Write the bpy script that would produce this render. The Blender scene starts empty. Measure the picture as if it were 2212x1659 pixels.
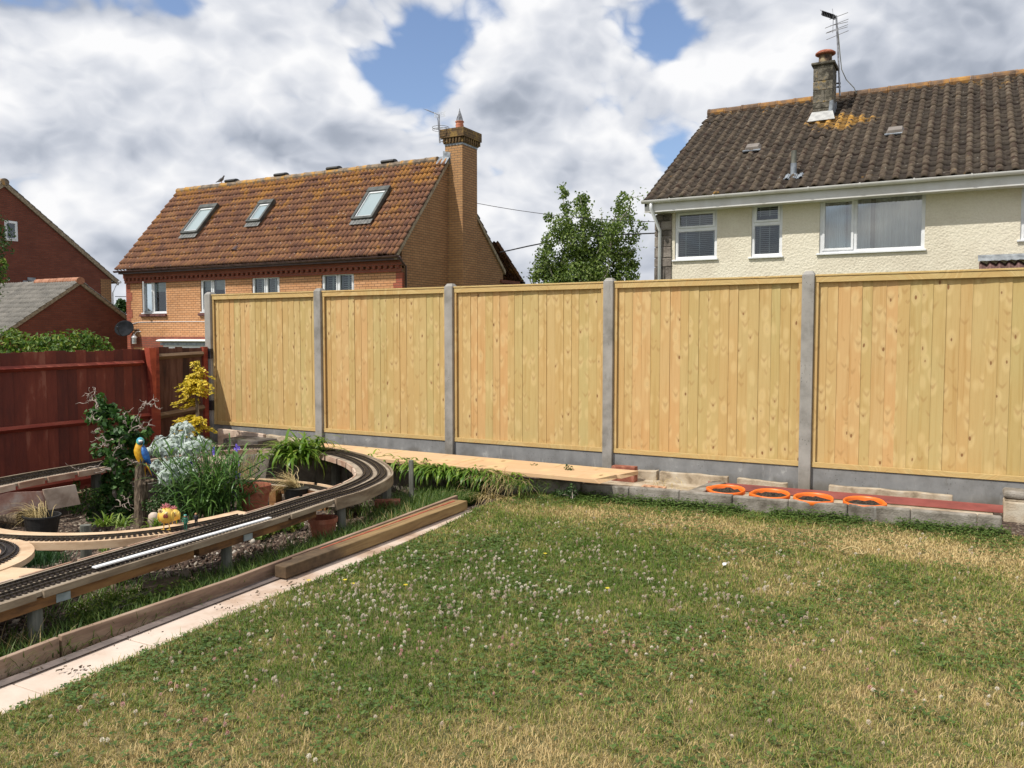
import bpy, bmesh, math, random
import numpy as np
from mathutils import Vector, Matrix
random.seed(7); rng = np.random.default_rng(11)
SC = bpy.context.scene; COL = SC.collection
R = math.radians

# ------------------------------------------------------------------ camera
FPX = 1789.0; YAW = R(28.4); PITCH = R(3.37); CAMZ = 1.42
cd = bpy.data.cameras.new('camera'); cam = bpy.data.objects.new('camera', cd); COL.objects.link(cam)
cam.location = (0, 0, CAMZ); cam.rotation_euler = (R(90) - PITCH, 0, YAW)
cd.sensor_width = 36; cd.lens = 36 * FPX / 2212; cd.clip_end = 2000; cd.clip_start = .05
SC.camera = cam

def ray(x, y):
    a = (x - 1106) / FPX; b = -(y - 829.5) / FPX
    cp, sp = math.cos(PITCH), math.sin(PITCH); f = cp + b * sp; u = -sp + b * cp
    cy, sy = math.cos(YAW), math.sin(YAW)
    return (a * cy - f * sy, a * sy + f * cy, u)
def P(x, y, X=None, Y=None, Z=None, d=None):
    r = ray(x, y)
    t = X / r[0] if X is not None else Y / r[1] if Y is not None else (Z - CAMZ) / r[2] if Z is not None else d
    return (r[0] * t, r[1] * t, CAMZ + r[2] * t)

# ------------------------------------------------------------------ sun, sky, exposure
SUN_EL = 53; SUN_AZ = 28          # sun stands behind the camera, a little to the left
sdir = Vector((-math.sin(R(SUN_AZ)) * math.cos(R(SUN_EL)), -math.cos(R(SUN_AZ)) * math.cos(R(SUN_EL)), math.sin(R(SUN_EL))))
ld = bpy.data.lights.new('sun', 'SUN'); ld.energy = 4.2; ld.angle = R(.55); ld.color = (1, .955, .88)
lo = bpy.data.objects.new('sun', ld); COL.objects.link(lo); lo.rotation_euler = sdir.to_track_quat('Z', 'Y').to_euler()
SC.view_settings.view_transform = 'Standard'; SC.view_settings.look = 'None'
SC.view_settings.exposure = 0.0; SC.view_settings.gamma = 1

class NT:
    """small node writer"""
    def __init__(s, tree): s.t = tree; s.n = tree.nodes; s.l = tree.links
    def new(s, typ, props=None, **inp):
        k = s.n.new('ShaderNode' + typ)
        for a, v in (props or {}).items(): setattr(k, a, v)
        for a, v in inp.items():
            if a.startswith('i') and a[1:].isdigit(): a = int(a[1:])
            else: a = a.replace('_', ' ')
            s.set(k.inputs[a], v)
        return k
    def set(s, sock, v):
        if isinstance(v, bpy.types.NodeSocket): s.l.new(v, sock)
        else:
            if isinstance(v, (tuple, list)) and len(v) == 3 and sock.type == 'RGBA': v = (*v, 1)
            sock.default_value = v
    def m(s, op, a, b=0.0, c=0.0, clamp=False):
        k = s.new('Math', {'operation': op, 'use_clamp': clamp}); s.set(k.inputs[0], a); s.set(k.inputs[1], b); s.set(k.inputs[2], c)
        return k.outputs[0]
    def vm(s, op, a, b=(0, 0, 0)):
        k = s.new('VectorMath', {'operation': op}); s.set(k.inputs[0], a)
        if op == 'SCALE': s.set(k.inputs[3], b)
        else: s.set(k.inputs[1], b)
        return k.outputs['Value'] if op in ('DOT_PRODUCT', 'LENGTH', 'DISTANCE') else k.outputs[0]
    def noise(s, vec, scale, detail=4, rough=.55, dist=0):
        k = s.new('TexNoise', Vector=vec, Scale=scale, Detail=detail, Roughness=rough, Distortion=dist); return k.outputs[0]
    def ramp(s, fac, stops, mode='LINEAR'):
        k = s.new('ValToRGB'); s.set(k.inputs[0], fac); cr = k.color_ramp; cr.interpolation = mode
        while len(cr.elements) < len(stops): cr.elements.new(.5)
        for e, (p, c) in zip(cr.elements, stops):
            e.position = p; e.color = (c, c, c, 1) if not isinstance(c, (tuple, list)) else (*c[:3], 1)
        return k.outputs[0]
    def mix(s, fac, a, b, blend='MIX'):
        k = s.new('MixRGB', {'blend_type': blend}); s.set(k.inputs[0], fac); s.set(k.inputs[1], a); s.set(k.inputs[2], b); return k.outputs[0]
    def smooth(s, v, lo, hi):
        k = s.new('MapRange', {'interpolation_type': 'SMOOTHSTEP'}); s.set(k.inputs[0], v); s.set(k.inputs[1], lo); s.set(k.inputs[2], hi)
        return k.outputs[0]

W = bpy.data.worlds.new('World'); SC.world = W; W.use_nodes = True
def build_world():
    t = NT(W.node_tree); t.n.clear()
    sky = t.new('TexSky', {'sky_type': 'NISHITA'}); sky.sun_disc = False
    sky.sun_elevation = R(SUN_EL); sky.sun_rotation = R(180 + SUN_AZ); sky.dust_density = 1.5; sky.air_density = 1.0; sky.ozone_density = 1.5
    dirv = t.new('TexCoord').outputs['Generated']
    sep = t.new('SeparateXYZ', Vector=dirv).outputs
    az = t.m('MULTIPLY', t.m('ARCTAN2', sep[0], sep[1]), 57.2958)
    el = t.m('MULTIPLY', t.m('ARCSINE', sep[2]), 57.2958)
    def azel(x, y):
        r = ray(x, y); return math.degrees(math.atan2(r[0], r[1])), math.degrees(math.atan2(r[2], math.hypot(r[0], r[1])))
    def blob(x, y, sx, sy, amp):            # one bank of cloud (or one gap), by its bearing and height in the sky
        a, e = azel(x, y); ka = 1789 / 57.3 * 1.05
        da = t.m('DIVIDE', t.m('SUBTRACT', az, a), sx / ka); de = t.m('DIVIDE', t.m('SUBTRACT', el, e), sy / ka)
        q = t.m('ADD', t.m('MULTIPLY', da, da), t.m('MULTIPLY', de, de))
        return t.m('MULTIPLY', t.m('EXPONENT', t.m('MULTIPLY', q, -1.0)), amp)
    def total(l):
        s = blob(*l[0])
        for b in l[1:]: s = t.m('ADD', s, blob(*b))
        return s
    st = t.vm('MULTIPLY', dirv, (1, 1, 1.45))
    warp = t.new('TexNoise', Vector=st, Scale=4.0, Detail=4).outputs[1]
    st2 = t.vm('ADD', st, t.vm('SCALE', t.vm('SUBTRACT', warp, (.5, .5, .5)), .09))
    def dens(v):                          # soft masses plus rounded billows with creases between them
        big = t.noise(v, 2.6, 2, .5); mid = t.noise(v, 6.0, 8, .60); r = None
        for sc_, am in ((5.0, .62), (10.5, .36), (21.0, .20), (43.0, .11)):
            q = t.m('MULTIPLY', t.m('ABSOLUTE', t.m('SUBTRACT', t.noise(t.vm('ADD', v, (sc_, 3.1, 1.7)), sc_, 0), .5)), am * 2)
            r = q if r is None else t.m('ADD', r, q)
        return t.m('ADD', t.m('ADD', t.m('MULTIPLY', big, .45), t.m('MULTIPLY', mid, .36)), t.m('MULTIPLY', r, .62))
    d0 = dens(st2)
    d1 = dens(t.vm('ADD', st2, (-.018, 0.0, .050)))
    cov = total([(935, 100, 120, 85, -.25), (830, 190, 100, 50, -.16), (1430, 50, 60, 85, -.26), (1075, 30, 80, 35, -.14), (1500, 330, 95, 80, -.24), (1440, 430, 70, 45, -.18), (1075, 370, 30, 25, -.12), (440, 22, 110, 30, -.18), (640, 215, 120, 35, -.15), (130, 215, 90, 25, -.12),
                 (620, 50, 200, 50, .12), (250, 160, 260, 90, .12), (1200, 130, 120, 120, .16), (1700, 120, 140, 110, .2), (2050, 150, 260, 160, .3), (450, 350, 520, 110, .14), (1180, 330, 150, 100, .14), (1650, 330, 60, 90, .05)])
    dk = total([(170, 10, 220, 34, .55), (720, 35, 170, 40, .42), (230, 330, 220, 45, .38), (60, 350, 120, 40, .2), (560, 300, 120, 40, .2), (1100, 300, 170, 40, .28), (1150, 200, 110, 45, .18), (2080, 150, 200, 80, .80), (2150, 50, 160, 80, .3), (420, 125, 200, 40, -.3), (90, 240, 130, 35, -.3),
                (1250, 50, 120, 50, -.3), (1640, 90, 110, 90, -.35), (1700, 200, 160, 50, -.25), (950, 200, 120, 40, -.2), (620, 200, 200, 40, -.15), (1290, 395, 100, 50, .2)])
    c = t.m('ADD', d0, cov)
    alpha = t.smooth(c, .395, .53)
    relief = t.m('MULTIPLY', t.m('SUBTRACT', d0, d1), 2.1)
    shade = t.m('SUBTRACT', t.m('ADD', relief, .745), t.m('MULTIPLY', t.smooth(c, .56, .90), .24))
    shade = t.m('SUBTRACT', shade, t.m('MULTIPLY', dk, .42))
    shade = t.m('SUBTRACT', shade, t.m('MULTIPLY', t.smooth(el, 12.0, 0.0), .12))
    ccol = t.ramp(shade, [(0.0, (.28, .32, .39)), (.28, (.42, .46, .54)), (.50, (.585, .62, .695)), (.75, (.78, .80, .85)), (1.0, (.98, .98, .99))])
    skyc = t.mix(1.0, t.vm('SCALE', sky.outputs[0], .135), (1.12, 1.12, 1.20), 'MULTIPLY')
    out = t.mix(alpha, skyc, ccol)
    # below the horizon: plain ground bounce
    out = t.mix(t.smooth(el, -1.0, -4.0), out, (.16, .15, .10))
    bg = t.new('Background', Color=out, Strength=1.0)
    o = t.n.new('ShaderNodeOutputWorld'); t.l.new(bg.outputs[0], o.inputs[0])
build_world()
W.cycles.sampling_method = 'MANUAL'; W.cycles.sample_map_resolution = 1024

# ------------------------------------------------------------------ materials
MATS = {}
def newmat(name):
    m = bpy.data.materials.new(name); m.use_nodes = True; t = NT(m.node_tree)
    MATS[name] = m
    return m, t, t.n['Principled BSDF']
def pos(t): return t.new('NewGeometry').outputs['Position']
def island(t): return t.new('NewGeometry').outputs['Random Per Island']
def bump(t, b, h, strength=.4, dist=.01):
    k = t.new('Bump', Strength=strength, Distance=dist, Height=h); t.l.new(k.outputs[0], b.inputs['Normal'])
def M(name, stops, scale=(1, 1, 1), ns=4, detail=5, rough=.8, isl=0.0, bs=60, bstr=.25, bdist=.004, metal=0, spec=.5, emit=None):
    """noise-mottled paint, wood, stone ... : ramp over a stretched noise, with a per-piece shift"""
    m, t, b = newmat(name)
    v = t.vm('MULTIPLY', pos(t), scale)
    f = t.noise(v, ns, detail, .6)
    f = t.m('ADD', t.m('MULTIPLY', t.m('SUBTRACT', f, .5), 1.8), .5)
    if isl: f = t.m('ADD', f, t.m('MULTIPLY', t.m('SUBTRACT', island(t), .5), isl))
    t.l.new(t.ramp(f, stops), b.inputs['Base Color'])
    b.inputs['Roughness'].default_value = rough; b.inputs['Metallic'].default_value = metal
    b.inputs['Specular IOR Level'].default_value = spec
    if bstr: bump(t, b, t.noise(v, bs, 4), bstr, bdist)
    return m
def leafmat(name, stops, trans=.35, rough=.5, ns=3, isl=.8):
    m, t, b = newmat(name)
    f = t.m('ADD', t.m('MULTIPLY', island(t), isl), t.m('MULTIPLY', t.noise(pos(t), ns, 3), 1 - isl))
    c = t.ramp(f, stops); t.l.new(c, b.inputs['Base Color'])
    b.inputs['Roughness'].default_value = rough; b.inputs['Specular IOR Level'].default_value = .35
    tr = t.new('BsdfTranslucent', Color=t.mix(1.0, c, (1.0, 1.15, .55), 'MULTIPLY'))
    mx = t.new('MixShader', Fac=trans); t.l.new(b.outputs[0], mx.inputs[1]); t.l.new(tr.outputs[0], mx.inputs[2])
    t.l.new(mx.outputs[0], t.n['Material Output'].inputs[0])
    return m

def brickmat(name, c1, c2, mortar, axis, dirt=.25, lich=None, zoff=0):
    m, t, b = newmat(name)
    s = t.new('SeparateXYZ', Vector=pos(t)).outputs
    v = t.new('CombineXYZ', X=s[axis], Y=t.m('ADD', s[2], zoff)).outputs[0]
    k = t.new('TexBrick', Vector=v, Color1=c1, Color2=c2, Mortar=mortar, Scale=1.0, Mortar_Size=.0075, Mortar_Smooth=.15, Bias=0.0, Brick_Width=.225, Row_Height=.075)
    c = t.mix(dirt, k.outputs[0], t.ramp(t.noise(pos(t), 1.3, 6), [(.25, (.3, .3, .3)), (.6, (1, 1, 1))]), 'MULTIPLY')
    c = t.mix(.25, c, t.ramp(t.noise(pos(t), 30, 3), [(.3, (.45, .45, .45)), (.7, (1, 1, 1))]), 'MULTIPLY')
    if lich: c = t.mix(t.smooth(t.noise(pos(t), 6, 6, .7), .5, .62), c, lich)
    t.l.new(c, b.inputs['Base Color']); b.inputs['Roughness'].default_value = .9
    bump(t, b, t.m('SUBTRACT', 1.0, k.outputs[1]), .6, .008)
    return m

def tilemat(name, cols, lichen, gauge_x, gauge_z, lpos, lwide=.1, spots=0.0, moss=None, ridge_z=None, patch=None, stripe=None):
    m, t, b = newmat(name)
    s = t.new('SeparateXYZ', Vector=pos(t)).outputs
    cell = t.new('CombineXYZ', X=t.m('FLOOR', t.m('DIVIDE', s[0], gauge_x)), Y=t.m('FLOOR', t.m('DIVIDE', s[2], gauge_z))).outputs[0]
    wn = t.new('TexWhiteNoise', Vector=cell).outputs[0]
    n1 = t.noise(pos(t), 1.2, 5, .6)
    f = t.m('ADD', t.m('MULTIPLY', wn, .22), t.m('MULTIPLY', t.noise(t.vm('MULTIPLY', pos(t), (5, 1.2, 1.2)), 2.4, 5, .65), .85))
    c = t.ramp(f, cols)
    gr = t.new('SeparateXYZ', Vector=t.vm('MULTIPLY', pos(t), (1, 1, 1))).outputs
    lf = t.m('ADD', t.m('MULTIPLY', t.noise(pos(t), 7, 7, .72), .6), t.m('MULTIPLY', n1, .5))
    lf = t.m('ADD', lf, t.m('MULTIPLY', t.m('SUBTRACT', wn, .5), .10))
    if ridge_z: lf = t.m('ADD', lf, t.m('MULTIPLY', t.smooth(s[2], ridge_z[0], ridge_z[1]), ridge_z[2]))
    if patch:
        px, py, pz, pr, pa = patch
        dd = t.vm('DISTANCE', pos(t), (px, py, pz)); lf = t.m('ADD', lf, t.m('MULTIPLY', t.smooth(dd, pr, pr * .25), pa))
    c = t.mix(t.smooth(lf, lpos, lpos + lwide), c, t.ramp(t.noise(pos(t), 11, 4), [(.3, lichen[0]), (.7, lichen[1])]))
    if moss: c = t.mix(t.smooth(t.noise(pos(t), 9, 6, .7), .50, .60), c, moss)
    if stripe:                            # darker troughs, paler crowns on the rolls
        x0, pit, cen, wd_, lo_, hi_ = stripe
        ph = t.m('ABSOLUTE', t.m('SUBTRACT', t.m('FRACT', t.m('DIVIDE', t.m('SUBTRACT', s[0], x0), pit)), cen))
        g_ = t.smooth(ph, wd_ * 1.25, wd_ * .75); c = t.mix(1.0, c, t.mix(g_, (lo_,) * 3, (hi_,) * 3), 'MULTIPLY')
    sp = t.new('TexVoronoi', Vector=pos(t), Scale=6.0).outputs[0]
    c = t.mix(t.m('MULTIPLY', t.smooth(sp, .12, .07), spots), c, (.55, .52, .45))
    c = t.mix(.5, c, t.ramp(t.noise(pos(t), 45, 4), [(.3, (.4, .4, .4)), (.65, (1, 1, 1))]), 'MULTIPLY')
    t.l.new(c, b.inputs['Base Color']); b.inputs['Roughness'].default_value = .9
    bump(t, b, t.noise(pos(t), 50, 5), .5, .01)
    return m

def pinemat(name, tone_a, tone_b, knots=True, along=2, nx=12.0, bright=1.0, isl=True):
    """new sawn pine: long grain, knots with swept rings"""
    m, t, b = newmat(name)
    p = pos(t)
    ir = island(t) if isl else t.noise(p, .7, 1)
    sc = [26, 26, 26]; sc[along] = 1.1
    off = t.new('CombineXYZ', X=t.m('MULTIPLY', ir, 37.0), Y=t.m('MULTIPLY', ir, 17.0), Z=t.m('MULTIPLY', ir, 53.0)).outputs[0]
    pv = t.vm('ADD', p, off)
    g = t.noise(t.vm('MULTIPLY', pv, tuple(sc)), 1.0, 5, .6, .4)
    base = t.mix(t.m('ADD', t.m('MULTIPLY', t.m('SUBTRACT', ir, .5), .9), .5), tone_a, tone_b)
    base = t.mix(.6, base, t.mix(t.smooth(t.noise(pv, 1.1, 2), .35, .65), (1.0, .98, .88), (1.0, .86, .68)), 'MULTIPLY')
    c = t.mix(.55, base, t.ramp(g, [(.3, (.74, .62, .45)), (.5, (1, 1, 1)), (.7, (.86, .78, .66))]), 'MULTIPLY')
    if knots:
        ks = [nx, nx, nx]; ks[along] = 5.6
        kv = t.vm('ADD', t.vm('MULTIPLY', pv, tuple(ks)), t.vm('SCALE', t.new('TexNoise', Vector=p, Scale=5.0).outputs[1], .35))
        vo = t.new('TexVoronoi', {'feature': 'F1'}, Vector=kv, Scale=1.0)
        keep = t.m('GREATER_THAN', t.new('SeparateXYZ', Vector=vo.outputs[1]).outputs[0], .34)
        d = vo.outputs[0]
        ring = t.m('MULTIPLY', t.m('MULTIPLY', t.smooth(d, .34, .12), t.ramp(t.m('FRACT', t.m('MULTIPLY', d, 14.0)), [(.0, 0), (.5, 1), (1, 0)])), keep)
        c = t.mix(t.m('MULTIPLY', ring, .6), c, tuple(v * .5 for v in tone_b))
        c = t.mix(t.m('MULTIPLY', t.m('MULTIPLY', t.smooth(d, .55, .3), keep), .35), c, (.74, .56, .27))
        vv = t.new('SeparateXYZ', Vector=t.vm('SUBTRACT', kv, vo.outputs['Position'])).outputs; lat = t.m('ABSOLUTE', vv[0] if along == 2 else vv[2])
        has = t.m('GREATER_THAN', t.new('SeparateXYZ', Vector=vo.outputs[1]).outputs[1], .55)
        wing = t.m('ABSOLUTE', t.m('SUBTRACT', vv[along], t.m('MULTIPLY', t.m('POWER', lat, 1.25), .75)))
        wing = t.m('MULTIPLY', t.m('MULTIPLY', t.smooth(wing, .15, .02), t.smooth(lat, .55, .10)), has)
        c = t.mix(t.m('MULTIPLY', wing, .42), c, (.36, .20, .07))
        c = t.mix(t.m('MULTIPLY', t.smooth(d, .13, .07), keep), c, (.24, .12, .045))
    if bright != 1: c = t.mix(1.0, c, (bright,) * 3, 'MULTIPLY')
    t.l.new(c, b.inputs['Base Color']); b.inputs['Roughness'].default_value = .72; b.inputs['Specular IOR Level'].default_value = .3
    bump(t, b, g, .25, .004)
    return m

def glassmat(name, tint=(.75, .82, .82), refl=1.0, gc=(.9, .95, 1)):
    m, t, b = newmat(name); t.n.remove(b)
    fr = t.new('Fresnel', IOR=1.55).outputs[0]
    fac = t.m('ADD', t.m('MULTIPLY', fr, refl), .05 * refl, clamp=True)
    a = t.new('BsdfTransparent', Color=tint); g = t.new('BsdfGlossy', Color=gc, Roughness=.02)
    mx = t.new('MixShader', Fac=fac); t.l.new(a.outputs[0], mx.inputs[1]); t.l.new(g.outputs[0], mx.inputs[2])
    t.l.new(mx.outputs[0], t.n['Material Output'].inputs[0]); return m

pine = pinemat('pine', (.50, .405, .18), (.60, .39, .185))
pine_rail = pinemat('pine_rail', (.54, .42, .19), (.58, .41, .19), along=0, nx=3.0, isl=False)
scaff = pinemat('scaffold_pine', (.60, .42, .26), (.66, .45, .29), along=0, nx=3)
concrete = M('concrete', [(.15, (.19, .18, .16)), (.5, (.30, .285, .26)), (.85, (.37, .35, .32))], ns=5, detail=8, rough=.9, bs=120, bstr=.3)
gravelb = M('gravel_board_concrete', [(.15, (.155, .155, .15)), (.5, (.215, .215, .212)), (.75, (.25, .25, .245)), (.95, (.42, .42, .40))], ns=6, detail=9, rough=.85, bs=140, bstr=.25)
blockm = M('block_concrete', [(.2, (.10, .085, .065)), (.45, (.22, .195, .16)), (.7, (.31, .28, .24)), (.9, (.40, .37, .33))], ns=7, detail=9, rough=.95, bs=90, bstr=.7, bdist=.01)
stoneedge = M('edging_stone', [(.2, (.22, .17, .11)), (.5, (.43, .35, .25)), (.8, (.52, .46, .36))], ns=8, detail=8, rough=.95, bs=80, bstr=.6, bdist=.008)
pinkslab = M('pink_slab', [(.2, (.33, .24, .18)), (.5, (.55, .43, .34)), (.8, (.62, .52, .43))], ns=6, detail=8, rough=.9, bs=90, bstr=.4)
darkstone = M('dark_slab', [(.3, (.05, .045, .04)), (.7, (.12, .105, .09))], ns=8, rough=.85, bs=60, bstr=.5)
slabm = M('path_slab', [(.12, (.22, .13, .08)), (.34, (.44, .31, .22)), (.55, (.58, .46, .37)), (.85, (.66, .55, .46))], ns=2.6, detail=9, rough=.85, bs=60, bstr=.3)
redfence = M('red_stain', [(.1, (.085, .014, .008)), (.5, (.135, .022, .011)), (.85, (.18, .034, .017)), (1.0, (.25, .08, .05))], scale=(4, 4, 1), ns=2.2, detail=7, rough=.75, isl=.65, bs=30, bstr=.3)
redrail = M('red_rail', [(.2, (.16, .022, .012)), (.5, (.24, .035, .018)), (.85, (.32, .08, .045))], scale=(6, 1, 6), ns=2.2, detail=7, rough=.75, isl=.3, bs=30, bstr=.3)
brownfence = M('old_board', [(.2, (.030, .012, .008)), (.5, (.075, .026, .016)), (.85, (.13, .06, .04))], scale=(7, 7, .9), ns=2.0, detail=8, rough=.85, isl=.6, bs=30, bstr=.4)
brownrail = M('old_rail', [(.2, (.13, .08, .045)), (.6, (.21, .14, .085)), (.9, (.28, .19, .12))], scale=(7, 1, 7), ns=2.0, detail=8, rough=.85, bs=30, bstr=.4)
decktop = M('deck_board', [(.2, (.20, .155, .11)), (.5, (.31, .25, .18)), (.8, (.40, .33, .25))], ns=7, detail=7, rough=.85, bs=70, bstr=.3)
decknew = M('fresh_board', [(.2, (.44, .28, .16)), (.5, (.60, .42, .26)), (.8, (.68, .5, .33))], scale=(1, 1, 3), ns=5, detail=7, rough=.8, bs=70, bstr=.3)
fascia = M('fascia_board', [(.15, (.11, .075, .045)), (.5, (.22, .165, .11)), (.85, (.31, .25, .175))], scale=(1, 1, 5), ns=4, detail=7, rough=.85, isl=.5, bs=40, bstr=.35)
inface = M('inner_fascia', [(.15, (.30, .17, .11)), (.5, (.45, .31, .22)), (.85, (.56, .43, .33))], scale=(1, 1, 3), ns=5, detail=7, rough=.85, isl=.5, bs=40, bstr=.35)
beamw = M('orange_beam', [(.15, (.07, .03, .012)), (.5, (.23, .105, .035)), (.85, (.33, .17, .06))], scale=(1, 1, 5), ns=4, detail=7, rough=.7, isl=.4, bs=40, bstr=.3)
edgewood = M('edging_timber', [(.15, (.15, .09, .06)), (.5, (.30, .20, .135)), (.85, (.42, .31, .23))], scale=(2, .6, 5), ns=3, detail=8, rough=.85, isl=.3, bs=40, bstr=.4)
def weather(name, zlo, zhi, dirt=(.10, .085, .06), amt=.55, pits=.7):
    m = MATS[name]; t = NT(m.node_tree); b = t.n['Principled BSDF']; src = b.inputs['Base Color'].links[0].from_socket; p = pos(t)
    z = t.new('SeparateXYZ', Vector=p).outputs[2]
    k = t.m('MULTIPLY', t.smooth(t.m('ADD', z, t.m('MULTIPLY', t.m('SUBTRACT', t.noise(p, 5, 5), .5), .35)), zhi, zlo), amt)
    c = t.mix(k, src, dirt)
    v = t.new('TexVoronoi', Vector=t.vm('MULTIPLY', p, (1, 1, .8)), Scale=38.0).outputs[0]
    c = t.mix(t.m('MULTIPLY', t.m('MULTIPLY', t.smooth(v, .22, .08), t.smooth(t.noise(p, 3.5, 3), .45, .6)), pits), c, (.07, .065, .055))
    w = t.noise(t.vm('MULTIPLY', p, (6, 6, 1.2)), 2.0, 6, .7); c = t.mix(t.m('MULTIPLY', t.smooth(w, .56, .72), .35), c, (.46, .45, .42))
    c = t.mix(t.m('MULTIPLY', t.smooth(w, .42, .30), .35), c, (.12, .11, .09)); t.l.new(c, b.inputs['Base Color'])
weather('concrete', .05, .35); weather('gravel_board_concrete', .02, .14, amt=.6); weather('block_concrete', -.05, .07, amt=.5)
def timbermat():
    m, t, b = newmat('oak_timber'); p = pos(t)
    s = t.new('SeparateXYZ', Vector=p).outputs
    g = t.noise(t.vm('MULTIPLY', p, (30, 2.2, 30)), 1.0, 6, .6, .5)
    c = t.ramp(g, [(.25, (.12, .07, .028)), (.5, (.26, .165, .068)), (.75, (.36, .25, .11))])
    dirt = t.m('ADD', t.m('MULTIPLY', t.smooth(s[1], 4.5, 3.7), 1.5), t.m('MULTIPLY', t.m('SUBTRACT', t.noise(p, 6, 5), .5), 1.1))
    c = t.mix(t.m('MULTIPLY', t.smooth(dirt, .2, .9), .85), c, t.ramp(t.noise(p, 16, 5), [(.3, (.025, .014, .008)), (.7, (.10, .062, .033))]))
    t.l.new(c, b.inputs['Base Color']); b.inputs['Roughness'].default_value = .85; bump(t, b, g, .5, .006); return m
oak = timbermat()
redstain = M('red_line', [(.3, (.25, .03, .015)), (.7, (.42, .10, .05))], ns=14, rough=.8)
trackm = M('track_plastic', [(.3, (.022, .016, .014)), (.7, (.05, .038, .032))], ns=40, rough=.5, bstr=0)
railm = M('rail_brass', [(.3, (.05, .04, .028)), (.7, (.11, .09, .06))], ns=20, rough=.4, metal=.5, bstr=0)
greypost = M('grey_post', [(.2, (.075, .075, .06)), (.5, (.14, .14, .115)), (.85, (.21, .205, .17))], scale=(5, 5, 1), ns=4, detail=6, rough=.85)
galv = M('galvanised', [(.3, (.22, .27, .30)), (.7, (.34, .40, .43))], ns=12, rough=.5, metal=.35, bstr=0)
whitepl = M('white_plastic', [(.3, (.78, .79, .80)), (.7, (.84, .84, .84))], ns=2, rough=.35, bstr=0)
upvc = M('upvc', [(.25, (.66, .67, .68)), (.6, (.78, .79, .80))], ns=3, rough=.35, bstr=0)
gutterw = M('old_white_gutter', [(.2, (.56, .54, .50)), (.6, (.66, .65, .63))], scale=(1, 1, 1), ns=2, rough=.45, bstr=0)
blackpl = M('black_plastic', [(.3, (.010, .010, .010)), (.7, (.022, .022, .022))], ns=8, rough=.45, bstr=0)
brownpl = M('brown_gutter', [(.3, (.045, .022, .020)), (.7, (.085, .045, .04))], ns=5, rough=.4, bstr=0)
terra = M('terracotta', [(.2, (.22, .062, .03)), (.5, (.34, .105, .055)), (.85, (.42, .19, .12))], ns=7, detail=7, rough=.85, bs=60, bstr=.2)
potorange = M('orange_plastic', [(.3, (.78, .145, .012)), (.7, (.86, .18, .02))], ns=5, rough=.42, bstr=0)
soil = M('potting_soil', [(.3, (.012, .009, .006)), (.6, (.05, .035, .022)), (.8, (.11, .08, .05))], ns=60, detail=6, rough=.95, bs=70, bstr=1, bdist=.02)
brickred = M('red_brick', [(.25, (.16, .05, .03)), (.55, (.30, .10, .06)), (.85, (.42, .2, .14))], ns=12, detail=6, rough=.9, bs=60, bstr=.4)
redplank = M('red_plank', [(.15, (.13, .03, .022)), (.5, (.25, .055, .04)), (.75, (.30, .09, .07)), (.9, (.42, .34, .27))], scale=(1, 3, 3), ns=3, detail=8, rough=.7)
lead = M('lead', [(.3, (.17, .19, .215)), (.7, (.33, .36, .39))], ns=7, rough=.5, metal=.2)
mortar = M('verge_mortar', [(.3, (.20, .15, .10)), (.7, (.36, .29, .2))], ns=12, rough=.95)
bark = M('bark', [(.25, (.04, .028, .018)), (.5, (.12, .085, .055)), (.75, (.26, .2, .14))], scale=(4, 4, 1), ns=9, detail=7, rough=.95, bs=12, bstr=1, bdist=.02)
birchbark = M('birch_bark', [(.3, (.12, .10, .07)), (.6, (.42, .40, .34))], scale=(1, 1, 4), ns=6, rough=.85)
twig = M('pale_twig', [(.3, (.24, .19, .155)), (.7, (.42, .35, .30))], ns=15, rough=.85)
metalm = M('aerial_metal', [(.3, (.20, .20, .21)), (.7, (.42, .42, .43))], ns=9, rough=.4, metal=.6, bstr=0)
darkmetal = M('dark_metal', [(.3, (.02, .02, .022)), (.7, (.05, .05, .055))], ns=9, rough=.5, metal=.3, bstr=0)
dishm = M('dish_grey', [(.3, (.012, .013, .015)), (.7, (.022, .024, .028))], ns=4, rough=.9, bstr=0, spec=.1)
interior = M('room_dark', [(.3, (.010, .012, .014)), (.7, (.025, .027, .03))], ns=1.2, rough=.9, bstr=0)
blindm = M('blind_white', [(.3, (.42, .45, .42)), (.7, (.54, .56, .53))], ns=3, rough=.6, bstr=0)
curtain = M('net_curtain', [(.3, (.62, .66, .65)), (.7, (.82, .85, .84))], scale=(9, 1, .3), ns=1.6, detail=3, rough=.8, bstr=0)
glass = glassmat('window_glass'); glass2 = glassmat('sky_window_glass', (.8, .86, .86), 3.2, (.80, .80, .76)); glassroof = glassmat('roof_glass', (.5, .6, .6), 1.6)
def rendermat():
    m, t, b = newmat('cream_render'); p = pos(t)
    c = t.ramp(t.noise(p, .9, 7, .65), [(.25, (.60, .535, .42)), (.55, (.73, .675, .54)), (.85, (.76, .71, .59))])
    v = t.new('TexVoronoi', Vector=p, Scale=22.0).outputs[0]; n = t.noise(p, 28, 5, .6)
    c = t.mix(.35, c, t.ramp(n, [(.35, (.80, .77, .72)), (.55, (1, 1, 1))]), 'MULTIPLY')
    t.l.new(c, b.inputs['Base Color']); b.inputs['Roughness'].default_value = .95
    bump(t, b, t.m('ADD', t.m('MULTIPLY', v, .6), n), .8, .016); return m
cream = rendermat()
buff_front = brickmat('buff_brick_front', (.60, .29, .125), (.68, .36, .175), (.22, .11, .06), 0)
buff_side = brickmat('buff_brick_side_shaded', (.33, .165, .072), (.39, .205, .092), (.10, .07, .045), 1)  # same brick as the front, with the gable's shade put into the colour
red_front = brickmat('red_brick_front', (.25, .062, .034), (.33, .09, .05), (.17, .09, .065), 0)
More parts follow.
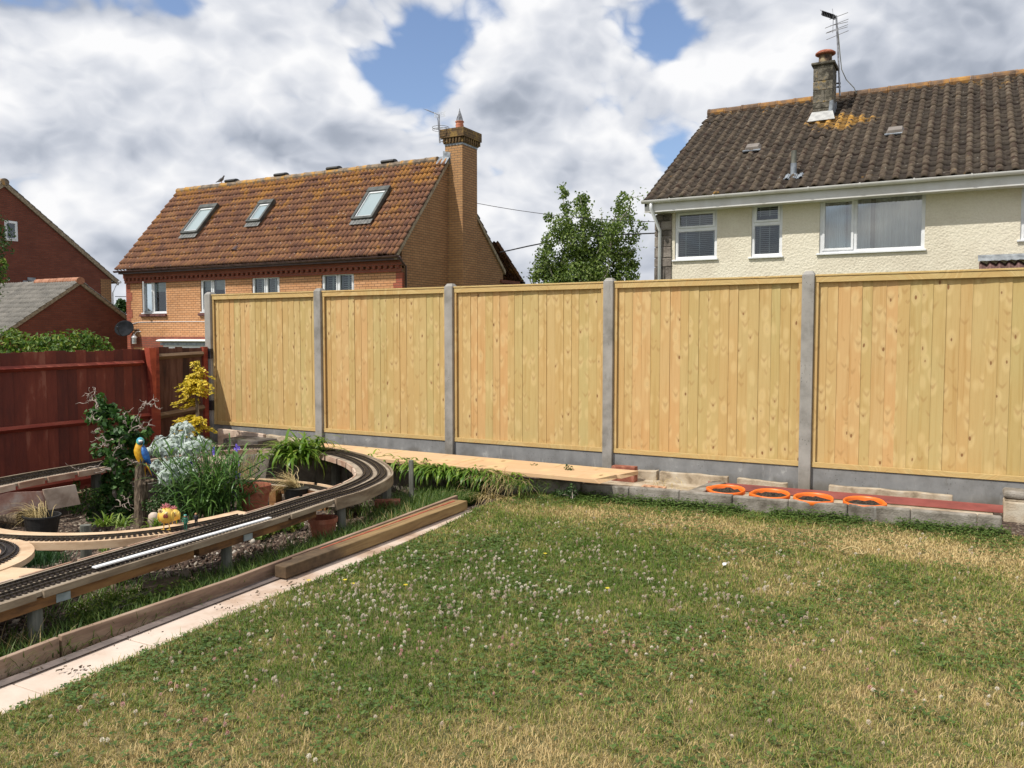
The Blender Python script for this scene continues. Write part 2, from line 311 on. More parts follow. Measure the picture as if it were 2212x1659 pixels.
red_side = brickmat('red_brick_side', (.175, .044, .024), (.225, .062, .034), (.13, .06, .042), 1, dirt=.3)
capbrick = brickmat('lichen_brick', (.13, .075, .03), (.17, .10, .04), (.05, .035, .02), 0, dirt=.6, lich=(.26, .16, .045))
tile_l = tilemat('rust_tiles', [(.22, (.10, .048, .036)), (.45, (.19, .085, .050)), (.62, (.27, .125, .060)), (.8, (.34, .18, .08))], ((.34, .145, .03), (.42, .20, .045)), .30, .225, .585, .12, .8, ridge_z=(4.6, 6.9, .08), stripe=(-26.33, .17, .25, .27, .50, 1.15))
CHX = P(1784, 250, Y=21.6)
tile_r = tilemat('moss_tiles', [(.25, (.032, .022, .014)), (.5, (.066, .048, .031)), (.78, (.115, .088, .060))], ((.34, .17, .03), (.42, .24, .05)), .30, .19, .69, .10, .35, moss=(.035, .018, .011), ridge_z=(6.9, 7.35, .08), patch=(CHX[0] + .3, 21.0, 6.4, 1.15, .22), stripe=(-6.2, .245, .5, .23, .62, 1.45))
tile_g = tilemat('grey_tiles', [(.25, (.15, .14, .125)), (.5, (.22, .205, .18)), (.75, (.30, .275, .24))], ((.34, .30, .2), (.4, .36, .25)), .30, .2, .72, .1, .0)
ridgem = M('ridge_tile', [(.2, (.13, .10, .075)), (.45, (.26, .20, .14)), (.6, (.40, .22, .07)), (.8, (.50, .27, .05))], ns=4, detail=7, rough=.9, isl=.3, bs=50, bstr=.4)
ridgem2 = M('ridge_tile_dark', [(.2, (.08, .05, .03)), (.5, (.16, .10, .06)), (.72, (.28, .14, .045)), (.95, (.42, .22, .05))], ns=4, detail=7, rough=.9, isl=.4, bs=50, bstr=.4)
stonem = M('grey_quoin', [(.2, (.10, .085, .07)), (.5, (.20, .17, .145)), (.85, (.29, .255, .22))], ns=7, detail=8, rough=.95, isl=.5, bs=40, bstr=.9, bdist=.02)
chimstone = M('chimney_block', [(.2, (.035, .03, .022)), (.45, (.095, .085, .062)), (.66, (.19, .17, .135)), (.85, (.27, .19, .07))], ns=8, detail=9, rough=.95, isl=.4, bs=40, bstr=.9, bdist=.02)

birchleaf = leafmat('birch_leaf', [(.1, (.055, .095, .02)), (.5, (.135, .205, .045)), (.9, (.26, .33, .09))], .35)
hazelleaf = leafmat('hazel_leaf', [(.1, (.018, .05, .012)), (.5, (.045, .12, .024)), (.9, (.11, .21, .05))], .25)
hedgeleaf = leafmat('hedge_leaf', [(.05, (.03, .07, .012)), (.45, (.09, .17, .025)), (.8, (.2, .28, .05)), (1, (.42, .36, .07))], .35)
silver = leafmat('silver_leaf', [(.1, (.28, .34, .31)), (.5, (.44, .50, .46)), (.9, (.60, .65, .61))], .15, .8)
goldleaf = leafmat('gold_leaf', [(.1, (.30, .26, .02)), (.5, (.66, .48, .03)), (.9, (.80, .62, .08))], .3)
strapleaf = leafmat('strap_leaf', [(.1, (.05, .12, .010)), (.5, (.12, .22, .022)), (.85, (.23, .33, .045)), (1, (.42, .42, .10))], .3, .35)
bladeleaf = leafmat('spider_leaf', [(.1, (.035, .09, .02)), (.5, (.085, .18, .035)), (.9, (.16, .27, .06))], .3, .4)
grassleaf = leafmat('grass_blade', [(.1, (.035, .075, .012)), (.5, (.075, .14, .02)), (.9, (.16, .21, .045))], .3)
limeleaf = leafmat('lime_leaf', [(.1, (.10, .17, .025)), (.5, (.20, .29, .05)), (.9, (.34, .40, .09))], .35)
shrubleaf = leafmat('shrub_leaf', [(.1, (.015, .04, .01)), (.5, (.035, .085, .02)), (.9, (.09, .15, .04))], .25)
straw = leafmat('straw', [(.1, (.30, .21, .09)), (.5, (.50, .38, .18)), (.9, (.64, .52, .28))], .25, .8)
cloverl = leafmat('clover_leaf', [(.1, (.045, .09, .018)), (.5, (.09, .155, .03)), (.9, (.15, .21, .055))], .3)
purple = M('purple_petal', [(.3, (.14, .09, .50)), (.7, (.25, .17, .68))], ns=9, rough=.7, bstr=0)

def lawnmat():
    m, t, b = newmat('lawn_blade'); p = pos(t); ir = island(t)
    s = t.new('SeparateXYZ', Vector=p).outputs
    flat = t.new('CombineXYZ', X=s[0], Y=s[1]).outputs[0]
    n = t.m('ADD', t.m('MULTIPLY', t.noise(flat, 1.05, 6, .66), .8), t.m('MULTIPLY', t.noise(flat, 7.0, 5, .6), .22))
    n = t.m('ADD', n, t.m('MULTIPLY', t.smooth(t.vm('LENGTH', t.vm('MULTIPLY', t.vm('SUBTRACT', flat, (-.85, 1.9, 0)), (.45, 1.2, 0))), 1.1, .2), .13))
    n = t.m('ADD', n, t.m('MULTIPLY', t.smooth(t.vm('LENGTH', t.vm('MULTIPLY', t.vm('SUBTRACT', flat, (-1.0, 6.0, 0)), (.40, 2.2, 0))), 1.0, .3), .15))
    n = t.m('ADD', n, t.m('MULTIPLY', t.smooth(s[0], -2.2, 1.0), .07))
    n = t.m('SUBTRACT', n, t.m('MULTIPLY', t.smooth(t.vm('LENGTH', t.vm('MULTIPLY', t.vm('SUBTRACT', flat, (-2.3, 4.0, 0)), (.8, .5, 0))), 1.2, .3), .10))
    f = t.m('ADD', t.m('ADD', t.m('MULTIPLY', t.m('SUBTRACT', n, .5), 3.0), .05), t.m('MULTIPLY', ir, .68))
    c = t.ramp(f, [(.0, (.080, .150, .018)), (.22, (.145, .225, .030)), (.40, (.235, .285, .055)), (.54, (.36, .32, .10)), (.70, (.52, .395, .17)), (.9, (.66, .51, .25))])
    t.l.new(c, b.inputs['Base Color']); b.inputs['Roughness'].default_value = .6; b.inputs['Specular IOR Level'].default_value = .25
    tr = t.new('BsdfTranslucent', Color=c); mx = t.new('MixShader', Fac=.3)
    t.l.new(b.outputs[0], mx.inputs[1]); t.l.new(tr.outputs[0], mx.inputs[2]); t.l.new(mx.outputs[0], t.n['Material Output'].inputs[0])
    return m
lawnblade = lawnmat()
lawnsoil = M('lawn_thatch', [(.25, (.09, .095, .03)), (.5, (.18, .155, .06)), (.8, (.32, .24, .11))], ns=9, detail=8, rough=.95, bs=90, bstr=1, bdist=.02)
def bedmat():
    m, t, b = newmat('bed_soil'); p = pos(t)
    v = t.new('TexVoronoi', Vector=p, Scale=42.0); c0 = t.new('SeparateXYZ', Vector=v.outputs[1]).outputs[0]
    c = t.ramp(c0, [(.0, (.045, .026, .017)), (.5, (.095, .058, .038)), (.8, (.17, .115, .08)), (.93, (.34, .28, .21)), (1, (.45, .39, .3))])
    c = t.mix(.7, c, t.ramp(t.noise(p, 5, 6), [(.3, (.45, .42, .4)), (.65, (1, 1, 1))]), 'MULTIPLY')
    t.l.new(c, b.inputs['Base Color']); b.inputs['Roughness'].default_value = .95
    bump(t, b, t.m('SUBTRACT', 1.0, v.outputs[0]), 1.0, .03); return m
bed = bedmat()
farground = M('far_ground', [(.3, (.06, .08, .025)), (.7, (.13, .13, .05))], ns=.4, detail=8, rough=.95, bstr=0)

# ------------------------------------------------------------------ mesh helpers
class MB:
    def __init__(s): s.v = []; s.f = []
    def add(s, vs, fs):
        o = len(s.v); s.v += [tuple(v) for v in vs]; s.f += [tuple(i + o for i in f) for f in fs]; return s
    def box(s, x0, x1, y0, y1, z0, z1):
        if x0 > x1: x0, x1 = x1, x0
        if y0 > y1: y0, y1 = y1, y0
        return s.add([(x0, y0, z0), (x1, y0, z0), (x1, y1, z0), (x0, y1, z0), (x0, y0, z1), (x1, y0, z1), (x1, y1, z1), (x0, y1, z1)],
                     [(0, 3, 2, 1), (4, 5, 6, 7), (0, 1, 5, 4), (1, 2, 6, 5), (2, 3, 7, 6), (3, 0, 4, 7)])
    def obox(s, c, ax, ay, az):           # centre and three half-axis vectors
        c, ax, ay, az = map(Vector, (c, ax, ay, az)); vs = [c + ax * i + ay * j + az * k for k in (-1, 1) for j in (-1, 1) for i in (-1, 1)]
        return s.add(vs, [(0, 2, 3, 1), (4, 5, 7, 6), (0, 1, 5, 4), (1, 3, 7, 5), (3, 2, 6, 7), (2, 0, 4, 6)])
    def bar(s, a, b, w, h, up=(0, 0, 1)):
        a, b = Vector(a), Vector(b); d = (b - a); l = d.length; d.normalize(); sd = d.cross(Vector(up)).normalized(); u = sd.cross(d)
        return s.obox((a + b) / 2, d * l / 2, sd * w / 2, u * h / 2)
    def tube(s, pts, r, n=6, caps=True):
        pts = [Vector(p) for p in pts]; rr = r if isinstance(r, (list, tuple)) else [r] * len(pts); rings = []; ref = Vector((.13, .31, 1)).normalized()
        for i, p in enumerate(pts):
            d = (pts[min(i + 1, len(pts) - 1)] - pts[max(i - 1, 0)]).normalized()
            a = d.cross(ref)
            if a.length < .05: a = d.cross(Vector((1, 0, 0)))
            a.normalize(); b = d.cross(a)
            rings.append([p + (a * math.cos(2 * math.pi * k / n) + b * math.sin(2 * math.pi * k / n)) * rr[i] for k in range(n)])
        vs = [v for q in rings for v in q]; fs = []
        for i in range(len(rings) - 1):
            for k in range(n): k2 = (k + 1) % n; fs.append((i * n + k, i * n + k2, (i + 1) * n + k2, (i + 1) * n + k))
        if caps: fs.append(tuple(range(n - 1, -1, -1))); fs.append(tuple((len(rings) - 1) * n + k for k in range(n)))
        return s.add(vs, fs)
    def lathe(s, prof, c, n=24, sx=1, sy=1, lean=(0, 0)):
        vs = []; fs = []
        for (r, z) in prof:
            for k in range(n):
                a = 2 * math.pi * k / n; vs.append((c[0] + r * sx * math.cos(a) + lean[0] * z, c[1] + r * sy * math.sin(a) + lean[1] * z, c[2] + z))
        for i in range(len(prof) - 1):
            for k in range(n): k2 = (k + 1) % n; fs.append((i * n + k, i * n + k2, (i + 1) * n + k2, (i + 1) * n + k))
        fs.append(tuple(range(n - 1, -1, -1))); fs.append(tuple((len(prof) - 1) * n + k for k in range(n)))
        return s.add(vs, fs)
    def loft(s, rings, n=12):             # rings: (centre, radius a, radius b, axis a, axis b)
        vs = []; fs = []
        for (c, ra, rb, A, B) in rings:
            c, A, B = Vector(c), Vector(A), Vector(B)
            for k in range(n):
                t = 2 * math.pi * k / n; vs.append(c + A * ra * math.cos(t) + B * rb * math.sin(t))
        for i in range(len(rings) - 1):
            for k in range(n): k2 = (k + 1) % n; fs.append((i * n + k, i * n + k2, (i + 1) * n + k2, (i + 1) * n + k))
        fs.append(tuple(range(n - 1, -1, -1))); fs.append(tuple((len(rings) - 1) * n + k for k in range(n)))
        return s.add(vs, fs)
    def poly(s, pts, off):                # extrude polygon pts by vector off
        pts = [Vector(p) for p in pts]; off = Vector(off); n = len(pts)
        return s.add(pts + [p + off for p in pts], [tuple(range(n - 1, -1, -1)), tuple(range(n, 2 * n))] + [(i, (i + 1) % n, n + (i + 1) % n, n + i) for i in range(n)])
    def build(s, name, mat, parent=None, bevel=0, smooth=False, fix=True):
        me = bpy.data.meshes.new(name); me.from_pydata(s.v, [], s.f)
        if fix:
            bm = bmesh.new(); bm.from_mesh(me); bmesh.ops.recalc_face_normals(bm, faces=bm.faces); bm.to_mesh(me); bm.free()
        return link(name, me, mat, parent, bevel, smooth)
def link(name, me, mat, parent=None, bevel=0, smooth=False):
    o = bpy.data.objects.new(name, me); COL.objects.link(o)
    for m in (mat if isinstance(mat, (list, tuple)) else [mat]): me.materials.append(m)
    if smooth: me.polygons.foreach_set('use_smooth', [True] * len(me.polygons))
    if parent is not None:
        o.parent = parent
        off = Vector((0, 0, 0)); p = parent
        while p is not None: off += p.location; p = p.parent
        o.location = -off
    if bevel:
        b = o.modifiers.new('bevel', 'BEVEL'); b.width = bevel; b.segments = 2; b.limit_method = 'ANGLE'
    return o
def thing(name, label, cat, loc=(0, 0, 0), group=None):
    o = bpy.data.objects.new(name, None); COL.objects.link(o); o.location = loc; o.empty_display_size = .1
    return tag(o, label, cat, group)
def tag(o, label, cat, group=None):
    o['label'] = label; o['category'] = cat
    if group: o['group'] = group
    return o
def struct(o, kind='structure', label=None, cat=None):
    o['kind'] = kind
    if label: o['label'] = label
    if cat: o['category'] = cat
    return o
def npmesh(name, V, F, mat, parent=None, smooth=False, midx=None):
    me = bpy.data.meshes.new(name); V = np.asarray(V, np.float32); F = np.asarray(F, np.int32); k = F.shape[1]
    me.vertices.add(len(V)); me.vertices.foreach_set('co', V.ravel()); me.loops.add(F.size); me.loops.foreach_set('vertex_index', F.ravel())
    me.polygons.add(len(F)); me.polygons.foreach_set('loop_start', np.arange(0, F.size, k, dtype=np.int32)); me.polygons.foreach_set('loop_total', np.full(len(F), k, np.int32))
    me.update(calc_edges=True)
    if midx is not None: me.polygons.foreach_set('material_index', np.asarray(midx, np.int32))
    return link(name, me, mat, parent, 0, smooth)
def nrm(a): return a / np.maximum(np.linalg.norm(a, axis=1, keepdims=True), 1e-9)
def leaves_mesh(C, L, Wd, up=.5, out=None, fold=.25, hang=0.0):
    """C centres; leaf = folded diamond of six corners, returns V,F(tri)"""
    n = len(C); L = (L * rng.uniform(.65, 1.25, n))[:, None]; Wd = (Wd * rng.uniform(.7, 1.2, n))[:, None]
    N = rng.normal(size=(n, 3)); N[:, 2] += up * 2
    if out is not None: N += out * 1.2
    N = nrm(N); D = rng.normal(size=(n, 3)); D[:, 2] -= hang; D = nrm(D - N * (D * N).sum(1, keepdims=True)); S = np.cross(N, D)
    b = C - D * L / 2; t = C + D * L / 2; f = N * Wd * fold
    l1 = C - D * L * .12 + S * Wd / 2 + f; r1 = C - D * L * .12 - S * Wd / 2 + f
    V = np.stack([b, r1, t, l1], 1).reshape(-1, 3); i = np.arange(n)[:, None] * 4
    F = np.concatenate([i + np.array([[0, 1, 2]]), i + np.array([[0, 2, 3]])], 0)
    return V, F
def cloud(blobs, n):
    """points in ellipsoids (x,y,z,rx,ry,rz), denser near the skin; also outward directions"""
    w = np.array([b[3] * b[4] * b[5] for b in blobs]) ** .75; k = rng.choice(len(blobs), n, p=w / w.sum()); B = np.array(blobs)[k]
    d = nrm(rng.normal(size=(n, 3))); r = rng.uniform(.15, 1.0, (n, 1)) ** .45 * rng.uniform(.9, 1.12, (n, 1))
    return B[:, :3] + d * r * B[:, 3:], d
def join(parts):
    V = []; F = []; o = 0
    for v, f in parts: V.append(v); F.append(f + o); o += len(v)
    return np.concatenate(V), np.concatenate(F)
def straps(base, az, L, Wd, rise, droop, seg=6, tip=.1, wob=.0):
    """arching leaves: base (n,3), az angle, L length, rise initial elevation, droop bend amount in radians; quads"""
    n = len(base); s = np.linspace(0, 1, seg + 1); h = np.stack([np.cos(az), np.sin(az), np.zeros(n)], 1); sd = np.stack([-np.sin(az), np.cos(az), np.zeros(n)], 1)
    p = base.copy(); V = np.zeros((n, seg + 1, 2, 3)); ang = rise.copy()
    for i in range(seg + 1):
        w = Wd * (np.sin(np.pi * min(1, .25 + .75 * s[i])) ** .6 if i < seg else tip) / 2
        V[:, i, 0] = p + sd * w[:, None]; V[:, i, 1] = p - sd * w[:, None]
        ang = rise - droop * ((s[i] + .5 / seg) ** 1.3)
        p = p + (h * np.cos(ang)[:, None] + np.array([0, 0, 1.0]) * np.sin(ang)[:, None]) * (L / seg)[:, None]
        if wob: p = p + sd * rng.normal(size=(n, 1)) * wob * (L / seg)[:, None]
    V = V.reshape(-1, 3); F = []
    for i in range(seg):
        a = np.arange(n)[:, None] * (seg + 1) * 2 + i * 2; F.append(a + np.array([[0, 1, 3, 2]]))
    return V, np.concatenate(F)
def skin(name, pts, edges, radii, mat, parent, sub=1):
    me = bpy.data.meshes.new(name); me.from_pydata(pts, edges, []); o = link(name, me, mat, parent, 0, False)
    md = o.modifiers.new('skin', 'SKIN'); md.use_smooth_shade = True
    for v, r in zip(me.skin_vertices[0].data, radii): v.radius = (r, r) if not isinstance(r, tuple) else r
    me.skin_vertices[0].data[0].use_root = True
    if sub: o.modifiers.new('sub', 'SUBSURF').levels = sub; o.modifiers['sub'].render_levels = sub
    return o

# ------------------------------------------------------------------ ground
def sm(x, a, b): u = np.clip((x - a) / (b - a), 0, 1); return u * u * (3 - 2 * u)
def gz(x, y):
    x = np.asarray(x, float); y = np.asarray(y, float)
    z = -.035 - .31 * sm(-x, 3.9, 8.0) - .03 * sm(-x, 3.55, 3.7)
    z = np.where((y > 6.72) & (x > -7.3), .0 + 0 * x, z); z = np.where((y > 6.6) & (x <= -7.3), -.1, z)
    out = np.maximum(np.maximum(sm(y, 7.9, 11), sm(-x, 8.8, 11)), np.maximum(sm(x, 6, 10), sm(-y, 8, 12)))
    return z * (1 - out) - 1.35 * out
def make_ground():
    xs = np.unique(np.concatenate([[-400, -150, -80, -50], np.arange(-40, -11, 2), np.arange(-11, -8.6, .3), np.arange(-8.6, -3.3, .12), np.arange(-3.3, 6, .5), np.arange(6, 12, 1), [20, 50, 100, 400]]))
    ys = np.unique(np.concatenate([[-400, -100, -30, -14], np.arange(-12, 0, 1), np.arange(0, 6.6, .15), [6.6, 6.71, 6.73, 7, 7.3, 7.6, 7.89], np.arange(7.9, 12, .4), [14, 20, 30, 50, 100, 400]]))
    X, Y = np.meshgrid(xs, ys); Z = gz(X, Y) + np.where((X < -3.6) & (X > -8.6) & (Y < 6.5) & (Y > 0), rng.normal(size=X.shape) * .012, 0)
    V = np.stack([X, Y, Z], -1).reshape(-1, 3); nx = len(xs); ny = len(ys)
    i, j = np.meshgrid(np.arange(nx - 1), np.arange(ny - 1)); a = (j * nx + i).ravel(); F = np.stack([a, a + 1, a + nx + 1, a + nx], 1)
    cx = (X[:-1, :-1] + X[1:, 1:]).ravel() / 2; cy = (Y[:-1, :-1] + Y[1:, 1:]).ravel() / 2
    mi = np.where((cx > -8.9) & (cx < 6) & (cy > -8) & (cy < 7.9), 0, 1)
    struct(npmesh('ground', V, F, [bed, farground], smooth=False, midx=mi))
make_ground()
gedge = [(-3.02, -1.0), (-3.07, .8), (-3.12, 1.75), (-3.17, 2.25), (-3.25, 3.33), (-3.28, 4.56), (-3.37, 5.37), (-3.46, 5.78), (-3.45, 6.05), (-3.42, 6.72)]
def edge_x(y): return np.interp(y, [g[1] for g in gedge], [g[0] for g in gedge])
m = MB(); pts = [(x, y, 0) for x, y in gedge] + [(6, 6.9, 0), (6, -1, 0)]
m.poly(pts, (0, 0, -.05)); struct(m.build('lawn', lawnsoil))
m = MB()
pl = [(-3.36, .2), (-3.45, 1.94), (-3.50, 3.6), (-3.60, 5.72)]; pr = [(-3.03, .2), (-3.125, 1.94), (-3.25, 3.6), (-3.42, 5.72)]
def lerp2(A, s):
    k = min(int(s * (len(A) - 1)), len(A) - 2); u = s * (len(A) - 1) - k; return (A[k][0] * (1 - u) + A[k + 1][0] * u, A[k][1] * (1 - u) + A[k + 1][1] * u)
for i in range(9):
    a, b = i / 9 + .0006, (i + 1) / 9 - .0006
    q = [lerp2(pl, a), lerp2(pr, a), lerp2(pr, b), lerp2(pl, b)]
    m.poly([(x, y, -.06) for x, y in q], (0, 0, .057 + random.uniform(-.0015, .0015)))
struct(m.build('path', slabm, bevel=.003))

# ------------------------------------------------------------------ new fence
FY = 7.74; PX = [-8.68, -6.81, -4.94, -3.07, -1.19, .69]
fence = thing('garden_fence', 'new pale pine board fence between grey concrete posts along the lawn', 'fence', (-8.68, FY, 0))
for i, x in enumerate(PX):
    m = MB(); w = .052; z1 = 1.95; yf, yb = FY - .075, FY + .045
    m.box(x - w, x + w, yf, yb, -.3, z1)
    m.add([(x - w, yf, z1), (x + w, yf, z1), (x + w, yb, z1), (x - w, yb, z1), (x - w * .6, yf + .03, z1 + .035), (x + w * .6, yf + .03, z1 + .035), (x + w * .6, yb - .03, z1 + .035), (x - w * .6, yb - .03, z1 + .035)],
          [(0, 1, 5, 4), (1, 2, 6, 5), (2, 3, 7, 6), (3, 0, 4, 7), (4, 5, 6, 7)])
    p = m.build('post', concrete, fence, bevel=.006)
    if i == 0:
        for z in (1.18, .50):
            b = MB().box(x - .075, x + .062, yf - .008, yf + .03, z - .065, z + .065)
            for dx in (-.04, .04):
                b.lathe([(.009, 0), (.009, .001)], (x + dx, yf - .012, z + .035), 8)
            b.build('bracket', darkmetal, p)
for i in range(5):
    xa, xb = PX[i] + .055, PX[i + 1] - .055; zb, zt = .25, 1.935
    MB().box(xa - .02, xb + .02, FY - .035, FY + .015, -.1 if i else .02, zb - .006).build('gravel_board', gravelb, fence, bevel=.004)
    m = MB(); n = 19; pitch = (xb - xa) / n
    for k in range(n):                               # overlapping feather-edge boards, thick edge over thin edge
        x0 = xa + k * pitch + (jx if k else 0); jx = random.uniform(-.010, .010); x1 = xa + (k + 1) * pitch + (jx if k < n - 1 else 0) + .014; j = random.uniform(-.0025, .0025)
        ya, yb2 = FY - .0145 + j, FY - .006 + j
        m.add([(x0, yb2 - .006, zb), (x1 - .010, ya, zb), (x1 - .010, ya + .014, zb), (x0, yb2 + .004, zb), (x0, yb2 - .006, zt), (x1 - .010, ya - .002, zt), (x1 - .010, ya + .014, zt), (x0, yb2 + .004, zt)],
              [(0, 3, 2, 1), (4, 5, 6, 7), (0, 1, 5, 4), (1, 2, 6, 5), (2, 3, 7, 6), (3, 0, 4, 7)])
    pan = m.build('fence_panel', pine, fence)
    MB().box(xa, xb, FY - .046, FY - .026, zt - .052, zt - .002).build('top_rail', pine_rail, pan, bevel=.002)
    MB().box(xa, xb, FY - .052, FY + .02, zt, zt + .017).build('cap_rail', pine_rail, pan, bevel=.003)
    MB().box(xa, xb, FY - .046, FY - .026, zb, zb + .045).build('bottom_rail', pine_rail, pan, bevel=.002)
    MB().box(xa, xa + .03, FY - .042, FY - .026, zb + .046, zt - .053).build('side_batten', pine, pan)
    MB().box(xb - .028, xb, FY - .042, FY - .026, zb + .046, zt - .053).build('side_batten', pine, pan)

# ------------------------------------------------------------------ red stained fence on the left
RX = -8.7
rf = thing('stained_fence', 'old dark red stained board fence behind the model railway', 'fence', (RX, 4, -.3))
def vboards(y0, y1, zt0, zt1, zb, x, w=.118, rag=.012):
    m = MB(); n = int(round((y1 - y0) / w)); w = (y1 - y0) / n
    for k in range(n):
        a = y0 + k * w; b = a + w - .006; u = (k + .5) / n; zt = zt0 * (1 - u) + zt1 * u + random.uniform(-rag, rag); xx = x + random.uniform(-.004, .004)
        m.add([(xx, a, zb), (xx + .012, b, zb), (xx - .012, b, zb), (xx - .012, a, zb), (xx, a, zt), (xx + .012, b, zt), (xx - .012, b, zt), (xx - .012, a, zt)],
              [(0, 3, 2, 1), (4, 5, 6, 7), (0, 1, 5, 4), (1, 2, 6, 5), (2, 3, 7, 6), (3, 0, 4, 7)])
    return m
vboards(.5, 6.78, 1.20, 1.25, -.32, RX).build('boards', redfence, rf)
def rail(y0, z0, y1, z1, x, hh, mat, par, name='rail'):
    m = MB(); m.add([(x, y0, z0 - hh), (x + .02, y0, z0 - hh * .6), (x + .055, y0, z0 + hh * .1), (x + .03, y0, z0 + hh), (x, y0, z0 + hh),
                     (x, y1, z1 - hh), (x + .02, y1, z1 - hh * .6), (x + .055, y1, z1 + hh * .1), (x + .03, y1, z1 + hh), (x, y1, z1 + hh)],
                    [(0, 1, 2, 3, 4), (9, 8, 7, 6, 5)] + [(i, i + 5, (i + 1) % 5 + 5, (i + 1) % 5) for i in range(5)])
    m.build(name, mat, par)
def ryz(px, py): q = P(px, py, X=RX + .03); return q[1], q[2]
a = ryz(2, 805); b = ryz(308, 784); rail(.5, a[1] - (a[0] - .5) * .006, b[0], b[1], RX + .012, .033, redrail, rf)
a = ryz(2, 934); b = ryz(312, 899); rail(.5, a[1], b[0] + .1, b[1], RX + .012, .036, redrail, rf)
rail(.5, -.22, 6.8, -.2, RX + .012, .07, redrail, rf, 'kickboard')
pp = MB().box(RX - .02, RX + .075, 6.74, 6.87, -.4, 1.27); pp.build('post', redrail, rf, bevel=.004)
q = MB(); q.add([(RX + .07, 6.66, 1.27), (RX + .07, 6.76, 1.27), (RX + .07, 6.80, .62), (RX + .07, 6.77, .60), (RX + .15, 6.67, 1.27), (RX + .15, 6.77, 1.27), (RX + .09, 6.80, .62), (RX + .09, 6.77, .60)],
                [(0, 1, 2, 3), (7, 6, 5, 4), (0, 4, 5, 1), (1, 5, 6, 2), (2, 6, 7, 3), (3, 7, 4, 0)]); q.build('wedge_batten', M('bright_red_stain', [(.3, (.30, .045, .022)), (.7, (.44, .08, .04))], ns=6, rough=.7), rf)
bf = thing('brown_fence', 'short weathered brown fence panel between red post and grey concrete post', 'fence', (RX, 7.2, -.3))
vboards(6.88, 7.60, 1.255, 1.265, -.3, RX - .02, .105, .02).build('boards', brownfence, bf)
rail(6.87, 1.155, 7.58, 1.175, RX - .005, .036, brownrail, bf); rail(6.87, .42, 7.58, .47, RX - .005, .04, brownrail, bf)
MB().box(RX - .03, RX + .03, 7.585, 7.655, -.3, 1.27).build('post', redrail, bf)

# ------------------------------------------------------------------ block wall of the raised strip
def wy(x): return 6.635 + max(0, x + 3) * .055
bw = MB(); x = -7.25; i = 0
while x < .29:
    x2 = min(x + .435, .30); ya, yb = wy(x), wy(x2); dz = random.uniform(-.004, .004); dy = random.uniform(-.006, .006)
    g = .002 if x > -3.2 else .005
    bw.add([(x, ya + dy, -.4), (x2 - g, yb + dy, -.4), (x2 - g, yb + .065, -.4), (x, ya + .065, -.4), (x, ya + dy, .12 + dz), (x2 - g, yb + dy, .12 + dz), (x2 - g, yb + .065, .12 + dz), (x, ya + .065, .12 + dz)],
           [(0, 3, 2, 1), (4, 5, 6, 7), (0, 1, 5, 4), (1, 2, 6, 5), (2, 3, 7, 6), (3, 0, 4, 7)]); x = x2
wall = thing('block_wall', 'low grey concrete block wall round the planting strip by the lawn', 'wall', (-3, 6.7, -.3))
bw.build('front_course', blockm, wall, bevel=.012)
a = P(1483, 1064, Z=.12); MB().add(*(lambda x0, x1, y0, y1: ([(x0, y0, -.1), (x1, y0, -.1), (x1 + .06, y1, -.1), (x0 + .06, y1, -.1), (x0, y0, .112), (x1, y0, .112), (x1 + .06, y1, .112), (x0 + .06, y1, .112)],
      [(0, 3, 2, 1), (4, 5, 6, 7), (0, 1, 5, 4), (1, 2, 6, 5), (2, 3, 7, 6), (3, 0, 4, 7)]))(a[0] - .03, a[0] + .09, wy(a[0]) + .075, 7.36)).build('cross_course', blockm, wall, bevel=.006)
def kerb(xa, ya, za, xb, yb, zb, label, t=.055, h=.13, mat=None, name='edging_stone'):
    m = MB(); A = Vector((xa, ya, za)); B = Vector((xb, yb, zb)); n = 7
    for k in range(n + 1):
        c = A.lerp(B, k / n); j = random.uniform(-.006, .006); m.v += [(c.x, c.y, c.z - h), (c.x, c.y + t, c.z - h), (c.x, c.y + t, c.z + j), (c.x, c.y + j, c.z + j * .6)]
        if k: o = (k - 1) * 4; m.f += [(o + i, o + (i + 1) % 4, o + 4 + (i + 1) % 4, o + 4 + i) for i in range(4)]
    m.f += [(0, 1, 2, 3), (n * 4 + 3, n * 4 + 2, n * 4 + 1, n * 4)]
    return tag(m.build(name, mat or stoneedge, bevel=.007), label, 'edging stone')
a = P(1424, 1019, Z=.13); b = P(1572, 1030, Z=.13); kerb(a[0], a[1], .13, b[0], b[1], .13, 'tan edging stone standing behind the holed brick below the fence')
a = P(1373, 1016, Z=.12); b = P(1418, 1019, Z=.12); kerb(a[0], a[1], .12, b[0], b[1], .125, 'short broken edging stone right of the plank ends', t=.09)
a = P(1592, 1032, Z=.13); b = P(1700, 1042, Z=.12); kerb(a[0], a[1], .13, b[0], b[1], .11, 'cracked grey edging stone behind the first two orange pots')
a = P(1790, 1048, Z=.13); b = P(2058, 1071, Z=.13); kerb(a[0], a[1], .13, b[0], b[1], .13, 'long tan edging stone behind the two right-hand orange pots')
m = MB(); a = P(1530, 1040, Z=.10); b = P(1712, 1056, Z=.10); c = P(2172, 1092, Z=.10)
def lean(m, A, B, h, t):
    A, B = Vector(A), Vector(B); d = (B - A).normalized(); n = Vector((0, 1, 0)); up = (Vector((0, .35, 1))).normalized()
    m.obox((A + B) / 2 - up * h / 2, (B - A) / 2, up * h / 2, n * t / 2)
lean(m, a, c, .06, .018); tag(m.build('painted_plank', redplank, bevel=.003), 'long red painted plank on edge behind the orange pots', 'plank')
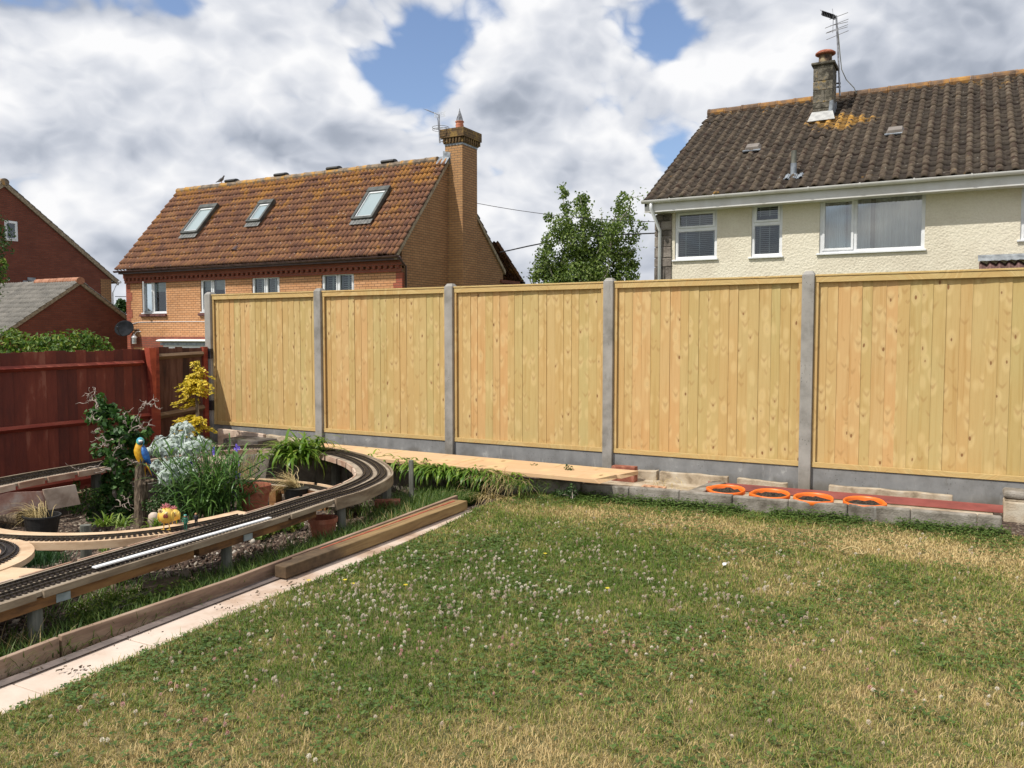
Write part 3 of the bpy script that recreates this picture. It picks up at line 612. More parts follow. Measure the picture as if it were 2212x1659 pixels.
# end pier
m = MB(); a = P(2187, 1128, Z=.0); px, py = a[0], a[1]
pier = thing('stone_pier', 'pale stone pier of stacked blocks ending the low block wall', 'pier', (px, py, 0))
MB().box(px - .06, px + .09, py, py + .2, -.1, .155).build('lower_block', stoneedge, pier, bevel=.012)
MB().box(px - .055, px + .085, py + .015, py + .2, .157, .175).build('mortar_bed', stoneedge, pier, bevel=.004)
MB().box(px - .065, px + .085, py + .0, py + .2, .177, .235).build('cap_stone', blockm, pier, bevel=.02)
MB().box(px + .092, px + .16, py - .01, py + .12, -.1, .10).build('side_block', darkstone, pier, bevel=.01)

# bricks and blocks
def brick(c, rot, mat, label, name='brick', dims=(.2125, .1, .065), tilt=0, holes=0, cat='brick'):
    if holes:
        me_b = bmesh.new()
    m = MB().box(-dims[0] / 2, dims[0] / 2, -dims[1] / 2, dims[1] / 2, 0, dims[2])
    o = m.build(name, mat, bevel=.004); o.location = c; o.rotation_euler = (tilt, 0, rot)
    return tag(o, label, cat)
a = P(1345, 1047, Z=.015); brick((a[0] - .02, a[1] + .1, .005), .0, brickred, 'lower of two dark red bricks propping the plank end', dims=(.23, .1, .09))
brick((a[0] - .02, a[1] + .1, .097), .04, brickred, 'upper of two dark red bricks propping the plank end', dims=(.23, .1, .08))
# perforated brick: real holes
def holed_brick():
    bm = bmesh.new(); L, Wd, H = .215, .1025, .03; nx, ny = 3, 1; seg = 16
    xs = [-L / 2 + L * (i + .5) / 3 for i in range(3)]; V = []
    m = MB()
    for i, cx in enumerate(xs):
        x0, x1 = -L / 2 + L * i / 3, -L / 2 + L * (i + 1) / 3; r = .022
        for z in (0, H):
            o = len(m.v)
            for k in range(seg):
                a = 2 * math.pi * (k + .5) / seg; ca, sa = math.cos(a), math.sin(a); s = 1 / max(abs(ca) / ((x1 - x0) / 2), abs(sa) / (Wd / 2))
                m.v += [(cx + r * ca, r * sa, z), (cx + s * ca, s * sa, z)]
            for k in range(seg): k2 = (k + 1) % seg; m.f.append((o + 2 * k, o + 2 * k + 1, o + 2 * k2 + 1, o + 2 * k2))
        o = len(m.v) - 4 * seg
        for k in range(seg):
            k2 = (k + 1) % seg; m.f.append((o + 2 * k, o + 2 * k2, o + 2 * seg + 2 * k2, o + 2 * seg + 2 * k))
            m.f.append((o + 2 * k + 1, o + 2 * k2 + 1, o + 2 * seg + 2 * k2 + 1, o + 2 * seg + 2 * k + 1))
    o = m.build('perforated_brick', M('peach_brick', [(.3, (.42, .22, .12)), (.7, (.55, .33, .2))], ns=12, rough=.9)); q = P(1411, 1053, Z=.07)
    o.location = (q[0], q[1], .045); o.rotation_euler = (.12, 0, -.1); tag(o, 'peach brick with round holes lying among straw in the strip', 'brick')
holed_brick()

# scaffold planks
a = P(690, 959, Z=.23); planks = []
for k, (y0, y1, lab) in enumerate([(6.46, 6.77, 'pale scaffold plank nearer the lawn lying along the block wall'), (6.775, 7.06, 'pale scaffold plank nearer the fence lying along the block wall')]):
    xl = -6.25 + (.0 if k else .55); xr = -2.57 - (.10 if k == 0 else 0)
    m = MB(); n = 14
    for i in range(n + 1):
        u = i / n; x = xl + (xr - xl) * u; z = .165 + .028 * math.sin(u * 3.0) * 0 + .02 * (1 - u); jj = .0
        e = random.uniform(-.025, .025) if i == n else 0
        m.v += [(x + e, y0, z), (x + e * .4 + (.05 if i == n else 0), y1, z), (x + (.05 if i == n else 0), y1, z + .036), (x - (.03 if i == n else 0), y0, z + .036)]
        if i: o = (i - 1) * 4; m.f += [(o + q, o + (q + 1) % 4, o + 4 + (q + 1) % 4, o + 4 + q) for q in range(4)]
    m.f += [(0, 1, 2, 3), (n * 4 + 3, n * 4 + 2, n * 4 + 1, n * 4)]
    tag(m.build('scaffold_plank', scaff, bevel=.003), lab, 'plank', 'scaffold planks beside the fence')

# orange pots
def pot(px, py, label):
    q = P(px, py, Z=.134)
    r = thing('plant_pot', label, 'plant pot', (q[0], q[1], -.03), 'orange plastic pots in the raised strip')
    R0 = .152; m = MB(); n = 40; prof = [(.080, 0), (.098, .10), (.104, .114), (R0 - .008, .116), (R0, .121), (R0, .150), (R0 - .004, .155), (R0 - .014, .152), (R0 - .018, .140), (.130, .12), (.09, .02)]
    vs = []; fs = []; la = random.uniform(-.5, .5) + math.pi * (1 if px < 1700 else 0)
    for (rr, z) in prof:
        for k in range(n):
            a = 2 * math.pi * k / n; lip = .024 * math.exp(-((((a - la + math.pi) % (2 * math.pi)) - math.pi) / .22) ** 2) if z > .12 else 0
            vs.append((q[0] + (rr + lip) * math.cos(a), q[1] + (rr + lip) * .93 * math.sin(a), z - .026))
    for i in range(len(prof) - 1):
        for k in range(n): k2 = (k + 1) % n; fs.append((i * n + k, i * n + k2, (i + 1) * n + k2, (i + 1) * n + k))
    fs.append(tuple(range(n - 1, -1, -1)))
    m.add(vs, fs).build('pot_shell', potorange, r, smooth=True)
    V = [(q[0], q[1], .104)]; F = []
    for ring in range(1, 7):
        for k in range(24):
            a = 2 * math.pi * k / 24; rr = .130 * ring / 6; V.append((q[0] + rr * math.cos(a), q[1] + rr * .93 * math.sin(a), .098 + random.uniform(-.008, .010)))
    for k in range(24): F.append((0, 1 + k, 1 + (k + 1) % 24))
    mm = MB().add(V, F)
    for ring in range(5): mm.f += [(1 + ring * 24 + k, 1 + (ring + 1) * 24 + k, 1 + (ring + 1) * 24 + (k + 1) % 24, 1 + ring * 24 + (k + 1) % 24) for k in range(24)]
    mm.build('compost', soil, r)
    for o in r.children:                     # the pots lean a little towards the lawn
        o.data.transform(Matrix.Translation(q) @ Matrix.Rotation(R(5), 4, 'X') @ Matrix.Translation(-Vector(q)) @ Matrix.Translation((0, 0, .008)))
for px, py, lab in [(1570, 1056, 'orange plastic pot of soil next to the cross wall'), (1665, 1065, 'orange plastic pot of soil, second from the cross wall'),
                    (1757, 1074, 'orange plastic pot of soil in front of the fence post'), (1866, 1082, 'orange plastic pot of soil nearest the stone pier')]: pot(px, py, lab)

# dark and pink stones in the corner
a = P(449, 968, Z=.12); m = MB().box(a[0] - .3, a[0] + .28, 7.18, 7.5, .0, .16); tag(m.build('stone_block', darkstone, bevel=.01), 'dark grey stone block in the corner beside the silver plant', 'stone')
kerb(-8.35, 7.5, .225, -7.55, 7.5, .20, 'upright pale pink slab leaning under the fence corner', t=.05, h=.22, mat=pinkslab, name='edging_slab')
kerb(-7.53, 7.52, .19, -6.95, 7.5, .17, 'rough grey-pink stone between pink slab and plank ends', t=.08, h=.2, mat=stoneedge)
m = MB().box(-8.6, -6.6, 6.95, 7.45, -.1, .03); struct(m.build('paving', pinkslab))

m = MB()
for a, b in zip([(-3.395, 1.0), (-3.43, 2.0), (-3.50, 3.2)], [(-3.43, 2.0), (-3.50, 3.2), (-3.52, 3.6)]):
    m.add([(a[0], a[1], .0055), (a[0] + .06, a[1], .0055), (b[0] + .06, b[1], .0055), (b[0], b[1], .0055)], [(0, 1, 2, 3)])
struct(m.build('path_shadow_strip', M('painted_shadow', [(.2, (.10, .08, .07)), (.6, (.16, .125, .11)), (.9, (.22, .17, .15))], ns=8, detail=8, rough=.95), fix=False))  # dark sheet added as a painted shadow band beside the edging timber
# edging timbers, sleepers
def plankline(name, pts, z0, z1, t, mat, label=None, cat=None, bevel=.004, par=None):
    m = MB(); n = len(pts)
    for i, (x, y) in enumerate(pts): m.v += [(x, y, z0), (x - t, y, z0), (x - t, y, z1), (x, y, z1)]
    for i in range(n - 1): o = i * 4; m.f += [(o + q, o + (q + 1) % 4, o + 4 + (q + 1) % 4, o + 4 + q) for q in range(4)]
    m.f += [(3, 2, 1, 0), (n * 4 - 4, n * 4 - 3, n * 4 - 2, n * 4 - 1)]
    o = m.build(name, mat, par, bevel=bevel)
    if label: tag(o, label, cat)
    return o
sp = P(135, 1402, Z=.02)
plankline('edging_board', [(-3.37, .2), (-3.40, 1.2), (sp[0] - .012, sp[1] - .005)], -.05, .072, .03, edgewood, 'near end of the low timber edging beside the stone path', 'edging board')
plankline('edging_board', [(sp[0] - .012, sp[1] + .006), (-3.50, 3.2), (-3.545, 3.8), (-3.605, 4.8), (-3.68, 5.85)], -.05, .076, .03, edgewood, 'long timber edging board between flower bed and stone path', 'edging board')
def timber(c, z1, mat, label):
    m = MB(); n = len(c)
    for (xr, xl, y) in c: m.v += [(xr, y, .006), (xl, y, .006), (xl, y, z1), (xr, y, z1)]
    for i in range(n - 1): o = i * 4; m.f += [(o + q, o + (q + 1) % 4, o + 4 + (q + 1) % 4, o + 4 + q) for q in range(4)]
    m.f += [(3, 2, 1, 0), (n * 4 - 4, n * 4 - 3, n * 4 - 2, n * 4 - 1)]
    return tag(m.build('timber_beam', mat, bevel=.006), label, 'timber beam', 'timber beams on the stone path')
timber([(-3.405, -3.495, 3.54), (-3.437, -3.53, 4.6), (-3.487, -3.578, 5.69)], .078, oak, 'thick timber beam with rough dark end lying on the path beside lawn')
timber([(-3.502, -3.535, 3.72), (-3.537, -3.577, 4.6), (-3.585, -3.64, 5.70)], .074, oak, 'thinner timber beam between the thick beam and the edging board')
m = MB(); 
for k in range(8):
    y0 = 3.95 + k * .21; x = np.interp(y0, [3.54, 4.6, 5.69], [-3.495, -3.53, -3.578]) + .004; x2 = np.interp(y0 + .205, [3.54, 4.6, 5.69], [-3.495, -3.53, -3.578]) + .004
    m.bar((x, y0, .0795), (x2, y0 + .205, .0795), .010 + .012 * random.random(), .003)
tag(m.build('red_string', redstain), 'red stained strip along the joint between the two timber beams', 'strip')
a = P(332, 1270, Z=.02); m = MB().obox((a[0] - .01, a[1] + .06, .0), (.045, -.03, 0), (.035, .09, 0), (0, 0, .04)); tag(m.build('timber_offcut', fascia, bevel=.004), 'short cut timber block lying in grass under the railway', 'timber block')
brick(P(640, 878 + 1, Z=0) and (*P(1258 * .2728 * 1 + 494 + 560 * 0, 878 + 790 * .2728, Z=-.03)[:2], -.04), .6, brickred, 'half buried red brick in grass near the railway bend')
# stake
a = P(889, 1076, Z=-.03); m = MB().tube([a, (a[0], a[1] + .02, .13), (a[0] - .012, a[1] + .03, .30)], .0, 4) if 0 else MB().obox((a[0], a[1], .12), (.02, .004, 0), (-.003, .012, 0), (-.006, .005, .19))
tag(m.build('wooden_stake', greypost, bevel=.003), 'grey split wooden stake standing in grass before the hanging leaves', 'stake')

# ------------------------------------------------------------------ model railway
def catmull(pts, step=.02):
    p = np.array(pts, float); p = np.vstack([2 * p[0] - p[1], p, 2 * p[-1] - p[-2]]); out = []
    for i in range(1, len(p) - 2):
        for t in np.linspace(0, 1, 30, endpoint=False):
            a, b, c, d = p[i - 1:i + 3]; out.append(.5 * (2 * b + (c - a) * t + (2 * a - 5 * b + 4 * c - d) * t * t + (3 * b - a - 3 * c + d) * t ** 3))
    out.append(p[-2]); out = np.array(out); L = np.r_[0, np.cumsum(np.linalg.norm(np.diff(out, axis=0), axis=1))]
    n = int(L[-1] / step); s = np.linspace(0, L[-1], n + 1); return np.stack([np.interp(s, L, out[:, k]) for k in range(2)], 1)
def offset(c, d):
    t = np.gradient(c, axis=0); t /= np.linalg.norm(t, axis=1, keepdims=True); return c + np.stack([-t[:, 1], t[:, 0]], 1) * d
def ribbon(A, B, z0, z1, step=1):
    m = MB(); A = A[::step]; B = B[::step]; n = len(A)
    for a, b in zip(A, B): m.v += [(a[0], a[1], z0), (b[0], b[1], z0), (b[0], b[1], z1), (a[0], a[1], z1)]
    for i in range(n - 1): o = i * 4; m.f += [(o + q, o + (q + 1) % 4, o + 4 + (q + 1) % 4, o + 4 + q) for q in range(4)]
    m.f += [(3, 2, 1, 0), (n * 4 - 4, n * 4 - 3, n * 4 - 2, n * 4 - 1)]; return m
def track(c, z, par, pitch=.029, sw=.086, gauge=.0225):
    L = np.r_[0, np.cumsum(np.linalg.norm(np.diff(c, axis=0), axis=1))]; s = np.arange(0, L[-1], pitch); x = np.interp(s, L, c[:, 0]); y = np.interp(s, L, c[:, 1])
    t = np.stack([np.gradient(x), np.gradient(y)], 1); t /= np.linalg.norm(t, axis=1, keepdims=True); nn = np.stack([-t[:, 1], t[:, 0]], 1)
    m = MB(); m2 = MB()
    for i in range(len(s)):
        c3 = (x[i], y[i], z + .0045); m.obox(c3, (*(t[i] * .0068), 0), (*(nn[i] * sw / 2), 0), (0, 0, .0045))
        if i % 1 == 0:
            for g in (-1, 1):
                m.obox((x[i] + nn[i][0] * gauge * g, y[i] + nn[i][1] * gauge * g, z + .0105), (*(t[i] * .0035), 0), (*(nn[i] * .008), 0), (0, 0, .0025))
    tr = thing_part('track', par)
    m.build('sleepers', trackm, tr, fix=False)
    for g in (-1, 1):
        e = offset(c, gauge * g); ribbon(offset(e, -.0016), offset(e, .0016), z + .009, z + .0185).build('running_rail', railm, tr, fix=False)
def thing_part(name, par):
    o = bpy.data.objects.new(name, None); COL.objects.link(o); o.parent = par; return o
DZ = .23
rw = thing('model_railway', 'raised garden railway loop of double model track on timber deck', 'model railway', (-5, 4, -.1))
outer = catmull([(-3.58, .5), (-3.62, 1.3), (-3.69, 2.08), (-3.75, 2.64), (-3.86, 3.96), (-3.94, 4.6), (-3.985, 5.05), (-4.23, 5.68), (-4.80, 6.25), (-5.46, 6.60), (-6.05, 6.70), (-6.55, 6.58), (-6.93, 6.15), (-7.08, 5.5), (-7.07, 4.8), (-6.98, 4.0), (-6.72, 3.2), (-6.3, 2.4)])
WD = .325
inner = offset(outer, WD)
ribbon(offset(outer, .016), offset(outer, WD - .016), DZ - .022, DZ).build('deck', decktop, rw, fix=True)
def seglip(c, d0, d1, z0, z1, name, mats, seglen=42, gap=1):
    m = MB(); A, B = offset(c, d0), offset(c, d1); i = 0
    while i < len(c) - 2:
        j = min(i + seglen, len(c) - 1); r = ribbon(A[i:j - gap + 1], B[i:j - gap + 1], z0, z1, 2); m.add(r.v, r.f); i = j
    return m.build(name, mats, rw)
k1 = int(np.argmin(np.abs(outer[:, 1] - 4.75)[:len(outer) // 3]))
seglip(outer[:k1], 0, .016, DZ - .03, DZ + .004, 'outer_fascia', fascia, 90)
seglip(outer[k1:], -.006, .010, DZ - .075, DZ + .012, 'bend_fascia', fascia, 200)
seglip(outer, WD - .016, WD, DZ - .045, DZ + .004, 'inner_fascia', inface, 16)
straight = outer[:k1 - 8]
seglip(straight, .03, .075, DZ - .085, DZ - .032, 'support_beam', beamw, 70)
seglip(outer[:k1 - 8], WD - .075, WD - .03, DZ - .085, DZ - .046, 'inner_beam', beamw, 70)
track(offset(outer, .088), DZ, rw); track(offset(outer, .212), DZ, rw)
for (px, py, zb) in [(78, 1398, -.05), (490, 1240, -.05), (738, 1152, -.05)]:
    q = P(px, py, Z=zb); m = MB().lathe([(.033, -.15), (.033, .30 - .015 - DZ + .16)], (q[0] + .0, q[1], zb), 14)
    m.v = [(v[0], v[1], min(v[2], DZ - .087)) for v in m.v]; p = m.build('support_post', greypost, rw, smooth=False)
    zc = DZ - .05; ii = int(np.argmin((outer[:, 0] - q[0]) ** 2 + (outer[:, 1] - q[1]) ** 2)); ox, oy = offset(outer, .028)[min(ii + 5, len(outer) - 1)]
    MB().obox((ox + .004, oy, zc - .012), (.001, 0, 0), (0, .036, 0), (0, 0, .02)).build('bracket', galv, p)
for (x, y) in [(-6.85, 4.75), (-4.35, 5.75), (-5.6, 6.55), (-6.95, 5.8)]:
    MB().box(x - .03, x + .03, y - .03, y + .03, -.4, DZ - .03).build('support_post', greypost, rw)
# branch line and small loop
br_near = np.array([(-5.8, 2.72), (-5.25, 2.72), (-4.8, 2.80), (-4.45, 2.97), (-4.15, 3.22), (-4.03, 3.5), (-3.99, 3.9)]); br = catmull([(-5.9, 2.88), (-5.5, 2.83), (-5.12, 2.80), (-4.78, 2.88), (-4.45, 3.08), (-4.24, 3.38), (-4.17, 3.75), (-4.15, 4.1)])
bl = thing('branch_railway', 'pale timber branch line crossing the bed with single model track', 'model railway', (-4.7, 2.9, -.1))
rw_main = rw; rw = bl
bo = offset(br, -.075); bi = offset(br, .155)
nb = int(len(br) * .97)
ribbon(bi[:nb], bo[:nb], DZ - .028, DZ - .004).build('deck', decknew, bl)
seglip(br[:int(len(br) * .75)], -.092, -.076, DZ - .048, DZ - .002, 'front_fascia', decknew, 46)
MB().obox((-4.72, 2.93, DZ - .062), (.13, .05, 0), (-.01, .03, 0), (0, 0, .011)).build('cleat', beamw, bl)
track(offset(br, -.015)[:int(len(br) * .93)], DZ - .004, bl)
q = P(187, 1218, Z=-.09); MB().lathe([(.034, -.1), (.034, .26)], (q[0], q[1], -.09), 14).build('support_post', greypost, bl)
MB().lathe([(.034, -.1), (.034, .26)], (-5.35, 2.86, -.09), 14).build('support_post', greypost, bl)
lp = thing('railway_bend', 'fresh cut board carrying two tight curves of model track', 'model railway', (-4.6, 2.3, -.1)); rw = lp
C0 = (-4.80, 2.24); RR = .58
def arc(r, a0, a1): a = np.radians(np.arange(a0, a1, 1.5)); return np.stack([C0[0] + r * np.cos(a), C0[1] + r * np.sin(a)], 1)
ribbon(arc(RR - .36, -100, 140), arc(RR, -100, 140), DZ - .026, DZ + .004).build('deck', decknew, lp)
MB().poly([(C0[0] + .25, C0[1] - .35, DZ - .028), (-4.02, 1.45, DZ - .028), (-4.02, 2.55, DZ - .028), (C0[0] + .45, C0[1] + .2, DZ - .028)], (0, 0, .026)).build('joining_board', decknew, lp)
track(arc(RR - .115, -100, 140), DZ + .004, lp); track(arc(RR - .25, -100, 140), DZ + .004, lp)
MB().box(-4.6, -4.54, 2.2, 2.26, -.2, DZ - .03).build('support_post', greypost, lp)
# lower line inside the bend
ll = thing('lower_railway', 'lower model track on orange timber tucked inside the railway bend', 'model railway', (-5.2, 5.6, -.1)); rw = ll
lc = catmull([(-6.3, 5.35), (-5.85, 5.60), (-5.45, 5.68), (-5.05, 5.66), (-4.62, 5.48), (-4.45, 5.2)])
ribbon(offset(lc, .10), offset(lc, -.09), .02, .045).build('deck', decktop, ll)
seglip(lc, .10, .112, .02, .062, 'back_fascia', decknew, 60); seglip(lc, -.104, -.091, -.02, .045, 'front_beam', beamw, 40)
track(lc, .045, ll)
MB().box(-5.5, -5.42, 5.52, 5.6, -.3, .015).build('support_post', beamw, ll); MB().box(-4.95, -4.88, 5.52, 5.6, -.3, .015).build('support_post', beamw, ll)
rw = rw_main
# white strip lying between the tracks
a = Vector(P(203, 1226, Z=DZ + .024)); b = Vector(P(583, 1118, Z=DZ + .024)); m = MB(); d = (b - a).normalized(); s = Vector((0, 0, 1)).cross(d)
m.obox((a + b) / 2, (b - a) / 2, s * .016, (0, 0, .004)); tag(m.build('plastic_strip', whitepl, bevel=.001), 'long bright white plastic strip lying between the two tracks', 'strip')
# pinkish board scraps hanging on the rear line, lower rail timbers
m = MB(); q = [P(93, 1055, Z=.10), P(0, 1095, Z=.10)]
brd = thing('board_scraps', 'pinkish board offcuts leaning under the rear railway line', 'board', (-6.5, 4.0, -.2))
def card(pts, X, t, mat, name, par):
    MB().poly([P(x, y, X=X) for x, y in pts], (-t, 0, 0)).build(name, mat, par)
card([(93, 1058), (163, 1047), (174, 1089), (105, 1102)], -6.55, .012, pinkslab, 'square_offcut', brd)
card([(-30, 1076), (20, 1064), (95, 1061), (100, 1094), (60, 1102), (-30, 1118)], -6.57, .012, M('pink_board', [(.2, (.30, .14, .11)), (.5, (.42, .24, .19)), (.8, (.55, .47, .42))], ns=5, detail=6, rough=.85), 'long_offcut', brd)
lt = thing('lower_timber', 'weathered plank and slab on edge behind the black tub', 'plank', (-7.2, 4.2, -.3))
for (y0, y1, z0, z1, X, mt, nm) in [(2.5, 5.6, -.22, -.13, -7.6, brownrail, 'plank'), (2.5, 6.4, -.36, -.20, -7.75, darkstone, 'kerb_slab')]:
    MB().box(X - .04, X, y0, y1, z0, z1).build(nm, mt, lt)

# ------------------------------------------------------------------ houses
def wall_holes(u0, u1, z0, z1, holes, fn, depth=.12):
    """wall sheet on a plane with window holes and their reveals; fn(u, z, d) -> point, d = depth into the house"""
    us = sorted({u0, u1, *[h[0] for h in holes], *[h[1] for h in holes]}); zs = sorted({z0, z1, *[h[2] for h in holes], *[h[3] for h in holes]}); m = MB()
    for a, b in zip(us, us[1:]):
        for c, d in zip(zs, zs[1:]):
            if any(h[0] <= (a + b) / 2 <= h[1] and h[2] <= (c + d) / 2 <= h[3] for h in holes): continue
            m.add([fn(a, c, 0), fn(b, c, 0), fn(b, d, 0), fn(a, d, 0)], [(0, 1, 2, 3)])
    for a, b, c, d in holes:
        for p in [(a, c, b, c), (b, c, b, d), (b, d, a, d), (a, d, a, c)]:
            m.add([fn(p[0], p[1], 0), fn(p[2], p[3], 0), fn(p[2], p[3], depth), fn(p[0], p[1], depth)], [(0, 1, 2, 3)])
    return m
def roofgrid(x0, x1, ye, ze, yr, zr, gauge, pitch, prof, lift, mat, name, par, rough=.004, clipend=None):
    """interlocking tiles: courses run along x, profile prof(u in 0..1), slope from eave (ye,ze) to ridge (yr,zr)"""
    sl = math.hypot(yr - ye, zr - ze); dy, dz = (yr - ye) / sl, (zr - ze) / sl; ny, nz = -dz * (1 if dy > 0 else -1), abs(dy)
    nc = int(round(sl / gauge)); g = sl / nc; K = 10; nx = int((x1 - x0) / pitch * K) + 1; xs = np.linspace(x0, x1, nx); u = ((xs - x0) / pitch) % 1; h = np.array([prof(v) for v in u])
    V = []; F = []
    tix = np.floor((xs - x0) / (pitch * 2)).astype(int)
    for c in range(nc):
        jit = rng.normal(size=tix.max() + 2) * rough; hj = h + jit[tix]; rows = []
        dj = (rng.normal(size=tix.max() + 2) * .008)[tix]
        for s, l in ((c * g - .045, -.010), (c * g - .045, lift), (c * g + g, .0)):
            ss = s + (dj if l != 0 or s < c * g else 0)
            q = np.stack([xs, ye + dy * ss + ny * (hj + l), ze + dz * ss + nz * (hj + l)], 1); rows.append(q)
        o = len(V) * nx; V += rows; i = np.arange(nx - 1)
        for r in range(2): F.append(np.stack([o + r * nx + i, o + r * nx + i + 1, o + (r + 1) * nx + i + 1, o + (r + 1) * nx + i], 1))
    return npmesh(name, np.concatenate(V), np.concatenate(F), mat, par)
def prof_pan(u): return .030 * (1 + math.sin(2 * math.pi * u)) + .010 * math.sin(4 * math.pi * u)
def prof_roll(u):                        # flat pan with one round roll
    d = abs(u - .5); return .054 * math.sqrt(max(0, 1 - (d / .25) ** 2)) if d < .25 else 0.0
def planeP(x, y, p0, n):
    r = Vector(ray(x, y)); o = Vector((0, 0, CAMZ)); n = Vector(n); return o + r * ((Vector(p0) - o).dot(n) / r.dot(n))
def ridgeline(x0, x1, y, z, r, par, mat, seg=.45, yaw=0):
    m = MB(); n = max(1, int(round((x1 - x0) / seg)))
    for k in range(n):
        a = x0 + (x1 - x0) * k / n; b = x0 + (x1 - x0) * (k + 1) / n - .008; dz = random.uniform(-.006, .006)
        rings = [((q, y, z - r * .45 + dz), r * 1.25 * s, r * s, (0, 1, 0), (0, 0, 1)) for q, s in ((a, 1.06), (a + .05, 1.06), (a + .052, 1.0), (b, 1.0))]; m.loft(rings, 12)
    return m.build('ridge_tiles', mat, par)
def window(par, fn, u0, u1, z0, z1, style, fr=.055, depth=.09, label=None, gm=None):
    """fn(u,z,d): point in the wall plane. style: list of panes (ua,ub,za,zb,casement?) in 0..1"""
    m = MB()
    def b(a0, a1, c0, c1, d0, d1, mm=m):
        pts = [fn(a, c, d) for d in (d0, d1) for c in (c0, c1) for a in (a0, a1)]
        mm.add(pts, [(0, 1, 3, 2), (4, 6, 7, 5), (0, 4, 5, 1), (1, 5, 7, 3), (3, 7, 6, 2), (2, 6, 4, 0)])
    d0, d1 = depth - .055, depth + .02
    b(u0, u0 + fr, z0, z1, d0, d1); b(u1 - fr, u1, z0, z1, d0, d1); b(u0 + fr, u1 - fr, z1 - fr, z1, d0, d1); b(u0 + fr, u1 - fr, z0, z0 + fr, d0, d1)
    w = thing_part('window', par); 
    if label: w['label'] = label
    for (ua, ub, za, zb, cas, blind) in style:
        a0, a1 = u0 + fr + (u1 - u0 - 2 * fr) * ua, u0 + fr + (u1 - u0 - 2 * fr) * ub; c0, c1 = z0 + fr + (z1 - z0 - 2 * fr) * za, z0 + fr + (z1 - z0 - 2 * fr) * zb
        if ua > 0: b(a0 - fr / 2, a0 + fr / 2, c0, c1, d0 + .003, d1)
        if za > 0: b(a0, a1, c0 - fr * .6, c0 + fr * .6, d0 + .004, d1 - .002)
        e = fr * .5 if ua > 0 else 0; e2 = fr * .6 if za > 0 else 0; e3 = fr * .5 if ub < 1 else 0; e4 = fr * .6 if zb < 1 else 0
        a0 += e; a1 -= e3; c0 += e2; c1 -= e4; k = .045 if cas else .012
        mm = m; dd = d0 - .018 if cas else d0 + .012
        b(a0, a0 + k, c0, c1, dd, d1 - .01); b(a1 - k, a1, c0, c1, dd, d1 - .01); b(a0 + k, a1 - k, c1 - k, c1, dd, d1 - .01); b(a0 + k, a1 - k, c0, c0 + k, dd, d1 - .01)
        g = MB(); g.add([fn(a0 + k, c0 + k, d0 + .03), fn(a1 - k, c0 + k, d0 + .03), fn(a1 - k, c1 - k, d0 + .03), fn(a0 + k, c1 - k, d0 + .03)], [(0, 1, 2, 3)]); g.build('glass_pane', gm or glass, w)
        if blind:
            bl_ = MB(); frac, kind = blind; zt = c1 - k * .5; zbm = zt - (zt - c0) * frac
            if kind == 'slat':
                z = zt; n = 0
                while z > zbm: pts = None; b(a0 + .01, a1 - .01, z - .012, z - .004, d1 + .06, d1 + .10, bl_); z -= .042
                for q in (.18, .55, .92): b(a0 + (a1 - a0) * q - .008, a0 + (a1 - a0) * q + .008, zbm, zt, d1 + .055, d1 + .058, bl_)
            elif kind == 'roman':
                for i in range(5): b(a0 - .01, a1 + .01, zbm + i * .055, zbm + i * .055 + .05, d1 + .03 + .006 * (i % 2), d1 + .05 + .006 * (i % 2), bl_)
                if zt > zbm + .27: b(a0, a1, zbm + .27, zt, d1 + .03, d1 + .05, bl_)
            elif kind == 'shutter':
                for (s0, s1) in ((0, .12), (.44, .56), (.88, 1)): b(a0 + (a1 - a0) * s0, a0 + (a1 - a0) * s1, c0, zt, d1 + .05, d1 + .07, bl_)
                z = zt - .02
                while z > c0: b(a0, a1, z - .018, z, d1 + .055, d1 + .065, bl_); z -= .065
            elif kind == 'net':
                n = 40; pts = []
                for i in range(n + 1):
                    uu = a0 + (a1 - a0) * i / n; dd2 = d1 + .12 + .022 * math.sin(i * 1.9) + .012 * math.sin(i * .7 + 1); pts += [fn(uu, c0 - .02, dd2), fn(uu, c1 + .02, dd2)]
                bl_.add(pts, [(2 * i, 2 * i + 2, 2 * i + 3, 2 * i + 1) for i in range(n) if abs(i / n - blind[0]) > .035])
            bl_.build('net_curtain' if kind == 'net' else 'blind', curtain if kind == 'net' else blindm, w, fix=False)
    m.build('frame', upvc, w, bevel=.004)
    r = MB(); pts = [fn(a, c, d) for d in (depth + .0215, depth + .7) for c in (z0, z1) for a in (u0, u1)]; r.add(pts, [(4, 5, 7, 6), (0, 4, 5, 1), (1, 5, 7, 3), (3, 7, 6, 2), (2, 6, 4, 0)][:5]); r.build('dark_interior', interior, w, fix=False)
    return w
def wbounds(x0, x1, yt, yb, Y, xt=None):   # window box on plane Y from picture corners read off the photo
    a = P(x0, yt, Y=Y); b = P(x1, yb, Y=Y); c = P(x0, yb, Y=Y); return a[0], b[0], (c[2] + b[2]) / 2 if 0 else c[2], a[2]

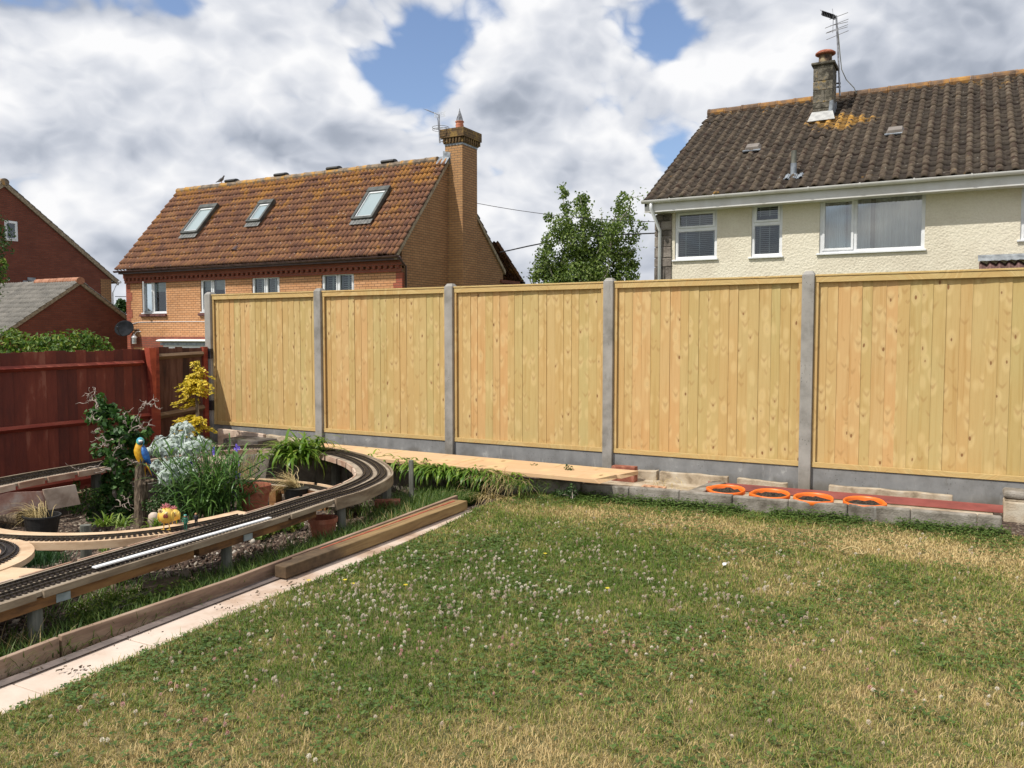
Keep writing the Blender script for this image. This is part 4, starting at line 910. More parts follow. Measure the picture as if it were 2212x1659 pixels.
# ---- middle house: buff brick, rust-tiled steep roof
HX0, HX1, HY = -26.25, -14.2, 19.6; HE = 3.70; HR = 6.88; YR = 22.05; YB = 25.6
h1 = thing('brick_house', 'buff brick house with rusty orange tiled roof and three roof windows', 'house', (HX0, HY, -1.4))
f1 = lambda u, z, d: (u, HY + d, z)
wz = lambda y, x: P(x, y, Y=HY)[2]
W1 = (P(306, 640, Y=HY)[0], P(359, 640, Y=HY)[0], wz(677, 333), wz(606, 333)); w = W1[1] - W1[0]
W2 = (P(433, 640, Y=HY)[0], P(487, 640, Y=HY)[0], W1[2], W1[3]); W3 = (P(543.5, 600, Y=HY)[0], P(603.5, 600, Y=HY)[0], W1[2], W1[3]); W4 = (P(694.5, 600, Y=HY)[0], P(764.5, 600, Y=HY)[0], W1[2], W1[3])
wall_holes(HX0, HX1, -1.4, HE - .1, [W1, W2, W3, W4], f1).build('front_wall', buff_front, h1, fix=False)
m = MB(); fy = lambda y, z: (HX1, y, z)
roofz = lambda y: HE + (HR - HE) * (y - (HY - .3)) / (YR - HY + .3) if y < YR else HR + (3.75 - HR) * (y - YR) / (YB - YR)
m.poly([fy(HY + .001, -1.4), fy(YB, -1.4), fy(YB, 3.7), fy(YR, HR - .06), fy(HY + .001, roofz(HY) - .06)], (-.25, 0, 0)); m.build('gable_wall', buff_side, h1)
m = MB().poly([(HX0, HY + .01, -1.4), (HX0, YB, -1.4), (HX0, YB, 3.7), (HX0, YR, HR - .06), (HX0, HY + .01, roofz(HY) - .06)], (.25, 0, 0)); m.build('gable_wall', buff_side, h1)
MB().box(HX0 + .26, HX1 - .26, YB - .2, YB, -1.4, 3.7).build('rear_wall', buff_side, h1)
rfh = roofgrid(HX0 - .08, HX1 + .06, HY - .32, HE + .02, YR, HR, .30, .17, prof_pan, .050, tile_l, 'roof', h1)
rb = roofgrid(HX0 - .08, HX1 + .06, YB + .1, 3.68, YR, HR, .30, .17, prof_pan, .050, tile_l, 'rear_roof', h1)
ridgeline(HX0 - .1, HX1 - .35, YR, HR + .06, .12, h1, ridgem)
# verge mortar / barge along the gable
m = MB(); vx = HX1 + .055
for (ya, za, yb, zb) in [(HY - .32, HE + .0, YR, HR), (YR, HR, YB + .1, 3.68)]:
    m.add([(vx, ya, za + .01), (vx, yb, zb + .01), (vx, yb, zb - .13), (vx, ya, za - .13), (vx - .1, ya, za + .01), (vx - .1, yb, zb + .01), (vx - .1, yb, zb - .13), (vx - .1, ya, za - .13)], [(0, 1, 2, 3), (7, 6, 5, 4), (0, 4, 5, 1), (3, 2, 6, 7), (0, 3, 7, 4), (1, 5, 6, 2)])
m.build('verge', mortar, h1)
# red dentil eaves band, quoins, string course, sills
m = MB(); zt = HE - .12
m.box(HX0 - .03, HX1 + .03, HY - .11, HY - .002, zt - .15, zt); m.box(HX0 - .02, HX1 + .02, HY - .06, HY - .0021, zt - .33, zt - .235)
x = HX0
while x < HX1 - .1: m.box(x, x + .1025, HY - .10, HY - .003, zt - .232, zt - .152); x += .2125
m.build('dentil_band', red_front, h1)
m = MB(); m.box(HX0, HX1, HY + .004, HY + .1, zt - .232, zt - .152)
for i, (xx, s) in enumerate([(HX0, 1), (HX1, -1)]):
    z = zt - .34; k = 0
    while z > -1.3:
        wq = .30 if k % 2 else .21; m.box(xx - s * .012, xx + s * wq, HY - .012, HY + .1, z - .295, z); z -= .30; k += 1
m.build('quoins', brickmat('quoin_brick', (.36, .085, .045), (.44, .12, .065), (.22, .10, .07), 0), h1)
MB().box(HX0 + .22, HX1 - .22, HY - .010, HY + .05, P(400, 738, Y=HY)[2] - .2, P(400, 727, Y=HY)[2]).build('string_course', red_front, h1)
for k, wd in enumerate((W1, W2, W3, W4)):
    m = MB(); n = 10
    for i in range(n): a = wd[0] - .05 + (wd[1] - wd[0] + .1) * i / n; m.obox((a + .05, HY - .03, wd[2] - .075), ((wd[1] - wd[0] + .1) / n / 2 - .004, 0, 0), (0, .05, -.012), (0, .01, .035))
    st = [[(0, .45, 0, 1, True, (.32, 'roman')), (.45, 1, 0, 1, False, (.32, 'roman'))], [(0, .48, 0, 1, True, (.32, 'roman')), (.48, 1, 0, 1, False, (.32, 'roman'))],
          [(0, .5, 0, 1, True, (1, 'shutter')), (.5, 1, 0, 1, True, (1, 'shutter'))], [(0, .5, 0, 1, True, (1, 'shutter')), (.5, 1, 0, 1, True, (1, 'shutter'))]][k]
    wi = window(h1, f1, *wd, st, label=['white window with left casement swung open and low blinds', 'white window with half drawn blinds', 'narrow white window with shutters inside', 'wider white window with shutters inside'][k])
    MB().box(wd[0] - .03, wd[1] + .03, HY - .01, HY + .06, wd[2] - .012, wd[2] + .028).build('sill', upvc, wi)
    m.build('tile_sill', M('sill_tile%d' % k, [(.3, (.07, .022, .02)), (.7, (.15, .05, .04))], ns=8, rough=.7) if k == 0 else MATS['sill_tile0'], wi)
    if k == 0:                                   # opened casement leaf
        hx = wd[0] + .07; a = Vector((hx, HY + .02, 0)); ang = R(-38); d = Vector((math.cos(ang), math.sin(ang), 0)); L = .44; z0, z1 = wd[2] + .05, wd[3] - .04; mm = MB()
        n_ = Vector((-d.y, d.x, 0)); c_ = lambda s, z: a + d * s + Vector((0, 0, z))
        for (s0, s1, c0, c1) in [(0, .055, z0, z1), (L - .055, L, z0, z1), (.055, L - .055, z0, z0 + .055), (.055, L - .055, z1 - .055, z1)]:
            mm.obox(c_((s0 + s1) / 2, (c0 + c1) / 2), d * (s1 - s0) / 2, n_ * .025, (0, 0, (c1 - c0) / 2))
        mm.build('open_casement', upvc, wi, bevel=.003)
        MB().add([c_(.05, z0 + .05), c_(L - .05, z0 + .05), c_(L - .05, z1 - .05), c_(.05, z1 - .05)], [(0, 1, 2, 3)]).build('glass_pane', glass, wi)
# gutters
def gutter(x0, x1, y, z, r, mat, par, name='gutter', n=10, cl=None):
    m = MB(); rings = []
    vs = []; fs = []
    for x in (x0, x1):
        for rr in (r, r * .9):
            for k in range(n + 1): a = math.pi + math.pi * k / n; vs.append((x, y + rr * math.cos(a), z + rr * math.sin(a)))
    N = n + 1
    for k in range(n): fs += [(k, k + 1, 2 * N + k + 1, 2 * N + k), (N + k, 3 * N + k, 3 * N + k + 1, N + k + 1), (k, N + k, N + k + 1, k + 1), (2 * N + k, 2 * N + k + 1, 3 * N + k + 1, 3 * N + k)]
    fs += [(0, 2 * N, 3 * N, N), (n, N + n, 3 * N + n, 2 * N + n)]; m.add(vs, fs)
    for x in (cl if cl is not None else np.arange(x0 + .9, x1, 1.9)):
        rg = [((xx, y, z), r * 1.12, r * 1.12, (0, 1, 0), (0, 0, 1)) for xx in (x - .03, x + .03)]
        vv = [(xx, y + r * 1.1 * math.cos(math.pi + math.pi * k / n), z + r * 1.1 * math.sin(math.pi + math.pi * k / n)) for xx in (x - .025, x + .025) for k in range(N)]; m.add(vv, [(k, k + 1, N + k + 1, N + k) for k in range(n)])
        m.box(x - .012, x + .012, y - r * 1.1, y + r, z - .003, z + .012)
    return m.build(name, mat, par, fix=False)
gutter(HX0 - .15, HX1 + .16, HY - .36, HE - .02, .062, brownpl, h1)
MB().box(HX0 - .02, HX1 + .03, HY - .30, HY - .12, HE - .13, HE - .05).build('soffit', brownpl, h1)
MB().tube([(HX1 + .13, HY - .3, HE - .06), (HX1 + .12, HY - .15, HE - .2), (HX1 + .08, HY + .08, HE - .3), (HX1 + .08, HY + .09, -1.3)], .035, 8).build('downpipe', brownpl, h1, smooth=True)
# roof windows
rn = Vector((0, -(HR - HE), YR - HY + .32)).normalized(); rp = (0, HY - .32, HE + .09); sd = Vector((0, YR - HY + .32, HR - HE)).normalized()
def roofwindow(tl, tr, br_, bl_, label):
    c = [planeP(x, y, rp, rn) for x, y in (tl, tr, br_, bl_)]; x0 = (c[0].x + c[3].x) / 2; x1 = (c[1].x + c[2].x) / 2; y0 = (c[2].y + c[3].y) / 2; y1 = (c[0].y + c[1].y) / 2
    A = Vector((0, y0, planeP(bl_[0], bl_[1], rp, rn).z)); A = Vector((0, y0, HE + .03 + (y0 - HY + .32) * (HR - HE) / (YR - HY + .32))); A = A + rn * .065; L = (y1 - y0) / sd.y; xc = (x0 + x1) / 2; hw = (x1 - x0) / 2
    o = lambda s, h: Vector((xc, A.y, A.z)) + sd * s + rn * h
    g = thing_part('roof_window', h1); g['label'] = label; X = Vector((1, 0, 0))
    m = MB(); m.obox(o(L * .5, .09), X * 0 + Vector((.001, 0, 0)), sd * .001, rn * .001)
    m = MB()
    for s in (-1, 1): m.obox(o(L / 2, .07) + X * s * (hw - .045), X * .045, sd * L / 2, rn * .06)
    m.obox(o(.05, .065), X * (hw - .092), sd * .05, rn * .055); m.obox(o(L - .08, .075), X * (hw + .012), sd * .09, rn * .07)
    m.build('frame', M('roof_window_frame', [(.3, (.05, .055, .05)), (.7, (.10, .105, .095))], ns=5, rough=.45, metal=.3, bstr=0) if 'roof_window_frame' not in MATS else MATS['roof_window_frame'], g, bevel=.006)
    mi = MB(); mi.obox(o(.12, .075), X * (hw - .095), sd * .02, rn * .02); mi.obox(o(L - .20, .075), X * (hw - .095), sd * .03, rn * .02)
    for s in (-1, 1): mi.obox(o(L / 2 - .04, .075) + X * s * (hw - .105), X * .012, sd * (L / 2 - .15), rn * .02)
    mi.build('sash', upvc, g)
    MB().obox(o(L / 2 - .03, .06), X * (hw - .1), sd * (L / 2 - .14), rn * .004).build('glass_pane', rwglass, g)
    mb = MB(); n = 12
    for i in range(n): mb.obox(o(-.10, .045 + .012 * (i % 2)) + X * (-hw + 2 * hw * (i + .5) / n), X * hw / n, sd * .10, rn * .006)
    mb.build('apron_flashing', M('apron', [(.3, (.10, .10, .095)), (.7, (.19, .19, .18))], ns=8, rough=.6) if 'apron' not in MATS else MATS['apron'], g)
def mk_rw():
    m, t, b = newmat('roof_window_glass'); b.inputs['Base Color'].default_value = (.30, .37, .38, 1); b.inputs['Roughness'].default_value = .04; b.inputs['Specular IOR Level'].default_value = 1.0; b.inputs['Coat Weight'].default_value = .6; return m
rwglass = mk_rw()
roofwindow((441, 447), (475, 446), (431.5, 506.6), (397, 506.6), 'tall roof window nearest the far end of the roof')
roofwindow((566.7, 438), (598, 436.7), (566.7, 481), (538.4, 483), 'small middle roof window')
roofwindow((803, 411), (848, 408.5), (809, 475.4), (764.6, 477), 'large roof window nearest the chimney')
for px in (495, 602, 716, 835, 476):
    if px == 476: continue
    xx = P(px + 6, 385, Y=YR)[0]; MB().loft([((xx - .27, YR, HR + .15), .10, .055, (0, 1, 0), (0, 0, 1)), ((xx - .25, YR, HR + .15), .14, .07, (0, 1, 0), (0, 0, 1)), ((xx + .25, YR, HR + .15), .14, .07, (0, 1, 0), (0, 0, 1)), ((xx + .27, YR, HR + .15), .10, .055, (0, 1, 0), (0, 0, 1))], 12).build('ridge_vent', blackpl, h1)
q = planeP(507, 540, rp, rn); MB().loft([(q + rn * .03 - sd * .05, .10, .06, (1, 0, 0), rn), (q + rn * .02 + sd * .16, .06, .03, (1, 0, 0), rn)], 10).build('vent_tile', brownpl, h1)
# chimney
ch = thing_part('chimney', h1); cx0, cx1, cy0, cy1 = HX1 - .13, HX1 + .53, 22.06, 22.95
MB().box(HX1 - .1, cx1, cy0, cy1, -1.4, 7.30).build('stack', [brickmat('chimney_front', (.44, .23, .095), (.51, .28, .12), (.20, .14, .09), 0)], ch)
MB().box(HX1 + .02, cx1 + .002, cy0 - .0, cy1 + .002, -1.4, 7.298).build('side_face', buff_side, ch) if 0 else None
o_ = ch.children[0]; o_.data.materials.append(buff_side)
for p in o_.data.polygons:
    if abs(p.normal.x) > .5: p.material_index = 1
m = MB(); lv = [(7.30, 7.345, .035, 1)]
MB().box(HX1 - .105, cx1 + .012, cy0 - .012, cy1 + .012, 7.30, 7.36).build('lead_band', lead, ch)
m.box(HX1 - .14, cx1 + .04, cy0 - .04, cy1 + .04, 7.362, 7.45)
k = 0
for xx in np.arange(HX1 - .13, cx1 + .02, .115): m.box(xx, xx + .06, cy0 - .085, cy0 - .041, 7.452 - .06, 7.53)
for yy in np.arange(cy0 - .02, cy1 + .02, .13): m.box(cx1 + .041, cx1 + .085, yy, yy + .065, 7.39, 7.53)
m.box(HX1 - .16, cx1 + .038, cy0 - .038, cy1 + .038, 7.451, 7.53)
m.box(HX1 - .22, cx1 + .11, cy0 - .11, cy1 + .11, 7.532, 7.80)
m.build('corbelled_cap', capbrick, ch)
for p in []: pass
q = P(993, 295, Y=22.5); cxx, cyy = q[0], 22.5
MB().lathe([(.125, 7.79), (.125, 8.0), (.13, 8.0), (.13, 8.02), (.118, 8.02), (.118, 8.10), (.14, 8.10), (.14, 8.125), (.11, 8.125)], (cxx, cyy, 0), 20).build('chimney_pot', M('pot_clay', [(.3, (.45, .16, .09)), (.7, (.56, .22, .13))], ns=5, rough=.8), ch)
m = MB()
for k in range(26): a = 2 * math.pi * k / 26; m.tube([(cxx + .11 * math.cos(a + .05 * (k % 2)), cyy + .11 * math.sin(a), 8.125), (cxx + .085 * math.cos(a), cyy + .085 * math.sin(a), 8.24), (cxx + .01 * math.cos(a), cyy + .01 * math.sin(a), 8.47)], .006, 4)
m.lathe([(.015, 8.45), (.012, 8.52), (.004, 8.53)], (cxx, cyy, 0), 8); m.build('wire_cowl', metalm, ch)
m = MB(); q = rn
m.poly([(HX1 - .62, cy0 - .75, 0), (HX1 + .05, cy0 - .42, 0)], (0, 0, 0)) if 0 else None
for (a, b, c) in [((HX1 - .42, cy0 - .20), (HX1 + .08, cy0 + .06), .05)]:
    zz = lambda y: HE + .03 + (min(y, YR) - HY + .32) * (HR - HE) / (YR - HY + .32)
    m.add([(a[0], a[1], zz(a[1]) + .06), (b[0], a[1] - .05, zz(a[1] - .05) + .07), (b[0], b[1], zz(b[1]) + .12), (a[0], b[1], zz(b[1]) + .10)], [(0, 1, 2, 3)])
    m.add([(a[0] + .25, cy0 - .012, zz(cy0) - .1), (b[0] + .02, cy0 - .012, zz(cy0) - .18), (b[0] + .02, cy0 - .012, zz(cy0) + .18), (a[0] + .25, cy0 - .012, zz(cy0) + .25)], [(0, 1, 2, 3)])
m.build('lead_flashing', lead, ch, fix=False)
# rear wing seen past the gable
rw2 = thing_part('rear_wing', h1); g0 = P(1117, 600, X=HX1 - .02); YW = g0[1]
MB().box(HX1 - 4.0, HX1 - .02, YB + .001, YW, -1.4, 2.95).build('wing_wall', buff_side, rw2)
m = MB(); z = 2.95
m.box(HX1 - 3.9, HX1 + .02, YB + .002, YW + .03, 2.953, 3.25); m.box(HX1 - 3.9, HX1 + .05, YB - .2, YW + .10, 3.253, 3.36); m.build('wing_band', red_side, rw2)
roofgrid(HX1 - 4.0, HX1 + .08, YW + .28, 3.36, YB - .55, 4.62, .235, .15, prof_pan, .022, tile_l, 'wing_roof', rw2)
MB().tube([(HX1 - 4, YW + .33, 3.33), (HX1 + .12, YW + .33, 3.33)], .055, 8).build('wing_gutter', blackpl, rw2)
MB().tube([(HX1 + .07, YW + .3, 3.30), (HX1 + .06, YW + .03, 3.1), (HX1 + .06, YW + .03, -1)], .035, 8).build('wing_downpipe', brownpl, rw2)
# things on the house front
c_ = P(420, 744, Y=HY - .2); x0 = P(352, 738, Y=HY - .25)[0]; x1 = P(560, 738, Y=HY - .25)[0]; zt_ = P(400, 733, Y=HY - .25)[2]; cn = thing('door_canopy', 'white canopy roof low on the buff brick house', 'canopy', (x0, HY, zt_ - .3))
m = MB(); m.loft([((x0, HY - .3, zt_ - .05), .16, .03, (0, 1, 0), (0, 0, 1)), ((x0 + .05, HY - .3, zt_ - .05), .28, .06, (0, 1, 0), (0, 0, 1)), ((x1, HY - .3, zt_ - .05), .28, .06, (0, 1, 0), (0, 0, 1))], 14); m.build('canopy_roof', whitepl, cn, smooth=False)
MB().box(x0 + .14, x1, HY - .48, HY - .04, zt_ - .20, zt_ - .112).build('fascia', lead, cn); MB().box(x0 + .22, x1, HY - .42, HY - .04, zt_ - .40, zt_ - .202).build('bay_top', whitepl, cn)
# satellite dish
q = Vector(P(268, 709, Y=HY - .35)); dish = thing('satellite_dish', 'dark grey satellite dish on the corner of the brick house', 'satellite dish', tuple(q))
ax = Vector((.35, -1, .38)).normalized(); A = Vector((1, 0, 0)); A = (A - ax * A.dot(ax)).normalized(); B = ax.cross(A)
m = MB(); rings = []
for i in range(8): r = .01 + .36 * i / 7 * 1.0; rings.append((q - ax * (.07 - .07 * (i / 7) ** 2), r, r * .80, A, B))
for i in range(7, -1, -1): r = .01 + .358 * i / 7; rings.append((q - ax * (.085 - .07 * (i / 7) ** 2), r, r * .80, A, B))
m.loft(rings, 28).build('reflector', dishm, dish, smooth=True)
MB().tube([q - ax * .06 + B * (-.3), q + ax * .16 - B * .26, q + ax * .32 - B * .12], .012, 6).tube([q + ax * .30 - B * .14, q + ax * .36 - B * .08], .028, 8).build('feed_arm', darkmetal, dish)
MB().tube([q - ax * .08, q - ax * .2 + Vector((.15, .05, 0)), (q.x + .35, HY, q.z - .05)], .02, 6).build('mount_arm', darkmetal, dish)
# lantern
q = Vector(P(290, 735, Y=HY - .18)); la = thing('wall_lantern', 'small white lantern lamp on the brick wall below the satellite dish', 'lamp', tuple(q))
MB().lathe([(.06, -.13), (.075, -.11), (.085, .09), (.11, .10), (.08, .13), (.03, .20), (.015, .23)], q, 8).build('lantern_body', upvc, la)
m = MB()
for k in range(8): a = 2 * math.pi * (k + .5) / 8; m.obox(q + Vector((math.cos(a) * .0765, math.sin(a) * .0765, -.01)), (math.cos(a) * .002, math.sin(a) * .002, 0), (-math.sin(a) * .019, math.cos(a) * .019, 0), (0, 0, .07))
m.build('glass', M('lantern_glass', [(.3, (.18, .2, .2)), (.7, (.3, .32, .32))], ns=4, rough=.15, bstr=0), la)
MB().tube([q + Vector((0, .03, .22)), q + Vector((.0, .10, .30)), q + Vector((.05, .17, .31)), q + Vector((.14, .17, .31))], .012, 6).build('bracket', upvc, la)
m = MB().tube([P(x, y, Y=HY - .012) for x, y in [(268, 713), (274, 702), (300, 696), (350, 695), (430, 694.6), (470, 695.5), (520, 694)]], .010, 5); tag(m.build('phone_wire', whitepl), 'thin pale wire pinned across the buff brick wall', 'wire')

# aerial on the brick chimney
b0 = Vector(P(949, 302, Y=22.0)); ae = thing('tv_aerial', 'television aerial with round loop strapped to the brick chimney', 'aerial', tuple(b0))
at = lambda x, y: Vector(P(x, y, Y=22.0))
m = MB().tube([at(950, 309), at(949, 290), at(948.3, 247)], .022, 6).tube([at(948.3, 303), at(965, 297)], .012, 5).tube([at(948.3, 306), at(965, 306)], .012, 5); m.build('mast', metalm, ae)
m = MB(); c = at(952, 277); 
m.tube([c + Vector((math.cos(a) * .26, math.sin(a) * .26, .02)) for a in np.linspace(0, 6.28, 25)], .009, 5); m.tube([c + Vector((-.26, 0, .0)), c + Vector((.26, 0, 0))], .010, 5); m.tube([c + Vector((math.cos(a) * .26, math.sin(a) * .26, -.045)) for a in np.linspace(0, 6.28, 25)], .007, 5); m.build('loop', metalm, ae)
a, b = at(921, 237), at(949, 249); m = MB().tube([a, b], .012, 5); d = (b - a).normalized(); s = Vector((0, 1, 0)).cross(d).normalized()
for i in range(11): p = a.lerp(b, .03 + i * .07); m.tube([p - Vector((.05, .12, -.01)), p + Vector((.05, .12, -.01))], .004, 4)
m.build('yagi', metalm, ae)
c = at(950, 248.5); m = MB()
for k in range(5): z = -.07 + k * .035; m.tube([c + Vector((-.16, -.05, z)), c + Vector((.16, .05, z + .02))], .005, 4)
for k in (-1, 1): m.tube([c + Vector((.16 * k, .05 * k, -.09)), c + Vector((.16 * k, .05 * k, .10))], .007, 4)
m.build('reflector_grid', whitepl, ae)
MB().tube([at(944, 252), at(946, 262), at(946.5, 275), at(948.5, 290)], .008, 5).build('cable', darkmetal, ae)

# ---- left dark red brick house and its garage
h2 = thing('red_house', 'tall dark red brick gable house at the left edge', 'house', (-34, 20, -1.4)); GX = -34.0
ap = P(8, 392, X=GX); rb_ = P(250, 604, X=GX); sl2 = (ap[2] - rb_[2]) / (rb_[1] - ap[1]); yl = ap[1] - (rb_[1] - ap[1]); yw = rb_[1] - .25
f2 = lambda u, z, d: (GX - d, u, z)
wn = (P(10, 500, X=GX)[1], P(38.5, 500, X=GX)[1], P(24, 520, X=GX)[2], P(24, 477, X=GX)[2])
m = wall_holes(yl, yw, -1.4, rb_[2] - .2, [], f2); zw = rb_[2] - .2
# gable triangle with the window hole, built as vertical strips
us = sorted({yl, yw, ap[1], wn[0], wn[1], *np.linspace(yl, yw, 9)}); zr = lambda y: ap[2] - sl2 * abs(y - ap[1]) - .1
for a, b in zip(us, us[1:]):
    if wn[0] <= (a + b) / 2 <= wn[1]:
        m.add([f2(a, zw, 0), f2(b, zw, 0), f2(b, wn[2], 0), f2(a, wn[2], 0)], [(0, 1, 2, 3)]); m.add([f2(a, wn[3], 0), f2(b, wn[3], 0), f2(b, zr(b), 0), f2(a, zr(a), 0)], [(0, 1, 2, 3)])
    else: m.add([f2(a, zw, 0), f2(b, zw, 0), f2(b, zr(b), 0), f2(a, zr(a), 0)], [(0, 1, 2, 3)])
m.add([(GX, yw, -1.4), (GX - 8, yw, -1.4), (GX - 8, yw, zr(yw)), (GX, yw, zr(yw))], [(0, 1, 2, 3)]); m.add([(GX, yl, -1.4), (GX - 8, yl, -1.4), (GX - 8, yl, zr(yl)), (GX, yl, zr(yl))], [(0, 1, 2, 3)])
m.build('gable_wall', red_side, h2, fix=False)
window(h2, f2, *wn, [(0, 1, 0, 1, True, None)], depth=.06)
roofgrid(GX - 8, GX + .08, rb_[1] + .1, rb_[2] - .05, ap[1], ap[2], .30, .15, prof_pan, .022, tile_g, 'roof', h2); roofgrid(GX - 8, GX + .08, yl - .2, ap[2] - sl2 * (ap[1] - yl + .2), ap[1], ap[2], .30, .15, prof_pan, .022, tile_g, 'roof', h2)
m = MB(); vx = GX + .07
for (ya, za, yb, zb) in [(yl - .2, ap[2] - sl2 * (ap[1] - yl + .2), ap[1], ap[2]), (ap[1], ap[2], rb_[1] + .1, rb_[2] - .05)]:
    m.add([(vx, ya, za), (vx, yb, zb), (vx, yb, zb - .2), (vx, ya, za - .2), (vx - .1, ya, za), (vx - .1, yb, zb), (vx - .1, yb, zb - .2), (vx - .1, ya, za - .2)], [(0, 1, 2, 3), (7, 6, 5, 4), (0, 4, 5, 1), (3, 2, 6, 7), (0, 3, 7, 4), (1, 5, 6, 2)])
m.build('verge', mortar, h2)
ridgeline(GX - 8, GX + .1, ap[1], ap[2] + .05, .14, h2, ridgem)
MB().box(GX - .02, GX + .012, yw - .52, yw + .012, -1.4, zr(yw) - .1).build('quoins', buff_side, h2)
MB().tube([(GX - 3, yw + .34, rb_[2] - .12), (GX + .2, yw + .34, rb_[2] - .12)], .06, 8).tube([(GX + .05, yw + .30, rb_[2] - .15), (GX + .03, yw + .06, rb_[2] - .6), (GX + .03, yw + .06, -1)], .035, 8).build('gutter', upvc, h2)
g2 = thing('brick_garage', 'low dark red brick garage with grey tiled roof before the tall red house', 'garage', (-28, 18, -1.4)); QX = -28.0
ap = P(171, 606, X=QX); r2 = P(264, 677, X=QX); s2 = (ap[2] - r2[2]) / (r2[1] - ap[1]); yA, yB_ = ap[1] - 3.3, ap[1] + 2.6
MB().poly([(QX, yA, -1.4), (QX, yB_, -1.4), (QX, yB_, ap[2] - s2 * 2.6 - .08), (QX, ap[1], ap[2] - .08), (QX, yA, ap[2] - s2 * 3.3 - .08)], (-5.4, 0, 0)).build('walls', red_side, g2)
ridx = P(82, 610, Y=ap[1])[0]
roofgrid(QX - 5.6, QX + .08, yA - .3, ap[2] - s2 * 3.6, ap[1], ap[2], .30, .15, prof_pan, .022, tile_g, 'roof', g2); roofgrid(QX - 5.6, QX + .08, yB_ + .2, ap[2] - s2 * 2.8, ap[1], ap[2], .30, .15, prof_pan, .022, tile_g, 'roof', g2)
m = MB(); vx = QX + .07
for (ya, za, yb, zb) in [(yA - .3, ap[2] - s2 * 3.6, ap[1], ap[2]), (ap[1], ap[2], yB_ + .2, ap[2] - s2 * 2.8)]:
    m.add([(vx, ya, za), (vx, yb, zb), (vx, yb, zb - .14), (vx, ya, za - .14), (vx - .1, ya, za), (vx - .1, yb, zb), (vx - .1, yb, zb - .14), (vx - .1, ya, za - .14)], [(0, 1, 2, 3), (7, 6, 5, 4), (0, 4, 5, 1), (3, 2, 6, 7), (0, 3, 7, 4), (1, 5, 6, 2)])
m.build('verge', mortar, g2); ridgeline(ridx, QX + .1, ap[1], ap[2] + .05, .13, g2, M('terracotta_ridge', [(.3, (.30, .13, .07)), (.7, (.42, .2, .12))], ns=5, isl=.3, rough=.85))
m = MB(); A = Vector((ridx - .2, ap[1] - .0, ap[2] + .22)); n = 9
for k in range(n):
    a = P(76 - k * 9.4, 600 + k * 6.8, X=GX + .03); b = (GX + .04, a[1] - .02, a[2] - .42); m.box(GX + .01, GX + .03, a[1] - .32, a[1] + .02, a[2] - .42, a[2])
m.build('stepped_flashing', lead, g2)
q = P(34, 688 - 40, Y=ap[1] - 2.0); 

# ---- right house: cream render, brown mossy tiles
KY = 18.0; KE = 4.36; KR = 7.44; KYE = 17.6; KYR = 22.8; KX0 = P(1419, 500, Y=KY)[0]; KX1 = 9.0
h3 = thing('rendered_house', 'cream rendered house with mossy brown tiled roof behind the new fence', 'house', (KX0, KY, -1.4))
f3 = lambda u, z, d: (u, KY + d, z); X3 = lambda x, y=500: P(x, y, Y=KY)[0]; Z3 = lambda x, y: P(x, y, Y=KY)[2]
V1 = (X3(1458), X3(1549), Z3(1549, 558), Z3(1458, 456)); V2 = (X3(1623), X3(1690), Z3(1690, 553), Z3(1623, 438)); V3 = (X3(1770), X3(1998), Z3(1998, 538), Z3(1770, 428)); V4 = (X3(2204), X3(2330), V2[2] + .1, V3[3])
wall_holes(KX0 + .001, KX1, -1.4, KE - .05, [V1, V2, V3, V4], f3, .1).build('front_wall', cream, h3, fix=False)
MB().poly([(KX0, KY + .002, -1.4), (KX0, 2 * KYR - KY, -1.4), (KX0, 2 * KYR - KY, KE - .1), (KX0, KYR, KR - .1), (KX0, KY + .002, KE + .1)], (.25, 0, 0)).build('gable_wall', cream, h3)
window(h3, f3, *V1, [(0, 1, 0, .62, False, (1, 'slat')), (0, 1, .62, 1, True, (1, 'slat'))], label='white window with slatted blinds beside the stone corner')
window(h3, f3, *V2, [(0, 1, 0, .62, False, (1, 'slat')), (0, 1, .62, 1, True, (.6, 'slat'))], label='narrow white window with top light open')
window(h3, f3, *V3, [(0, .34, 0, 1, True, (.72, 'net')), (.34, 1, 0, 1, False, (.22, 'net'))], label='wide white window with net curtains', gm=glass2)
window(h3, f3, *V4, [(0, 1, 0, 1, True, (2, 'net'))])
for v, lab in ((V1, 1), (V2, 2), (V3, 3), (V4, 4)): MB().box(v[0] - .05, v[1] + .03, KY - .05, KY + .03, v[2] - .03, v[2] + .004).build('sill', upvc, h3, bevel=.004)
roofgrid(-6.2, KX1 + .1, KYE - .03, KE + .03, KYR, KR, .255, .30, lambda u: prof_roll((u * 2) % 1 * 1.0) if 0 else prof_roll(u), .022, tile_r, 'roof', h3, rough=.006) if 0 else roofgrid(-6.2, KX1 + .1, KYE - .03, KE + .03, KYR, KR, .27, .245, prof_roll, .030, tile_r, 'roof', h3, rough=.006)
roofgrid(-6.2, KX1 + .1, 2 * KYR - KYE, KE, KYR, KR, .27, .245, prof_roll, .030, tile_r, 'rear_roof', h3)
ridgeline(-6.22, KX1, KYR, KR + .05, .13, h3, ridgem2)
m = MB(); vx = -6.2
for (ya, za, yb, zb) in [(KYE, KE + .03, KYR, KR), (KYR, KR, 2 * KYR - KYE, KE)]: m.add([(vx, ya, za), (vx, yb, zb), (vx, yb, zb - .15), (vx, ya, za - .15), (vx + .05, ya, za), (vx + .05, yb, zb), (vx + .05, yb, zb - .15), (vx + .05, ya, za - .15)], [(0, 1, 2, 3), (7, 6, 5, 4), (0, 4, 5, 1), (3, 2, 6, 7), (0, 3, 7, 4), (1, 5, 6, 2)])
m.build('verge', upvc, h3)
MB().box(-6.2, KX1, KYE, KYE + .03, KE - .25, KE - .02).build('fascia_board', gutterw, h3, bevel=.004)
